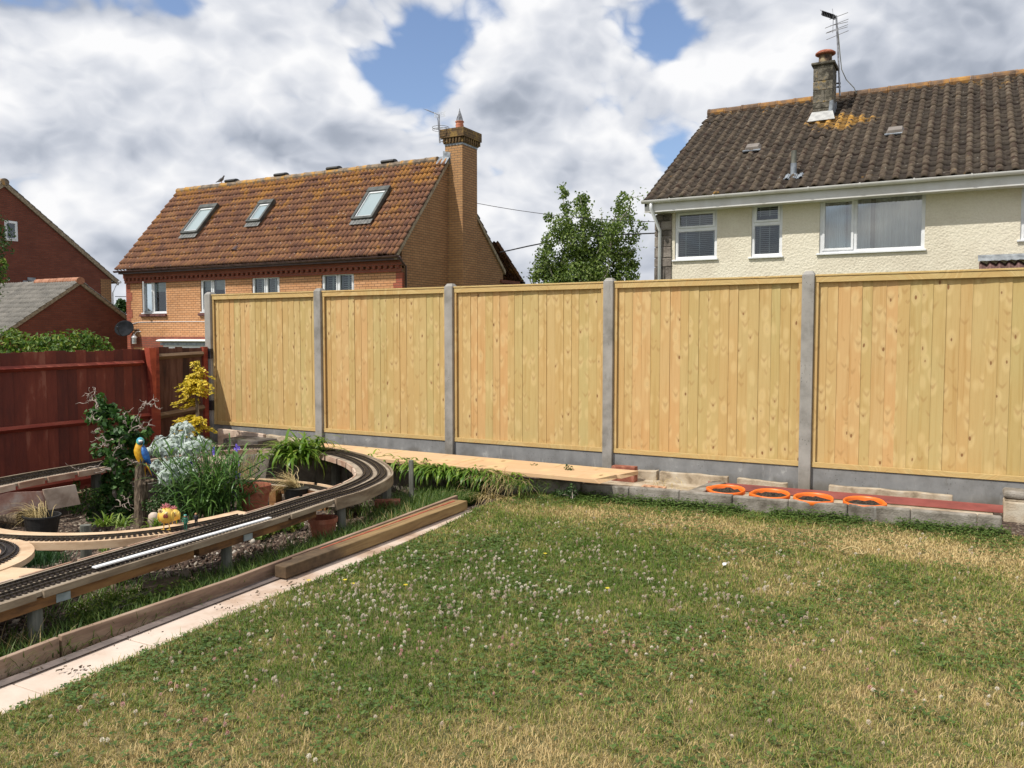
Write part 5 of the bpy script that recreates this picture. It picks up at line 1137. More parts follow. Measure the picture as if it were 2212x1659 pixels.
MB().box(-6.15, KX1, KYE + .032, KY + .02, KE - .235, KE - .225).build('soffit', gutterw, h3)
gutter(-6.24, KX1, KYE - .07, KE + .0, .066, gutterw, h3, cl=np.arange(-5.6, 9, .95))
q = X3(1428); MB().tube([(q - .08, KYE - .07, KE - .05), (q - .08, KYE - .07, KE - .18), (q, KY - .09, KE - .62), (q, KY - .09, -1.2)], .036, 10).lathe([(.045, 2.6), (.045, 2.64)], (q, KY - .09, -.6), 10).build('downpipe', upvc, h3, smooth=True)
m = MB(); z = -.5; xq = X3(1452) ; k = 0; random.seed(5)
while z < KE - .26:
    hh = random.choice([.13, .2, .24, .3]); 
    sp_ = random.choice([.35, .5, .62]); wx = xq - KX0 - .0
    for (a, b) in ((0, sp_), (sp_, 1)) if hh > .14 else ((0, 1),): m.box(KX0 - .03 + (wx + .03) * a + .008, KX0 - .03 + (wx + .03) * b - .006, KY - .03 - random.random() * .02, KY - .002, z + .008, min(z + hh, KE - .25) - .006)
    m.box(KX0 - .05, KX0 - .004, KY - .02, KY + .2, z + .008, min(z + hh, KE - .26) - .006); z += hh
m.build('quoin_stones', stonem, h3, bevel=.012)
MB().box(KX0 - .02, xq - .004, KY - .012, KY - .003, -.5, KE - .26).build('quoin_mortar', blockm, h3)
kn = Vector((0, -(KR - KE), KYR - KYE)).normalized(); kp = (0, KYE, KE + .04); ks = Vector((0, KYR - KYE, KR - KE)).normalized()
def kroof(x, y): return planeP(x, y, kp, kn)
for (x, y) in [(1627, 324), (1934, 288)]:
    c = kroof(x, y) + kn * .07; m = MB(); X = Vector((1, 0, 0)); m.add([c + X * a * .16 * s2_ + ks * b * .13 * s2_ + kn * h for h, s2_ in ((-.06, 1.15), (.05, .85)) for a, b in ((-1, -1), (1, -1), (1, 1), (-1, 1))], [(0, 3, 2, 1), (4, 5, 6, 7), (0, 1, 5, 4), (1, 2, 6, 5), (2, 3, 7, 6), (3, 0, 4, 7)]); m.build('roof_vent', M('vent_plastic', [(.3, (.17, .145, .125)), (.7, (.22, .19, .165))], ns=3, rough=.6, bstr=0) if 'vent_plastic' not in MATS else MATS['vent_plastic'], h3, bevel=.01)
    MB().obox(c - ks * .17 - kn * .02, X * .2, ks * .03, kn * .012).build('vent_apron', lead, h3)
c = kroof(1714, 380); pp_ = thing_part('soil_pipe', h3)
MB().lathe([(.062, -.1), (.062, .26)], c, 14).build('lead_sleeve', lead, pp_); MB().lathe([(.055, .26), (.055, .52), (.045, .52), (.045, .45)], c, 14).build('pipe', greypost, pp_)
m = MB(); n = 20
for i in range(n): u = -1 + 2 * (i + .5) / n; m.obox(c + Vector((u * .28, 0, 0)) + kn * (.04 + .02 * math.sin(i * 1.3)) - ks * (.10 + .05 * (1 - abs(u))), Vector((.28 / n + .003, 0, 0)), ks * (.13 - .05 * abs(u)), kn * .006)
m.build('lead_slate', lead, pp_)
# stone chimney
ck = thing_part('chimney', h3); A = P(1755, 230, Y=21.3); B_ = P(1798, 230, Y=21.3); cx0, cx1 = A[0], B_[0]; cy0 = 21.3; cy1 = 21.95; ztop = P(1760, 135, Y=21.3)[2]
m = MB(); z = 5.9; k = 0
while z < ztop - .08:
    hh = [.22, .30, .13, .30, .13, .3][k % 6]; hh = min(hh, ztop - .08 - z); sp_ = [.7, .25, 1, .28, 1, .62][k % 6]
    for (a, b) in (((0, sp_), (sp_, 1)) if sp_ < 1 else ((0, 1),)): m.box(cx0 + (cx1 - cx0) * a + .004, cx0 + (cx1 - cx0) * b - .004, cy0 - .012 * random.random(), cy1, z + .004, z + hh - .006)
    z += hh; k += 1
m.build('stack', chimstone, ck, bevel=.012)
MB().box(cx0 + .012, cx1 - .012, cy0 + .012, cy1 - .012, 5.9, ztop - .05).build('mortar_core', blockm, ck)
MB().box(cx0 - .045, cx1 + .045, cy0 - .045, cy1 + .045, ztop - .078, ztop - .01).build('coping', chimstone, ck, bevel=.02)
cc = ((cx0 + cx1) / 2, (cy0 + cy1) / 2, ztop - .02)
MB().lathe([(.15, 0), (.15, .06), (.155, .10), (.15, .25)], cc, 16).build('chimney_pot', M('sooty_pot', [(.25, (.05, .035, .025)), (.5, (.16, .10, .06)), (.75, (.34, .27, .16))], ns=6, rough=.9), ck)
MB().lathe([(.20, .25), (.235, .27), (.235, .30), (.17, .345), (.06, .36), (.0, .36)], cc, 20).build('pot_cap', terra, ck, smooth=False)
zc = lambda y: KE + .04 + (y - KYE) * (KR - KE) / (KYR - KYE)
m = MB().poly([(cx0 - .07, cy0 - .26, zc(cy0 - .26) + .065), (cx1 + .09, cy0 - .24, zc(cy0 - .24) + .065), (cx1 + .01, cy0 - .015, zc(cy0) + .17), (cx0 - .01, cy0 - .015, zc(cy0) + .17)], (0, 0, .012)); m.build('front_flashing', M('pale_lead', [(.3, (.34, .34, .33)), (.7, (.48, .48, .46))], ns=6, rough=.6), ck, fix=True)
MB().poly([(cx1 + .006, cy0 - .012, zc(cy0) - .1), (cx1 + .006, cy1, zc(cy1) - .1), (cx1 + .006, cy1, zc(cy1) + .15), (cx1 + .006, cy0 + .3, zc(cy0) + .40), (cx1 + .006, cy0 - .012, zc(cy0) + .42)], (.012, 0, 0)).build('side_flashing', lead, ck)
MB().poly([(cx1 - .10, cy0 - .018, zc(cy0) + .0), (cx1 + .006, cy0 - .018, zc(cy0) + .0), (cx1 + .006, cy0 - .018, zc(cy0) + .42), (cx1 - .06, cy0 - .018, zc(cy0) + .40)], (0, -.008, 0)).build('corner_flashing', lead, ck)
# aerial on the stone chimney
AY = cy1 + .05; at = lambda x, y: Vector(P(x, y, Y=AY)); ae = thing('tv_aerial', 'tall television aerial with many rods on a mast behind the stone chimney', 'aerial', tuple(at(1813, 205)))
MB().tube([at(1814.5, 207), at(1810, 100), at(1806.5, 34)], .024, 6).build('mast', metalm, ae)
a, b = at(1778, 29), at(1805, 38); m = MB().tube([a, b], .013, 5)
d = (b - a).normalized()
for i in range(7):
    p = a.lerp(b, .04 + i * .13); m.obox(p, d * .035, Vector((0, .10, .02)), Vector((.01, 0, .05))); m.tube([p + Vector((-.06, -.16, .05)), p + Vector((.06, .16, -.03))], .005, 4)
m.build('yagi', darkmetal, ae)
m = MB()
for (x0, y0, x1, y1) in [(1792, 42, 1832, 27), (1793, 56, 1832, 47), (1782, 61, 1833, 41), (1785, 71, 1832, 53), (1784, 72, 1831, 58), (1785, 86, 1833, 66), (1798, 19, 1801, 40), (1800, 38, 1799, 71)]: m.tube([at(x0, y0), at(x1, y1)], .008, 4)
m.build('rods', metalm, ae)
MB().tube([at(1809, 56), at(1812, 85), at(1815, 120), at(1818, 150), at(1828, 172), at(1845, 190), at(1850, 202)], .011, 5).build('cable', greypost, ae)
MB().tube([at(1807, 180), at(1816, 180)], .02, 5).tube([at(1807, 188), at(1816, 188)], .02, 5).build('clamp', darkmetal, ae)
# lean-to roof on the right house
pr_ = thing('lean_to_roof', 'small red tiled lean-to roof with lead top on the cream house', 'roof', (X3(2120), KY - .6, 2.9)); x0 = X3(2117); zt_ = Z3(2117, 551)
roofgrid(x0, x0 + 4, KY - 1.2, zt_ - .75, KY - .01, zt_ - .17, .27, .15, prof_pan, .022, M('red_tiles', [(.3, (.12, .065, .055)), (.7, (.20, .11, .095))], ns=4, rough=.8), 'tiles', pr_)
m = MB(); n = 60
for i in range(n): xx = x0 - .02 + 4 * i / n; h = .02 * math.sin(xx * 42); m.add([(xx, KY - .004, zt_), (xx + 4 / n, KY - .004, zt_), (xx + 4 / n, KY - .24, zt_ - .13 + .4 * .02 * math.sin((xx + 4 / n) * 42)), (xx, KY - .24, zt_ - .13 + .4 * h)], [(0, 1, 2, 3)])
m.build('lead_flashing', lead, pr_, fix=False)
# overhead cables
def cable(pts, r, label):
    tag(MB().tube(pts, r, 5).build('overhead_cable', darkmetal), label, 'cable')
a = Vector(P(1030, 439, Y=24)); b = Vector(P(1412, 479, Y=30)); b2 = Vector(P(1412, 479, Y=24)); cable([a.lerp(b2, t) - Vector((0, 0, .12 * 4 * t * (1 - t))) for t in np.linspace(0, 1.02, 12)], .010, 'thin upper cable across the sky between the houses')
a = Vector(P(1085, 545, Y=25)); b2 = Vector(P(1412, 502, Y=25)); pts = [Vector(P(x, y, Y=25)) for x, y in [(1080, 545), (1100, 541), (1140, 532), (1180, 524), (1250, 513), (1330, 507), (1412, 504), (1440, 503)]]; cable(pts, .022, 'thick dark lower cable running behind the birch tree')
a = P(250, 641, X=GX + .1); cable([P(251, 641, X=-33.9), P(290, 641, X=-26.6)] if 0 else [P(249, 640.5, Y=27), P(285, 641, Y=27)], .018, 'short cable in the gap between the red and buff houses')

# pigeon on the ridge
def bird(px, py):
    c = Vector(P(px, py, Y=YR)); c.z = HR + .19; g = thing('pigeon', 'grey pigeon standing on the far end of the orange ridge', 'bird', (c.x, c.y, c.z - .07))
    X, Z, Yv = Vector((1, 0, 0)), Vector((0, 0, 1)), Vector((0, 1, 0)); cs = [(-.28, -.01, .012, .012), (-.18, .01, .03, .022), (-.10, .03, .055, .05), (-.02, .055, .07, .075), (.06, .08, .062, .07), (.10, .12, .04, .05), (.115, .155, .033, .04), (.135, .175, .036, .036), (.155, .18, .028, .026), (.175, .175, .010, .010), (.195, .17, .004, .004)]
    MB().loft([(c + X * x + Z * z, w_, h_, Yv, (Z * .9 + X * .3).normalized()) for x, z, w_, h_ in cs], 12).build('body', M('pigeon_grey', [(.3, (.07, .075, .085)), (.6, (.14, .14, .155)), (.8, (.3, .3, .32))], ns=8, rough=.7), g, smooth=True)
    MB().tube([c + Z * .06, c + Vector((.01, .02, -.06))], .008, 5).tube([c + Z * .06, c + Vector((.03, -.02, -.06))], .008, 5).build('legs', terra, g)
bird(478, 391)

# ------------------------------------------------------------------ lawn, clover, weeds
def make_lawn():
    N = 480000
    # candidate points thinned with distance so near grass stays dense
    X = rng.uniform(-3.6, 3.4, N * 3); Y = rng.uniform(.6, 6.78, N * 3); d = np.hypot(X, Y)
    dep = -X * math.sin(YAW) + Y * math.cos(YAW); side = X * math.cos(YAW) + Y * math.sin(YAW)
    pk = np.clip((3.4 / np.maximum(d, 1)) ** 1.3, .25, 1.0); keep = (rng.random(N * 3) < pk) & (X > edge_x(Y) - .01 + rng.normal(size=N * 3) * .012) & (np.abs(side) < dep * .72 + .7) & (Y < np.where(X > -3, 6.63 + (X + 3) * .055, 6.62))
    X, Y = X[keep][:N], Y[keep][:N]; n = len(X); d = np.hypot(X, Y)
    H = rng.uniform(.007, .021, n) * (1 + .5 * np.clip(rng.normal(size=n), -1, 2)); H = np.maximum(H, .008); Wd = rng.uniform(.0020, .0038, n) * np.clip(d / 3.4, 1, 2)
    az = rng.uniform(0, 2 * np.pi, n); ln = rng.uniform(.2, 1.3, n); lean = H * ln
    a2 = az + rng.normal(size=n) * .6; b = np.stack([X, Y, np.zeros(n) - .002], 1); s = np.stack([-np.sin(az), np.cos(az), 0 * az], 1) * Wd[:, None] / 2
    t = b + np.stack([np.cos(a2) * lean, np.sin(a2) * lean, H], 1); mid = b + np.stack([np.cos(a2) * lean * .3, np.sin(a2) * lean * .3, H * .62], 1)
    V = np.stack([b - s, b + s, mid + s * .8, mid - s * .8, t], 1).reshape(-1, 3); i = np.arange(n)[:, None] * 5
    F = np.concatenate([i + np.array([[0, 1, 2]]), i + np.array([[0, 2, 3]]), i + np.array([[3, 2, 4]])])
    struct(npmesh('grass', V, F, lawnblade), 'stuff', 'short patchy mown grass of the lawn, green with dry straw patches', 'grass')
make_lawn()
def cl_noise(x, y):
    return (np.sin(x * 2.1 + 1.3) * np.cos(y * 2.7 + .4) + .6 * np.sin(x * 5.3 - y * 3.1) + .4 * np.cos(x * 9 + y * 7.7)) / 2
def make_clover():
    n = 21000; X = rng.uniform(-3.5, 3.2, n * 3); Y = rng.uniform(1.4, 6.7, n * 3); f = cl_noise(X, Y) - .25 * (X > -.6) * (Y < 3.2)
    side = X * math.cos(YAW) + Y * math.sin(YAW); dep = -X * math.sin(YAW) + Y * math.cos(YAW)
    wallc = (Y > 6.42) & (X > -2.9) & (np.sin(X * 7) > -.5)
    k = ((rng.random(n * 3) < np.clip(.25 + f * .9, .04, 1)) | (wallc & (rng.random(n * 3) < .9))) & (X > edge_x(Y) + .01) & (np.abs(side) < dep * .7 + .3) & (Y < 6.60 + np.maximum(0, X + 3) * .055)
    X, Y, wl = X[k][:n], Y[k][:n], wallc[k][:n]; n = len(X)
    # extra rim of taller clover below the wall
    m = 6500; X2 = rng.uniform(-2.95, .35, m); ramp = np.clip(rng.exponential(.075, m), 0, .32); Y2 = 6.62 + (X2 + 3) * .055 - ramp - .01; g = np.sin(X2 * 6.1 + 1) + .6 * np.sin(X2 * 15) + .9 * (X2 < -2.1) > -.7 + rng.normal(size=m) * .35
    X = np.r_[X, X2[g]]; Y = np.r_[Y, Y2[g]]; Z = np.r_[rng.uniform(.012, .03, n), rng.uniform(.01, .085, g.sum()) * rng.uniform(.4, 1, g.sum()) * (1 - ramp[g] * 2)]; n = len(X)
    L = []; 
    for k in range(3):
        a = rng.uniform(0, 6.28, n) if k == 0 else a + 2.09; r = rng.uniform(.005, .008, n)
        C = np.stack([X + np.cos(a) * r, Y + np.sin(a) * r, Z], 1); D = np.stack([np.cos(a), np.sin(a), rng.normal(size=n) * .25], 1); D = nrm(D); S = nrm(np.cross(np.tile([0, 0, 1.0], (n, 1)) + rng.normal(size=(n, 3)) * .25, D))
        V = np.stack([C - D * r[:, None], C + S * r[:, None] * .95, C + D * r[:, None] * .95 + S * r[:, None] * .45, C + D * r[:, None] * .95 - S * r[:, None] * .45, C - S * r[:, None] * .95], 1)
        i = np.arange(n)[:, None] * 5; L.append((V.reshape(-1, 3), np.concatenate([i + np.array([[0, 1, 2]]), i + np.array([[0, 2, 3]]), i + np.array([[0, 3, 4]])])))
    V, F = join(L); struct(npmesh('clover_leaves', V, F, cloverl), 'stuff', 'low dark green clover spread through the lawn and along the wall foot', 'clover')
make_clover()
def flower_mesh():
    """one clover head: a ball of small petals on a short stalk"""
    m = MB(); 
    for k in range(34):
        z = 1 - 2 * (k + .5) / 34; 
        if z < -.55: continue
        a = k * 2.39996; r = math.sqrt(1 - z * z); n = Vector((r * math.cos(a), r * math.sin(a), z)); t = Vector((-math.sin(a), math.cos(a), 0)); u = n.cross(t)
        c = Vector((0, 0, .034)) + n * .0062; m.add([c - t * .0026, c + t * .0026, c + n * .0042 + u * .0016 + t * .001, c + n * .0042 + u * .0016 - t * .001, c - u * .002], [(0, 1, 2, 3), (0, 1, 4)])
    m.lathe([(.0008, 0), (.0008, .03)], (0, 0, 0), 4); return m
def mk_flowers():
    fm = M('clover_white', [(.2, (.36, .25, .17)), (.4, (.56, .46, .36)), (.7, (.74, .68, .56))], ns=3.5, detail=5, rough=.8, bstr=0, spec=.2)
    fp = M('clover_pink', [(.3, (.42, .20, .17)), (.7, (.62, .38, .34))], ns=5, detail=4, rough=.8, bstr=0, spec=.2)
    yl = M('yellow_petal', [(.3, (.68, .50, .02)), (.7, (.78, .62, .05))], ns=5, rough=.7, bstr=0)
    base = flower_mesh(); protos = []
    for mt in (fm, fp):
        o = base.build('clover_flower', mt, fix=False); protos.append(o.data); bpy.data.objects.remove(o)
    cand = []
    for _ in range(30000):
        y = random.uniform(1.6, 6.5); x = random.uniform(-3.3, 2.4); side = x * math.cos(YAW) + y * math.sin(YAW); dep = -x * math.sin(YAW) + y * math.cos(YAW)
        if x < edge_x(y) + .03 or abs(side) > dep * .64 or dep < 2.6: continue
        px, py = 1106 + FPX * side / dep, 724 + FPX * 1.42 / dep
        w = math.exp(-((px - 950) / 430) ** 2 - ((py - 1330) / 95) ** 2) * 1.0 + .75 * math.exp(-((px - 720) / 170) ** 2 - ((py - 1330) / 130) ** 2) + .50 * math.exp(-((px - 1600) / 300) ** 2 - ((py - 1330) / 90) ** 2) + .42 * math.exp(-((px - 1150) / 260) ** 2 - ((py - 1210) / 60) ** 2) + .33 * math.exp(-((px - 330) / 260) ** 2 - ((py - 1540) / 90) ** 2) + .05
        if random.random() < w * .27 * (2.8 / dep) ** 0.5 * (.35 + 1.3 * max(0, float(cl_noise(x * 2.2, y * 2.6)) + .5)): cand.append((dep, x, y))
    cand.sort(); near = cand[:300]; far = cand[300:]
    for i, (dd, x, y) in enumerate(near):
        o = bpy.data.objects.new('clover_flower', protos[1 if random.random() < .28 else 0]); COL.objects.link(o); s = random.uniform(.45, .95); o.location = (x, y, 0); o.scale = (s, s, random.uniform(.6, 1.1)); o.rotation_euler = (random.uniform(-.4, .4), random.uniform(-.4, .4), random.uniform(0, 6))
        tag(o, 'small round pale clover flower head standing among the lawn grass', 'flower', 'clover flowers in the lawn')
    if far:
        bv = np.array(base.v); V = []; Fq = [f for f in base.f if len(f) == 4]; F = []
        Ft = [t for f in base.f for t in ([(f[0], f[1], f[2]), (f[0], f[2], f[3])] if len(f) == 4 else [f[:3]])]; Ft = np.array(Ft)
        for k, (dd, x, y) in enumerate(far): s = random.uniform(.5, 1.05); V.append(bv * (s, s, random.uniform(.6, 1.1)) + (x, y, 0)); F.append(Ft + k * len(bv))
        struct(npmesh('distant_clover_flowers', np.concatenate(V), np.concatenate(F), fm), 'stuff', 'pale clover flowers scattered over the farther lawn', 'flowers')
    for i, (px, py) in enumerate([(876, 1268 - 5), (667, 1293 - 40), (762, 1310 - 50), (745, 1222 + 30), (1312, 1285 - 15), (1043 + 499 * .27, 932 + 975 * .27)]):
        q = P(px, py, Z=.03); m = MB()
        for k in range(7): a = k * .9; m.add([(q[0], q[1], .028), (q[0] + .011 * math.cos(a - .35), q[1] + .011 * math.sin(a - .35), .031), (q[0] + .013 * math.cos(a), q[1] + .013 * math.sin(a), .030), (q[0] + .011 * math.cos(a + .35), q[1] + .011 * math.sin(a + .35), .031)], [(0, 1, 2, 3)])
        m.lathe([(.0008, 0), (.0008, .028)], (q[0], q[1], 0), 4); tag(m.build('yellow_flower', yl, fix=False), 'tiny bright yellow flower ' + ['on the lawn edge by the dark beam end', 'on the lawn beside the bark chips', 'just right of the dark beam end', 'near the middle of the thick beam', 'among clover in the middle of the lawn', 'on bare lawn left of centre below the draped leaves'][i], 'flower', 'yellow flowers in the lawn')
mk_flowers()
a = [P(x, y, Z=z) for x, y, z in [(1815, 1190, .025), (1822, 1186, .035), (1840, 1181, .05), (1855, 1185, .045), (1864, 1198, .02)]]
m = MB().tube(a, .0055, 5).tube([P(1847, 1195, Z=.022), P(1865, 1196, Z=.024), P(1872, 1194, Z=.02)], .004, 4); tag(m.build('dry_twig', straw), 'curved pale dry twig lying on the lawn before the orange pots', 'twig')
q = P(1566, 1219, Z=.02); m = MB(); 
for k in range(6): m.obox((q[0] + random.uniform(-.014, .014), q[1] + random.uniform(-.012, .012), .022), (random.uniform(.004, .009), random.uniform(-.006, .006), .003), (0, .008, .003), (0, 0, .002))
tag(m.build('paper_scrap', whitepl), 'small torn white scrap lying on the lawn', 'litter')
# bark chips on path
m = MB()
for (px, py, n, sx, sy) in [(640, 1262, 26, .05, .05), (690, 1252, 10, .04, .03), (565, 1282, 8, .03, .03), (880 * .2728 + 240, 1042 + 985 * .2728, 8, .04, .02), (165, 1442, 14, .06, .03), (85, 1425 + 18, 10, .08, .03), (470, 1300, 10, .15, .05), (300, 1380, 12, .1, .1)]:
    q = P(px, py, Z=.01)
    for _ in range(n):
        l = random.uniform(.0015, .009); a = random.uniform(0, 3); m.obox((q[0] + random.gauss(0, sx), q[1] + random.gauss(0, sy), .0115), (math.cos(a) * l, math.sin(a) * l, 0), (-math.sin(a) * l * .3, math.cos(a) * l * .3, 0), (0, 0, .002))
struct(m.build('bark_debris', bark), 'stuff', 'bits of bark and wood splinters scattered on the stone path', 'debris')

# gravel in the bed
def make_gravel():
    n = 9000; X = rng.uniform(-6.6, -3.68, n * 2); Y = rng.uniform(2.0, 5.0, n * 2); k = rng.random(n * 2) < np.clip(1.2 - np.abs(X + 4.6) * .6, .15, 1); X, Y = X[k][:n], Y[k][:n]; n = len(X)
    r = rng.gamma(2.2, .0032, n) + .003; base = np.array([[1, 0, 0], [0, 1, 0], [-1, 0, 0], [0, -1, 0], [0, 0, 1], [0, 0, -1]], float)
    V = np.stack([X, Y, gz(X, Y) + r * .3], 1)[:, None, :] + base[None] * (r[:, None, None] * rng.uniform(.5, 1.4, (n, 6, 1))) + rng.normal(size=(n, 6, 3)) * r[:, None, None] * .2
    T = np.array([[0, 1, 4], [1, 2, 4], [2, 3, 4], [3, 0, 4], [1, 0, 5], [2, 1, 5], [3, 2, 5], [0, 3, 5]]); F = (np.arange(n)[:, None, None] * 6 + T[None]).reshape(-1, 3)
    m, t, b = newmat('pebble'); t.l.new(t.ramp(island(t), [(.0, (.03, .018, .012)), (.5, (.085, .05, .034)), (.8, (.16, .11, .08)), (.93, (.32, .27, .21)), (1, (.48, .44, .38))]), b.inputs['Base Color']); b.inputs['Roughness'].default_value = .9
    struct(npmesh('gravel', V.reshape(-1, 3), F, m), 'stuff', 'dark bark and mixed pebbles covering the flower bed', 'gravel')
make_gravel()

# ------------------------------------------------------------------ grasses and weeds in the bed
def tufts(name, spots, n, mat, L=(.08, .2), W_=.004, label='', cat='', rise=(.9, 1.5), droop=(.3, 1.4), kind='stuff', seg=4, z=None):
    """spots: (x,y,rx,ry,weight)"""
    w = np.array([s[4] for s in spots], float); k = rng.choice(len(spots), n, p=w / w.sum()); S = np.array([s[:4] for s in spots])[k]
    X = S[:, 0] + rng.normal(size=n) * S[:, 2] * .5; Y = S[:, 1] + rng.normal(size=n) * S[:, 3] * .5
    lim = np.interp(Y, [1, 2, 3.4, 3.75, 5, 5.9], [-3.42, -3.47, -3.53, -3.61, -3.67, -3.72]) - .012; X = np.where(X > lim, lim - np.abs(rng.normal(size=n)) * .07, X) if name != 'never' else X; Z = gz(X, Y) if z is None else np.full(n, z)
    V, F = straps(np.stack([X, Y, Z], 1), rng.uniform(0, 6.28, n), rng.uniform(*L, n), rng.uniform(.7, 1.3, n) * W_, rng.uniform(*rise, n), rng.uniform(*droop, n), seg)
    o = npmesh(name, V, F, mat)
    if kind == 'stuff': return struct(o, 'stuff', label, cat)
    return tag(o, label, cat)
sps = []
for y in np.arange(1.4, 6.5, .12): sps.append((np.interp(y, [1.2, 3.5, 5.6, 6.6], [-3.60, -3.72, -3.80, -3.8]), y, .18, .12, 1.0 + (.6 if y > 5.2 else 0)))
for y in np.arange(5.4, 6.5, .15): sps.append((-4.1, y, .3, .15, 1.0))
for (x, y) in [(-3.95, 2.7), (-3.98, 3.1), (-4.0, 2.9)]: sps.append((x, y, .25, .25, .9))
tufts('bed_grass', [(a, b, c * 1.5, d, e) for a, b, c, d, e in sps], 21000, grassleaf, (.05, .16), .0045, 'long rough grass growing under the railway along the edging board', 'grass')
sps2 = [(-3.72, 1.6, .15, .3, 1), (-3.75, 2.1, .2, .2, .6), (-4.05, 4.9, .2, .2, .5), (-3.75, 5.1, .15, .4, .5)]
tufts('dry_grass', sps2, 380, straw, (.1, .22), .003, 'dry straw coloured grass stems under the near railway', 'grass')

def herb(name, px, py, Z, blobs, n, size, mat, label, cat='plant', asp=.6, up=.4, stems=0, stemmat=None, hang=0.0, group=None):
    """blobs in local metres relative to the foot"""
    q = P(px, py, Z=Z); B = [(q[0] + b[0], q[1] + b[1], Z + b[2], b[3], b[4], b[5]) for b in blobs]; C, d = cloud(B, n)
    V, F = leaves_mesh(C, np.full(n, size), np.full(n, size * asp), up, d, hang=hang)
    r = thing(name, label, cat, (q[0], q[1], Z), group); npmesh('leaves', V, F, mat, r)
    if stems:
        m = MB()
        for k in range(stems):
            e = C[rng.integers(n)]; m.tube([(q[0] + random.gauss(0, .03), q[1] + random.gauss(0, .03), Z), ((q[0] + e[0]) / 2 + random.gauss(0, .02), (q[1] + e[1]) / 2 + random.gauss(0, .02), (Z + e[2]) / 2 + .02), tuple(e)], [.005, .004, .002], 4)
        m.build('stems', stemmat or twig, r)
    return r
# feathery herb bottom left of the bed
q = P(75, 1215, Z=-.07); V, F = straps(np.stack([q[0] + rng.normal(size=1500) * .10, q[1] + rng.normal(size=1500) * .07, np.full(1500, -.07)], 1), rng.uniform(0, 6.28, 1500), rng.uniform(.05, .15, 1500), np.full(1500, .0035), rng.uniform(.9, 1.5, 1500), rng.uniform(.0, .8, 1500), 3)
tag(npmesh('lavender_clump', V, F, leafmat('lavender', [(.1, (.02, .06, .018)), (.6, (.05, .12, .04)), (1, (.12, .19, .09))], .25)), 'feathery green clump beside the fresh cut railway bend', 'plant')
# weeds along front bed, under the railway
herb('leafy_weed', 232, 1330, -.05, [(0, .0, .05, .16, .22, .05), (.05, .3, .05, .14, .22, .045)], 1500, .022, limeleaf, 'bright green leafy weed under the near end of the railway', stems=20)
herb('strawberry_plant', 555, 1158, -.07, [(0, 0, .04, .16, .16, .05), (.05, .25, .05, .14, .14, .05)], 420, .042, leafmat('strawberry', [(.1, (.05, .10, .02)), (.5, (.12, .20, .035)), (.8, (.22, .27, .05)), (1, (.36, .14, .05))], .3), 'low plant with lime and reddish leaves beside the small terracotta pot', asp=.85, stems=14)
herb('seedling', 325, 1180 + 2, -.1, [(0, 0, .04, .05, .05, .03)], 46, .035, limeleaf, 'small light green seedling on bare soil behind the white strip', asp=.8)
herb('seedling', 437, 1182, -.1, [(0, 0, .03, .08, .06, .03)], 110, .022, grassleaf, 'low spreading seedling on bare soil near the railway junction', asp=.7)
herb('seedling', 205 + 85, 1042 + 620 * .2728, -.08, [(0, 0, .02, .05, .04, .02)], 60, .022, silver, 'tiny grey-green seedling among pebbles in the flower bed', asp=.7)
herb('dark_shrub', 372, 1122, -.14, [(0, .1, .22, .26, .22, .16), (.22, .25, .2, .2, .2, .14), (-.05, .05, .1, .3, .2, .1)], 5200, .030, shrubleaf, 'dense dark green shrub between the log and the spiderwort', stems=16, asp=.5)
herb('small_bush', 128, 1098, -.2, [(0, 0, .1, .12, .12, .09), (.12, .05, .14, .1, .1, .08), (.02, .05, .23, .04, .04, .05)], 700, .028, leafmat('bright_bush', [(.1, (.04, .10, .02)), (.6, (.11, .21, .04)), (1, (.24, .32, .08))], .3), 'small bright leaved bush in front of the grey slab', stems=10) if 0 else None
q0 = P(168, 1112, Z=-.18)
herb('small_bush', 165, 1115, -.18, [(0, 0, .12, .12, .12, .10), (.10, .08, .17, .1, .1, .09), (-.06, .05, .26, .04, .04, .06)], 800, .028, leafmat('bright_bush', [(.1, (.03, .08, .02)), (.6, (.09, .18, .035)), (1, (.24, .32, .08))], .3), 'small bright leaved bush left of the twisted hazel', stems=10)
# lime green day lily rosettes
def rosette(px, py, Z, n, L, mat, label, w=.012, rise=(.5, 1.4), droop=(.6, 1.6), name='lily_rosette', spread=.02, seg=6, cat='plant', az=None, group=None):
    q = P(px, py, Z=Z); b = np.stack([q[0] + rng.normal(size=n) * spread, q[1] + rng.normal(size=n) * spread, np.full(n, Z)], 1)
    V, F = straps(b, rng.uniform(0, 6.28, n) if az is None else rng.uniform(*az, n), rng.uniform(*L, n), rng.uniform(.7, 1.2, n) * w, rng.uniform(*rise, n), rng.uniform(*droop, n), seg)
    return tag(npmesh(name, V, F, mat), label, cat, group)
rosette(228, 1136, -.02, 46, (.08, .17), limeleaf, 'lime green lily rosette left of the log behind the branch line', .014)
rosette(268, 1137, -.02, 40, (.07, .15), limeleaf, 'lime green lily rosette touching the foot of the log', .013)
rosette(336, 1137, .0, 34, (.06, .13), limeleaf, 'lime green lily rosette between the log and the yellow chicken', .012)
rosette(225, 1190, -.08, 22, (.07, .14), limeleaf, 'pale yellow-green lily drooping beneath the branch line', .012)
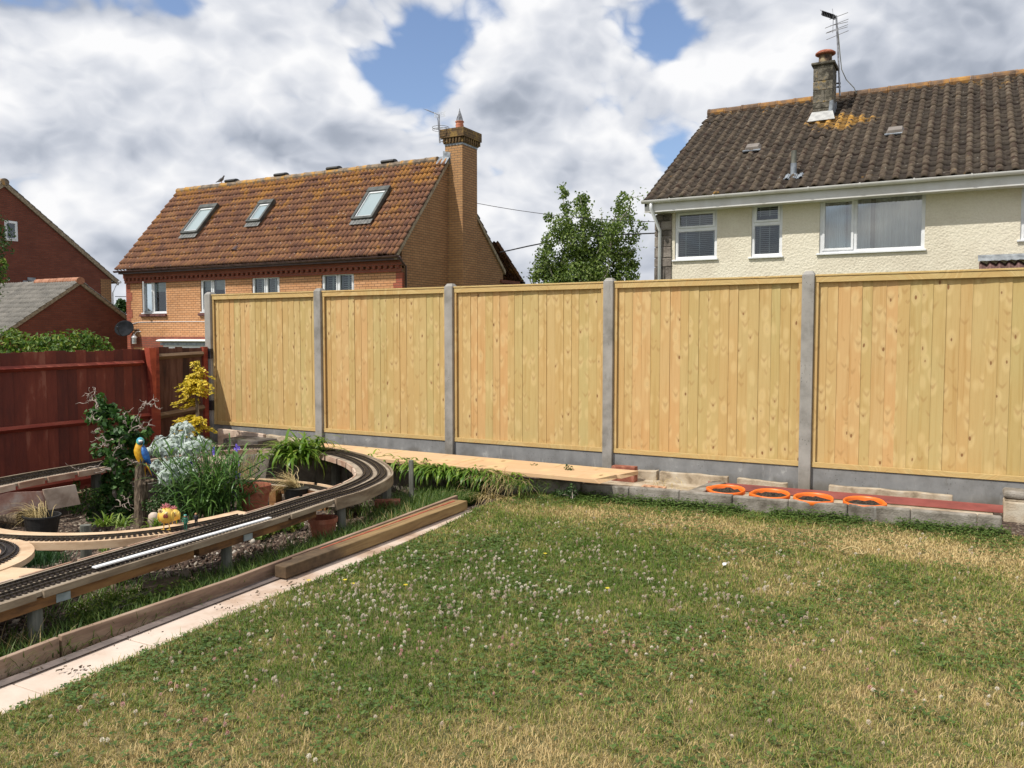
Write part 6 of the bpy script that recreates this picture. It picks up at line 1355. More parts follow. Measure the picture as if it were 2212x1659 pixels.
# spiderwort
def spiderwort():
    Z = -.13; q = P(488, 1120, Z=Z); q = (q[0] + .07, q[1] - .20, Z); r = thing('spiderwort', 'tall spiderwort with long arching green leaves and purple flowers', 'plant', (q[0], q[1], Z)); L = []; m = MB()
    tips = []
    n_st = 84
    for k in range(n_st):
        bx, by = q[0] + random.gauss(0, .10), q[1] + random.gauss(0, .10); h = random.uniform(.22, .66); lx, ly = random.gauss(.02, .20), random.gauss(0, .12); p0 = Vector((bx, by, Z)); p2 = Vector((bx + lx, by + ly, Z + h)); p1 = (p0 + p2) / 2 + Vector((-lx * .2, -ly * .2, .05))
        m.tube([p0, p1, p2], [.006, .005, .004], 5); nl = random.randint(5, 8); ts = np.linspace(.25, 1, nl)
        b = np.array([list(p0.lerp(p1, t * 2) if t < .5 else p1.lerp(p2, t * 2 - 1)) for t in ts]); az = rng.uniform(0, 6.28) + np.arange(nl) * 3.14 + rng.normal(size=nl) * .4
        L.append(straps(b, az, rng.uniform(.14, .30, nl), rng.uniform(.010, .017, nl), rng.uniform(.5, 1.2, nl), rng.uniform(1.2, 2.4, nl), 7))
    V, F = join(L); npmesh('leaves', V, F, bladeleaf, r); m.build('stems', bladeleaf, r)
    for (px, py) in [(412, 997), (410 + 52, 974), (510, 969), (515, 1026), (510, 1064)]:
        c = Vector(P(px, py, d=math.hypot(q[0], q[1]) - .12)); m = MB()
        for t in range(3):
            cc = c + Vector((random.gauss(0, .008), random.gauss(0, .008), random.gauss(0, .006)))
            for k in range(3): a = k * 2.09 + t; dx, dz = math.cos(a), math.sin(a); s_ = .022; m.add([cc, cc + Vector((dx * s_ - dz * s_ * .6, -.006, dz * s_ + dx * s_ * .6)), cc + Vector((dx * s_ * 1.5, -.003, dz * s_ * 1.5)), cc + Vector((dx * s_ + dz * s_ * .6, -.006, dz * s_ - dx * s_ * .6))], [(0, 1, 2, 3)])
        m.tube([c + Vector((0, .01, 0)), c + Vector((0, .03, -.15)), (q[0] + random.gauss(0, .08), q[1] + .05, Z + .15)], .003, 4); m.build('flower', purple, r, fix=False)
spiderwort()
# dusty miller: silver lobed leaves
def silver_bush():
    r = thing('silver_ragwort', 'silvery white felted shrub straddling the rear railway line', 'shrub', P(388, 1040, Z=-.1)); 
    def bl(px, py, d, rp): c = P(px, py, d=d); s = d / FPX * rp; return (*c, s, s, s * .8)
    B = [bl(388, 955, 7.55, 34), bl(350, 964, 7.5, 27), bl(436, 962, 7.5, 24), bl(330, 972, 7.4, 14), bl(392, 930, 7.6, 24), bl(360, 968, 7.3, 22), bl(410, 970, 7.25, 24), bl(368, 1015, 6.95, 30), bl(392, 1004, 6.95, 24), bl(345, 1005, 6.95, 18), bl(362, 1032, 6.85, 22), bl(408, 1020, 6.9, 18)]
    n = 1150; C, d = cloud([(*b[:3], b[3] * .93, b[4] * .93, b[5] * .93) for b in B], n); L = []
    Ll = rng.uniform(.034, .066, n); N = nrm(rng.normal(size=(n, 3)) * .6 + d * 1.0 + np.array([.2, -.5, .6])); D = rng.normal(size=(n, 3)) + d * .8; D = nrm(D - N * (D * N).sum(1, keepdims=True)); S = np.cross(N, D)
    out = [(-.5, 0), (-.3, .10), (-.15, .32), (-.02, .20), (.10, .42), (.2, .24), (.34, .34), (.42, .16), (.55, 0)]; pr = out + [(a, -b) for a, b in out[-2:0:-1]]
    V = np.stack([C + D * (Ll * a)[:, None] + S * (Ll * b * .95)[:, None] + N * (Ll * (abs(b) * .35 - a * a * .5))[:, None] for a, b in pr], 1).reshape(-1, 3); k = len(pr); F = []
    T = []
    up = list(range(0, 9)); dn = [0] + list(range(k - 1, 8, -1)) + [8]
    for i in range(8): 
        a, b, c, e = up[i], up[i + 1], dn[i + 1], dn[i]
        T.append((a, b, c)); 
        if a != e: T.append((a, c, e))
    T = np.array([t for t in T if len(set(t)) == 3]); F = (np.arange(n)[:, None, None] * k + T[None]).reshape(-1, 3); npmesh('leaves', V, F, silver, r)
    m = MB(); f = P(388, 1050, d=7.2)
    for k in range(40): e = C[rng.integers(n)]; m.tube([(f[0] + random.gauss(0, .05), f[1] + random.gauss(0, .05), f[2] - .15), ((f[0] + e[0]) / 2, (f[1] + e[1]) / 2, (f[2] + e[2]) / 2), tuple(e)], [.007, .006, .003], 4)
    m.build('stems', silver, r)
silver_bush()
# golden conifer
def conifer():
    bs = P(428, 975, d=10.0); Yc = bs[1]; r = thing('golden_conifer', 'slim golden yellow conifer in front of the brown fence', 'tree', bs); at = lambda x, y: Vector(P(x, y, Y=Yc))
    MB().tube([at(430, 975), at(427, 900), at(424, 840), at(422, 785)], [.03, .024, .016, .005], 7).build('trunk', bark, r)
    tiers = [(424, 788, 8, 3), (422, 800, 18, 6), (425, 812, 26, 8), (430, 824, 36, 10), (412, 826, 22, 6), (432, 838, 30, 9), (398, 838, 24, 6), (412, 848, 22, 6), (400, 866, 20, 5), (412, 874, 16, 4), (398, 902, 24, 7), (415, 907, 26, 8), (443, 905, 20, 4), (445, 926, 18, 4), (412, 930, 30, 5)]
    C = []; DD = []
    for (x, y, w, nb) in tiers:
        c = at(x, y); s = (c - at(x + 10, y)).length / 10; tr = at(424, y - 4)
        for k in range(int(nb * .9)):
            a = random.uniform(0, 6.28); L = w * s * random.uniform(.4, 1.0); e = c + Vector((math.cos(a) * L * .9, math.sin(a) * L, -.03 - L * .15 + random.gauss(0, .02)))
            for t in np.linspace(.15, 1, 9):
                p = tr.lerp(e, t) + Vector((0, 0, .10 * t * (1 - t))); d = (e - tr).normalized()
                for _ in range(6): j = Vector((random.gauss(0, .020), random.gauss(0, .020), random.gauss(-.004, .007))); C.append(p + j); DD.append(d + j * 18)
    C = np.array([tuple(c) for c in C]); D = nrm(np.array([tuple(d) for d in DD])); n = len(C); L = rng.uniform(.025, .05, n)[:, None]; N = nrm(np.cross(D, rng.normal(size=(n, 3)))); N[:, 2] = abs(N[:, 2]) + .9; N[:, 1] -= .5; N = nrm(N); S = nrm(np.cross(N, D))
    V = np.stack([C - D * L / 2, C + S * L * .28, C + D * L / 2, C - S * L * .28], 1).reshape(-1, 3); i = np.arange(n)[:, None] * 4; npmesh('crown', V, i + np.array([[0, 1, 2, 3]]), goldleaf, r)
conifer()
# corkscrew hazel
def hazel():
    D0 = 7.55; ft = P(246, 1128, d=7.5); r = thing('corkscrew_hazel', 'corkscrew hazel with dark green leaves and pale twisted bare twigs', 'tree', ft); at = lambda x, y, k=0: Vector(P(x, y, d=D0 + k)); m = MB()
    def wig(a, b, amp, n, r0, r1):
        a, b = Vector(a), Vector(b); pts = []; ph = random.uniform(0, 6)
        for i in range(n + 1):
            t = i / n; q = a.lerp(b, t); e = math.sin(min(t, 1 - t * .6) * 3.1) ** .5 if t > 0 else 0
            pts.append(q + Vector((math.sin(t * n * 1.1 + ph), math.cos(t * n * 1.3 + ph), math.sin(t * n * .9 + ph * 2) * .8)) * amp * e)
        m.tube(pts, [r0 + (r1 - r0) * i / n for i in range(n + 1)], 5); return pts
    wig(ft, at(250, 1010), .03, 12, .024, .014); wig(at(250, 1020), at(225, 930), .03, 10, .014, .008); wig(at(250, 1010), at(278, 930), .03, 10, .013, .007); wig(at(225, 940), at(212, 880), .025, 9, .009, .005)
    tw = [((212, 885), (190, 838)), ((210, 880), (203, 835)), ((200, 862), (188, 850)), ((278, 935), (300, 885)), ((300, 890), (318, 868)), ((308, 875), (342, 862)), ((318, 872), (345, 880)), ((285, 925), (332, 920)), ((270, 915), (268, 888)), ((290, 930), (328, 905)), ((215, 905), (188, 902)), ((215, 925), (196, 938)), ((240, 1012), (168, 1010)), ((240, 1015), (150, 1020)), ((200, 1015), (185, 1028)), ((245, 950), (205, 945)), ((245, 985), (262, 945)), ((250, 1080), (278, 1100)), ((262, 1070), (285, 1090)), ((300, 1000), (262, 990)), ((235, 960), (215, 962))]
    for a, b in tw:
        p = wig(at(*a, random.uniform(-.25, -.1)), at(*b, random.uniform(-.3, -.1)), .020, 12, .006, .0028)
        for _ in range(3): k = random.randint(3, 10); wig(p[k], p[k] + Vector((random.gauss(0, .05), random.gauss(0, .05), random.gauss(.01, .05))), .012, 8, .0032, .0018)
    m.build('branches', twig, r)
    def bl(px, py, rp, k=0): c = P(px, py, d=D0 + k); s = D0 / FPX * rp; return (*c, s, s, s)
    B = [bl(215, 865, 14), bl(200, 900, 20), bl(218, 890, 20), bl(235, 905, 24), bl(262, 900, 20), bl(285, 915, 20), bl(235, 935, 26), bl(270, 940, 28), bl(300, 950, 24, .1), bl(250, 965, 26), bl(212, 975, 18), bl(290, 975, 24, .15), bl(255, 995, 26), bl(235, 1005, 18), bl(270, 1020, 30), bl(235, 1045, 26), bl(262, 1060, 30), bl(285, 1090, 30, .1), bl(230, 1090, 34), bl(205, 1110, 22), bl(255, 1115, 30), bl(240, 880, 12), bl(318, 935, 12)]
    n = 2000; C, d = cloud([(*b[:3], b[3] * .92, b[4] * .92, b[5] * .92) for b in B], n); V, F = leaves_mesh(C, np.full(n, .058), np.full(n, .052), .35, d, fold=.18, hang=.5); npmesh('leaves', V, F, hazelleaf, r)
hazel()
# log post and parrot
D1 = 7.15
lt_ = lambda x, y, k=0: Vector(P(x, y, d=D1 + k))
lg = thing('log_post', 'rough barked upright log standing in the bed under the parrot', 'log', lt_(303, 1140)); sc = D1 / FPX
m = MB(); pts = [(303, 1150, 14.5), (303, 1110, 13), (304, 1080, 13), (306, 1060, 13.5), (305, 1045, 13.5), (303, 1035, 11), (302, 1025, 9.5), (303, 1010, 9.5), (305, 1002, 9.5), (304, 997, 8)]
rings = []
for i, (x, y, rr) in enumerate(pts): c = lt_(x, y); rings.append((c, rr * sc * 1.0, rr * sc * .95, (1, 0, 0), (0, 1, 0)))
m.loft(rings, 14); 
for k in range(len(m.v)): v = Vector(m.v[k]); j = random.gauss(0, .0035); m.v[k] = (v.x + j, v.y + j, v.z)
m.build('trunk', bark, lg, smooth=False); MB().tube([lt_(305, 1045), lt_(318, 1040), lt_(333, 1037)], [.022, .017, .013], 7).tube([lt_(300, 1044), lt_(290, 1040)], [.016, .010], 6).build('branch_stubs', bark, lg)
pa = thing('parrot_ornament', 'blue and yellow parrot ornament perched on top of the log', 'ornament', lt_(303, 998)); R_ = Vector((math.cos(YAW), math.sin(YAW), 0)); Fw = Vector((-math.sin(YAW), math.cos(YAW), 0)); Z_ = Vector((0, 0, 1))
yel = M('parrot_yellow', [(.3, (.62, .30, .01)), (.7, (.78, .45, .03))], ns=30, rough=.5, bs=90, bstr=.6); blu = M('parrot_blue', [(.3, (.008, .06, .22)), (.7, (.02, .14, .42))], ns=30, rough=.45, bs=90, bstr=.6); grn = M('parrot_crown', [(.35, (.04, .30, .42)), (.65, (.22, .50, .20))], ns=14, rough=.5, bstr=0)
def PL(pts, n=12, A=None): return [(lt_(x, y, k), ra * sc, rb * sc, R_, Fw) for x, y, k, ra, rb in pts]
MB().loft(PL([(315, 1032, .03, 1, 1), (311, 1015, .02, 3, 3), (308, 1004, .01, 5, 5), (304, 993, 0, 8, 8), (301, 982, 0, 10, 9.5), (299, 972, -.01, 9.5, 9), (300, 964, -.01, 8, 8), (301, 958, 0, 7, 7), (302, 952, 0, 6, 6)]), 12).build('body', yel, pa, smooth=True)
MB().loft(PL([(303, 960, -.003, 7.5, 7.5), (303, 955, -.003, 8.4, 8), (303, 950, -.003, 7.8, 7.5), (303, 946.5, -.003, 5.5, 5.5), (303, 944.5, 0, 2, 2)]), 12).build('head', grn, pa, smooth=True)
MB().loft(PL([(306, 961, -.05, 1, 1), (306.5, 957, -.045, 3.0, 3.5), (306, 953, -.035, 3.2, 4)]), 8).build('beak', blackpl, pa, smooth=True)
MB().loft(PL([(304, 956, -.034, 5, 2), (303.5, 950.5, -.034, 4.5, 2)]), 8).build('face_patch', upvc, pa, smooth=True)
MB().loft(PL([(327, 1004, .0, 1, 1), (322, 1000, -.0, 4, 4), (317, 990, -.01, 7.0, 7), (313, 978, -.01, 7.5, 8), (310, 968, -.005, 5.5, 7), (308, 962, 0, 2.5, 3)]), 12).build('wing', blu, pa, smooth=True)
MB().loft(PL([(331, 1031, .05, 1, 1), (326, 1020, .04, 2.2, 1.6), (319, 1006, .02, 3.4, 2.4), (313, 995, .01, 4, 3)]), 8).build('tail', blu, pa, smooth=True)
MB().loft(PL([(329, 1029, .02, .8, .8), (322, 1014, .01, 1.9, 1.2), (314, 1000, .0, 2.5, 1.6)]), 8).build('tail_feathers', yel, pa, smooth=True)
MB().tube([lt_(303, 992, -.03), lt_(304, 1000, -.04)], .006, 5).tube([lt_(309, 994, -.03), lt_(309, 1001, -.04)], .006, 5).build('feet', blackpl, pa)

# chicken ornaments
cy = M('chicken_yellow', [(.3, (.70, .40, .04)), (.7, (.80, .55, .12))], ns=8, rough=.45, bstr=0); cr = M('chicken_red', [(.3, (.16, .025, .02)), (.7, (.28, .05, .03))], ns=8, rough=.5, bstr=0); cpk = M('chicken_pink', [(.3, (.40, .10, .12)), (.7, (.58, .22, .24))], ns=8, rough=.6, bstr=0); crm = M('chicken_cream', [(.3, (.55, .42, .2)), (.7, (.7, .58, .35))], ns=8, rough=.6, bstr=0)
def chicken(px, pyf, dd, S, label, simple=False):
    f = Vector(P(px, pyf, d=dd)); s = dd / FPX * S; g = thing('chicken_ornament', label, 'ornament', f); c = f + Z_ * 21 * s
    MB().loft([(c + Z_ * z * s, w * s, w * .95 * s, R_, Fw) for z, w in [(-11, 2), (-9.5, 6.8), (-5, 10.6), (0, 12), (5, 11.3), (9, 8.8), (12, 5.4), (14, 1.5)]], 16).build('body', cy, g, smooth=True)
    for k in (-1, 1): MB().loft([(c + R_ * k * 10.2 * s + Z_ * z * s - Fw * 1 * s, w * .35 * s, w * s, R_, Fw) for z, w in [(-9, 1), (-6, 4), (0, 6), (5, 5), (8, 1.5)]], 10).build('wing', cy, g, smooth=True)
    m = MB()
    for k in (-4.5, 4.5):
        a = f + R_ * k * s; m.tube([c + R_ * k * .8 * s - Z_ * 9 * s, a + Z_ * .8 * s], .8 * s, 6)
        for t in (-2.5, 0, 2.5): m.tube([a + Z_ * .8 * s, a - Fw * 4 * s + R_ * t * s + Z_ * .5 * s], .6 * s, 5)
        m.tube([a + Z_ * .8 * s, a + Fw * 2 * s + Z_ * .5 * s], .6 * s, 5)
    m.build('legs', cy, g)
    m = MB()
    for k in (-1.6, 1.8): cc = c - Fw * 11.3 * s + R_ * (k + 3.5) * s + Z_ * 2.5 * s; m.loft([(cc + Z_ * z * s, w * s, w * .45 * s, R_, Fw) for z, w in [(-3.2, .8), (-2, 2.1), (0, 2.2), (1.8, 1.3), (3, .5)]], 10)
    m.build('wattle', cr, g, smooth=True)
    MB().loft([(c - Fw * t * s + R_ * 3.5 * s + Z_ * 8.0 * s - Z_ * t * .12 * s, w * s, w * .7 * s, R_, Z_) for t, w in [(6, 2.6), (10, 2.0), (13.5, .4)]], 8).build('beak', crm, g, smooth=True)
    m = MB()
    for k in range(8): a = k * .785; cc = c - R_ * 5.5 * s - Fw * 8.5 * s + Z_ * 10 * s; d = R_ * math.cos(a) + Z_ * math.sin(a); e = R_ * -math.sin(a) + Z_ * math.cos(a); m.add([cc - Fw * .5 * s, cc + d * 3 * s + e * 1.1 * s, cc + d * 4.6 * s, cc + d * 3 * s - e * 1.1 * s], [(0, 1, 2, 3)])
    m.build('flower_eye', crm, g, fix=False); MB().lathe([(1.3 * s, -1 * s), (1.3 * s, 1 * s)], c - R_ * 5.5 * s - Fw * 9.2 * s + Z_ * 10 * s, 10).build('eye', cr, g)
    m = MB()
    for k in range(26): a = random.uniform(0, 6.28); b = random.uniform(.2, 1.2); d = Vector((math.cos(a) * math.cos(b), math.sin(a) * math.cos(b), math.sin(b))); cc = c + Z_ * 12.5 * s - R_ * 1 * s; m.tube([cc, cc + d * 8 * s], [1.1 * s, .5 * s], 5)
    m.build('comb', cpk, g)
zt_ = DZ
ck_d = 4.72 / 1.0
fd = P(358, 1143, Z=DZ); dd = fd[0] * -math.sin(YAW) + fd[1] * math.cos(YAW)
chicken(360, 1144, dd, 1.4, 'bright yellow metal chicken ornament standing on the branch line board')
chicken(377, 1135, dd + .22, 1.05, 'second yellow chicken ornament half hidden behind the front one')

# two little model people on the branch line board
def figure(px, py, h_px, coat, trous, hatm, hair, label, arms):
    f = Vector(P(px, py, Z=DZ)); d_ = -f.x * math.sin(YAW) + f.y * math.cos(YAW); H = h_px * d_ / FPX; g = thing('model_figure', label, 'figurine', f); u = H
    p = [(0, .50), (0, .62), (0, .76), (0, .83), (0, .89), (0, .95), (-.055, .48), (-.06, .26), (-.06, .04), (.055, .48), (.06, .26), (.06, .04), (-.11, .78), (-.15, .64), (-.13, .50), (.11, .78), (.15, .64), (.12, .50), (-.065, .02), (.065, .02)]
    pts = [f + R_ * a * u + Z_ * b * u for a, b in p]
    for i, (a, b, c) in zip((13, 14, 16, 17), arms): pts[i] = f + R_ * a * u + Z_ * b * u - Fw * c * u
    pts[18] = pts[18] - Fw * .06 * u; pts[19] = pts[19] - Fw * .06 * u
    r_ = [.085, .085, .09, .04, .06, .055, .06, .045, .035, .06, .045, .035, .045, .038, .028, .045, .038, .028, .03, .03]
    skin('body', [tuple(q) for q in pts], [(0, 1), (1, 2), (2, 3), (3, 4), (4, 5), (0, 6), (6, 7), (7, 8), (0, 9), (9, 10), (10, 11), (2, 12), (12, 13), (13, 14), (2, 15), (15, 16), (16, 17), (8, 18), (11, 19)], [x * u for x in r_], coat, g)
    MB().loft([(f + Z_ * z * u - Fw * .004, w * u, w * u, R_, Fw) for z, w in [(.855, .03), (.87, .058), (.90, .072), (.94, .070), (.965, .05)]], 12).build('head', M('figure_skin', [(.3, (.42, .22, .14)), (.7, (.5, .28, .18))], ns=5, bstr=0) if 'figure_skin' not in MATS else MATS['figure_skin'], g, smooth=True)
    MB().loft([(f + Z_ * z * u, w * u, w * 1.05 * u, R_, Fw) for z, w in hatm[1]], 12).build(hatm[2], hatm[0], g, smooth=True)
    MB().loft([(f + Z_ * z * u, w * u, w * .8 * u, R_, Fw) for z, w in [(.40, .115), (.50, .105), (.60, .098), (.72, .12), (.79, .10), (.82, .045)]], 12).build('coat', coat, g, smooth=True)
gt = M('figure_green', [(.3, (.012, .09, .055)), (.7, (.03, .16, .10))], ns=30, rough=.45, bstr=0); tl = M('figure_teal', [(.3, (.03, .25, .20)), (.7, (.08, .36, .30))], ns=30, rough=.45, bstr=0); bk = M('figure_black', [(.3, (.008, .008, .010)), (.7, (.02, .02, .025))], ns=30, rough=.45, bstr=0); bd = M('figure_hair', [(.3, (.30, .16, .05)), (.7, (.4, .25, .08))], ns=30, rough=.6, bstr=0)
figure(401, 1146, 35, gt, gt, (tl, [(.945, .075), (.955, .10), (.965, .10), (.975, .085), (1.01, .085), (1.015, .04)], 'cap'), None, 'small green model figure in a teal peaked cap with arm on hip', [(-.20, .66, .0), (-.10, .55, .1), (.15, .64, 0), (.13, .50, .04)])
figure(424, 1138, 31, bk, bk, (bd, [(.90, .074), (.94, .080), (.975, .07), (1.0, .03)], 'hair'), None, 'small dark suited model figure with fair hair beside the green one', [(-.14, .64, .05), (-.05, .56, .12), (.14, .64, 0), (.12, .50, .03)])
MB_ = MB().tube([lt_(414, 1128, -.1), lt_(418, 1100, -.1), lt_(424, 1072, -.1)], .010, 6); tag(MB_.build('bamboo_cane', twig), 'pale wooden cane leaning at the foot of the spiderwort', 'cane')

# terracotta pots, tub
def tpot(px, py, Z, Rt, H, label, lean=(0, 0), broken=False, cat='plant pot'):
    q = P(px, py, Z=Z); g = thing('terracotta_pot', label, cat, (q[0], q[1], Z)); Rb = Rt * .66
    MB().lathe([(Rb, 0), (Rt * .93, H * .80), (Rt * 1.0, H * .805), (Rt * 1.03, H), (Rt * .94, H), (Rt * .90, H * .82), (Rt * .86, H * .75)], (q[0], q[1], Z), 28, lean=lean).build('pot_shell', terra, g, smooth=False)
    MB().lathe([(Rt * .86, H * .74), (Rt * .5, H * .77), (.001, H * .78)], (q[0], q[1], Z), 20, lean=lean).build('compost', soil, g)
tpot(549, 1124, -.13, .14, .30, 'large cracked terracotta pot behind the railway beside the spiderwort')
tpot(697, 1166, -.075, .105, .17, 'old terracotta pot with bare soil beneath the railway', lean=(.08, -.05))
q = P(91, 1150, Z=-.13); g = thing('black_tub', 'squashed black plastic tub with dead grass in the flower bed', 'tub', (q[0], q[1], -.13))
MB().lathe([(.11, 0), (.135, .13), (.142, .13), (.142, .143), (.130, .143), (.124, .07), (.0, .07)], (q[0], q[1], -.13), 24, sx=1.15, sy=.9).build('tub_shell', blackpl, g)
n = 150; b = np.stack([q[0] + rng.normal(size=n) * .04 - .05, q[1] + rng.normal(size=n) * .03, np.full(n, -.02)], 1); V, F = straps(b, rng.uniform(2.2, 4.6, n), rng.uniform(.15, .30, n), np.full(n, .004), rng.uniform(.2, 1.2, n), rng.uniform(1.2, 2.4, n), 7); npmesh('dead_grass', V, F, straw, g)
q = P(640, 1080, Z=-.05); n = 170; b = np.stack([q[0] + rng.normal(size=n) * .02, q[1] + rng.normal(size=n) * .02, np.full(n, .07)], 1); V, F = straps(b, rng.uniform(2.4, 4.4, n), rng.uniform(.14, .34, n), np.full(n, .005), rng.uniform(.2, 1.1, n), rng.uniform(.8, 1.9, n), 7, wob=.3)
dg = thing('dead_lily', 'bleached dead lily leaves spilling from a dark pot inside the railway bend', 'plant', (q[0], q[1], -.1)); npmesh('dead_leaves', V, F, straw, dg); MB().lathe([(.09, -.12), (.11, .05), (.115, .06), (.10, .06)], (q[0], q[1], 0), 20).build('pot_shell', blackpl, dg)
n = 110; q = P(528, 1040, Z=.0); b = np.stack([q[0] + rng.normal(size=n) * .06, q[1] + rng.normal(size=n) * .05, np.full(n, .0)], 1); V, F = straps(b, rng.uniform(0, 6.28, n), rng.uniform(.15, .34, n), np.full(n, .003), rng.uniform(1.2, 1.55, n), rng.uniform(.0, .9, n), 6, wob=.3); tag(npmesh('seed_grass', V, F, straw), 'dry seeding grass standing behind the spiderwort', 'grass')
q = P(332, 1120, Z=.03); m = MB().lathe([(.02, -.12), (.03, 0), (.042, .02), (.036, .06), (.02, .075), (.0, .08)], (q[0], q[1], .0), 12); tag(m.build('round_stone', pinkslab, smooth=True), 'pale round stone beside the log behind the lily', 'stone')
q = P(45, 1118, Z=-.14); m = MB().loft([((q[0] + x, q[1], -.12), .10, .09, (0, 1, 0), (0, 0, 1)) for x in (-.5, -.25, .05, .10)], 12); tag(m.build('fallen_log', bark), 'grey weathered log lying beside the black tub', 'log')

# agapanthus and draped day lilies
rosette(645, 984, .20, 330, (.20, .46), strapleaf, 'bushy green lily spilling over the rear railway bend', .026, (.3, 1.4), (1.4, 2.7), 'lily_clump', .11, 8)
def drape():
    m = []; spots = [(-5.6, 6.62, .20, 60), (-5.15, 6.60, .19, 60), (-4.72, 6.58, .19, 80), (-4.45, 6.56, .18, 120), (-4.2, 6.56, .17, 150), (-3.95, 6.56, .17, 160), (-3.72, 6.56, .16, 130), (-3.5, 6.56, .15, 30)]
    for (x, y, z, n) in spots:
        low = x > -4.6; b = np.stack([x + rng.normal(size=n) * .12, y + rng.uniform(-.06, .07, n) - (.13 if low else 0), z + rng.uniform(-.05, .02, n)], 1)
        az = rng.normal(size=n) * (.95 if low else 1.2) + (-1.35 if low else -.9); m.append(straps(b, az, rng.uniform(.07, .27 if low else .28, n) * rng.uniform(.8, 1.1), rng.uniform(.014, .024, n), rng.uniform(.0, .9, n), rng.uniform(1.4, 2.2, n), 7))
    V, F = join(m); tag(npmesh('draping_lilies', V, F, strapleaf), 'row of green strap leaves hanging over the block wall under the planks', 'plant')
drape()
def weeds_wall():
    for (px, py, Z, n, mt, L, lab, w) in [(1085, 1036, .13, 190, straw, (.12, .32), 'bleached straw weeds flopping over the left end of the block wall', .004), (1130, 1046, .13, 90, grassleaf, (.08, .2), 'green grassy weeds over the block wall below the plank', .005), (1060, 1075, .01, 130, straw, (.08, .2), 'dry grass heap at the left foot of the block wall', .004)]:
        q = P(px, py, Z=Z); b = np.stack([q[0] + rng.normal(size=n) * .14, q[1] + rng.uniform(-.05, .03, n), np.full(n, Z)], 1); V, F = straps(b, rng.normal(size=n) * .8 - 1.4, rng.uniform(*L, n), np.full(n, w), rng.uniform(-.1, 1.1, n), rng.uniform(.8, 2.2, n), 6, wob=.25); tag(npmesh('wall_weeds', V, F, mt), lab, 'weeds')
    for (px, py, Z, bl, n, lab) in [(1155, 1022, .13, [(0, 0, .04, .06, .05, .05)], 160, 'small leafy weed on the wall under the planks, left of the pair'), (1228, 1030, .14, [(0, 0, .05, .05, .04, .07), (.12, 0, .03, .09, .04, .03), (.28, .0, .03, .06, .04, .03)], 420, 'leafy weed creeping on the wall near the plank end'), (1235, 1075, .02, [(0, 0, .06, .05, .03, .08), (-.1, 0, .03, .1, .04, .03)], 260, 'weed climbing the face of the block wall near the lawn')]:
        herb('leafy_weed', px, py, Z, bl, n, .024, shrubleaf if 'near' in lab else grassleaf, lab, 'weed', stems=5)
weeds_wall()
q = P(1440, 1055, Z=.05); n = 60; V, F = straps(np.stack([q[0] + rng.normal(size=n) * .16, q[1] + .12 + rng.normal(size=n) * .07, np.full(n, .04)], 1), rng.uniform(0, 6.28, n), rng.uniform(.06, .2, n), np.full(n, .004), rng.uniform(-.1, .7, n), rng.uniform(0, .8, n), 5, wob=.3); struct(npmesh('strip_straw', V, F, straw), 'stuff', 'loose straw lying in the planting strip by the holed brick', 'straw')
struct(MB().box(-3.0, .26, 6.80, 7.66, -.05, .035).build('strip_soil', stoneedge))
# iris blades at the right edge
q = P(2216, 1105, Z=.0); n = 9; V, F = straps(np.stack([q[0] + rng.normal(size=n) * .02, q[1] + rng.normal(size=n) * .02, np.zeros(n)], 1), rng.uniform(-.5, .6, n) + 0, rng.uniform(.30, .46, n), np.full(n, .03), rng.uniform(1.40, 1.6, n), rng.uniform(-.05, .25, n), 6); tag(npmesh('iris_leaves', V, F, strapleaf), 'upright sword shaped leaves beside the stone pier', 'plant')

# hedge behind the red fence
def hedge():
    B = []
    for (px, py, rp) in [(10, 735, 30), (50, 750, 32), (90, 752, 30), (130, 750, 32), (165, 745, 34), (200, 748, 28), (225, 755, 16), (30, 728, 16), (110, 738, 22), (175, 728, 18), (198, 735, 16)]: c = P(px, py, d=10.6); s = 10.6 / FPX * rp; B.append((*c, s * 1.1, s * 1.4, s))
    B += [(-9.3, 6.0, .9, .4, .5, .4), (-9.3, 5.2, .9, .4, .5, .4)]
    n = 5200; C, d = cloud(B, n); V, F = leaves_mesh(C, np.full(n, .065), np.full(n, .034), .4, d, hang=.3); r = thing('honeysuckle_hedge', 'bright leafy honeysuckle growing over the top of the red fence', 'hedge', (-9.4, 5.6, -.3)); npmesh('leaves', V, F, hedgeleaf, r)
    m = MB()
    for k in range(30): e = C[rng.integers(n)]; m.tube([(-9.3 + random.gauss(0, .1), random.uniform(4.9, 6.6), -.5), ((-9.3 + e[0]) / 2, e[1], .5), tuple(e)], [.012, .008, .003], 4)
    m.build('stems', bark, r)
hedge()
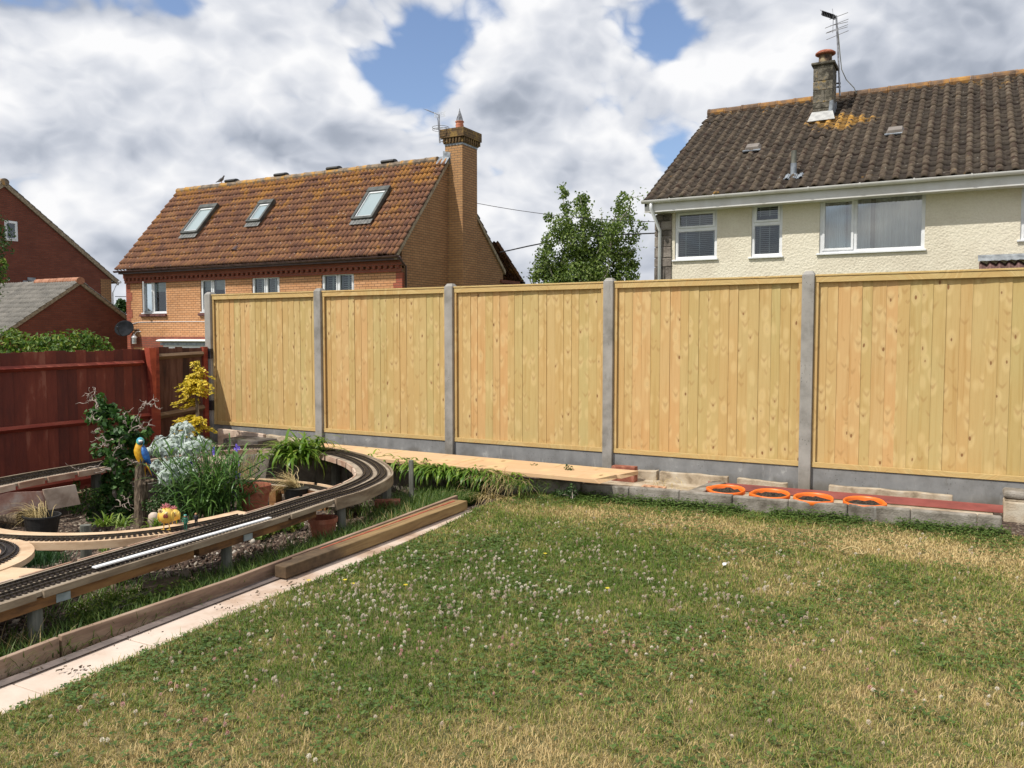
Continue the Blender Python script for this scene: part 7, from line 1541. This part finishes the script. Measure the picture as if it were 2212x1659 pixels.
def sidetree():
    B = []; 
    for (px, py, rp) in [(2, 500, 14), (14, 515, 16), (6, 530, 18), (22, 540, 8), (0, 560, 14), (4, 575, 12), (-20, 540, 30), (-40, 500, 60), (-50, 600, 60)]: c = P(px, py, d=9.5); s = 9.5 / FPX * rp; B.append((*c, s, s, s))
    n = 1500; C, d = cloud(B, n); V, F = leaves_mesh(C, np.full(n, .05), np.full(n, .022), .2, d, hang=.6); f = P(-60, 900, d=9.5); r = thing('overhanging_tree', 'leafy tree branch reaching in at the left edge before the red house', 'tree', (f[0], f[1], -.3)); npmesh('crown', V, F, limeleaf if 0 else shrubleaf, r)
    B2 = [(*P(2, 575, d=9.4), .08, .08, .10), (*P(5, 600, d=9.4), .05, .05, .06), (*P(-10, 585, d=9.4), .08, .08, .12)]; n = 170; C, d = cloud(B2, n); V, F = leaves_mesh(C, np.full(n, .06), np.full(n, .022), .2, d, hang=.4); npmesh('young_leaves', V, F, hedgeleaf, r)
    c = P(-40, 520, d=9.5); MB().tube([(f[0], f[1], -.4), (c[0], c[1], c[2] - .6), c], [.06, .045, .02], 8).tube([(c[0], c[1], c[2] - .5), P(-5, 560, d=9.5), P(5, 600, d=9.4)], [.03, .012, .004], 6).tube([c, P(12, 520, d=9.5)], [.015, .004], 5).build('trunk', bark, r)
sidetree()
# birch tree between the houses
def birch():
    d0 = 27.0; f = P(1275, 800, d=d0); f = (f[0], f[1], -1.35); at = lambda x, y, k=0: Vector(P(x, y, d=d0 + k)); r = thing('birch_tree', 'loose crowned green birch tree between the two houses', 'tree', f); m = MB(); ends = []
    base = Vector(f)
    def limb(p0, p1, r0, r1, bend=.1, n=6):
        pts = [p0.lerp(p1, i / n) + Vector((random.gauss(0, bend), random.gauss(0, bend), 0)) * (i / n) * (1 - i / n) * 2 for i in range(n + 1)]; m.tube(pts, [r0 + (r1 - r0) * i / n for i in range(n + 1)], 6); return pts
    st = limb(base, at(1262, 620), .13, .10); tops = [(1214, 405, .5), (1252, 425, -.3), (1258, 480, .3), (1345, 430, .4), (1360, 450, -.5), (1300, 460, 0), (1390, 490, .2), (1176, 545, -.3), (1225, 470, .6), (1320, 520, -.6), (1375, 560, .4), (1160, 590, .2)]
    segs = []
    for (x, y, k) in tops:
        p = limb(st[random.randint(3, 6)], at(x, y, k), .055, .010, .25, 8); segs.append(p)
        for _ in range(7):
            i = random.randint(3, 8); q = p[i]; e = q + Vector((random.gauss(0, .38), random.gauss(0, .38), random.gauss(.12, .22))); segs.append(limb(q, e, .014, .004, .06, 4))
    m.build('trunk', birchbark, r)
    C = []
    def bl(px, py, rp, k=0): c = P(px, py, d=d0 + k); s = d0 / FPX * rp; return (*c, s, s * 1.1, s)
    B = [bl(1214, 409, 9), bl(1222, 418, 8), bl(1345, 425, 12), bl(1338, 440, 12), bl(1262, 428, 12), bl(1185, 470, 12, .3), bl(1215, 420, 13), bl(1225, 450, 16, .2), bl(1253, 440, 18), bl(1255, 470, 26, -.3), bl(1215, 490, 28), bl(1290, 500, 30, .4), bl(1190, 520, 22), bl(1250, 520, 42), bl(1300, 540, 42), bl(1345, 450, 18), bl(1350, 480, 22), bl(1330, 505, 28, -.3), bl(1385, 485, 10), bl(1365, 510, 18), bl(1190, 560, 36), bl(1240, 575, 44, .5), bl(1300, 585, 46), bl(1345, 560, 26), bl(1360, 545, 15), bl(1175, 590, 24), bl(1165, 600, 20), bl(1350, 600, 30), bl(1372, 575, 12), bl(1250, 620, 60), bl(1310, 630, 50), bl(1200, 620, 40), bl(1370, 572, 10), bl(1395, 492, 6)]
    n = 23000; C, d = cloud(B, n)
    n2 = 3500; sp = [segs[i] for i in rng.integers(0, len(segs), n2)]; C2 = np.array([tuple(s[int(rng.integers(len(s) // 3, len(s)))]) for s in sp]) + rng.normal(size=(n2, 3)) * .10
    C = np.concatenate([C, C2]); d = np.concatenate([d, nrm(rng.normal(size=(n2, 3)))]); n = len(C)
    k = (np.sin(C[:, 0] * 5.1 + C[:, 2] * 3.3) + np.sin(C[:, 2] * 6.7 - C[:, 1] * 4) + np.sin(C[:, 0] * 9 + C[:, 1] * 7)) > -1.35 + rng.normal(size=n) * .5
    C, d = C[k], d[k]; n = len(C); V, F = leaves_mesh(C, np.full(n, .095), np.full(n, .075), .2, d, hang=.7); npmesh('crown', V, F, birchleaf, r)
birch()
def farbush():
    B = []
    for (px, py, rp) in [(262, 655, 10), (256, 665, 9), (268, 668, 10), (275, 660, 8)]: c = P(px, py, d=46); s = 46 / FPX * rp; B.append((*c, s, s, s))
    f = P(265, 680, d=46); n = 900; C, d = cloud(B, n); V, F = leaves_mesh(C, np.full(n, .16), np.full(n, .12), .3, d); r = thing('distant_tree', 'dark distant tree seen in the gap between two houses', 'tree', (f[0], f[1], -1.35)); npmesh('crown', V, F, shrubleaf, r); MB().tube([(f[0], f[1], -1.4), f], .12, 6).build('trunk', bark, r)
farbush()
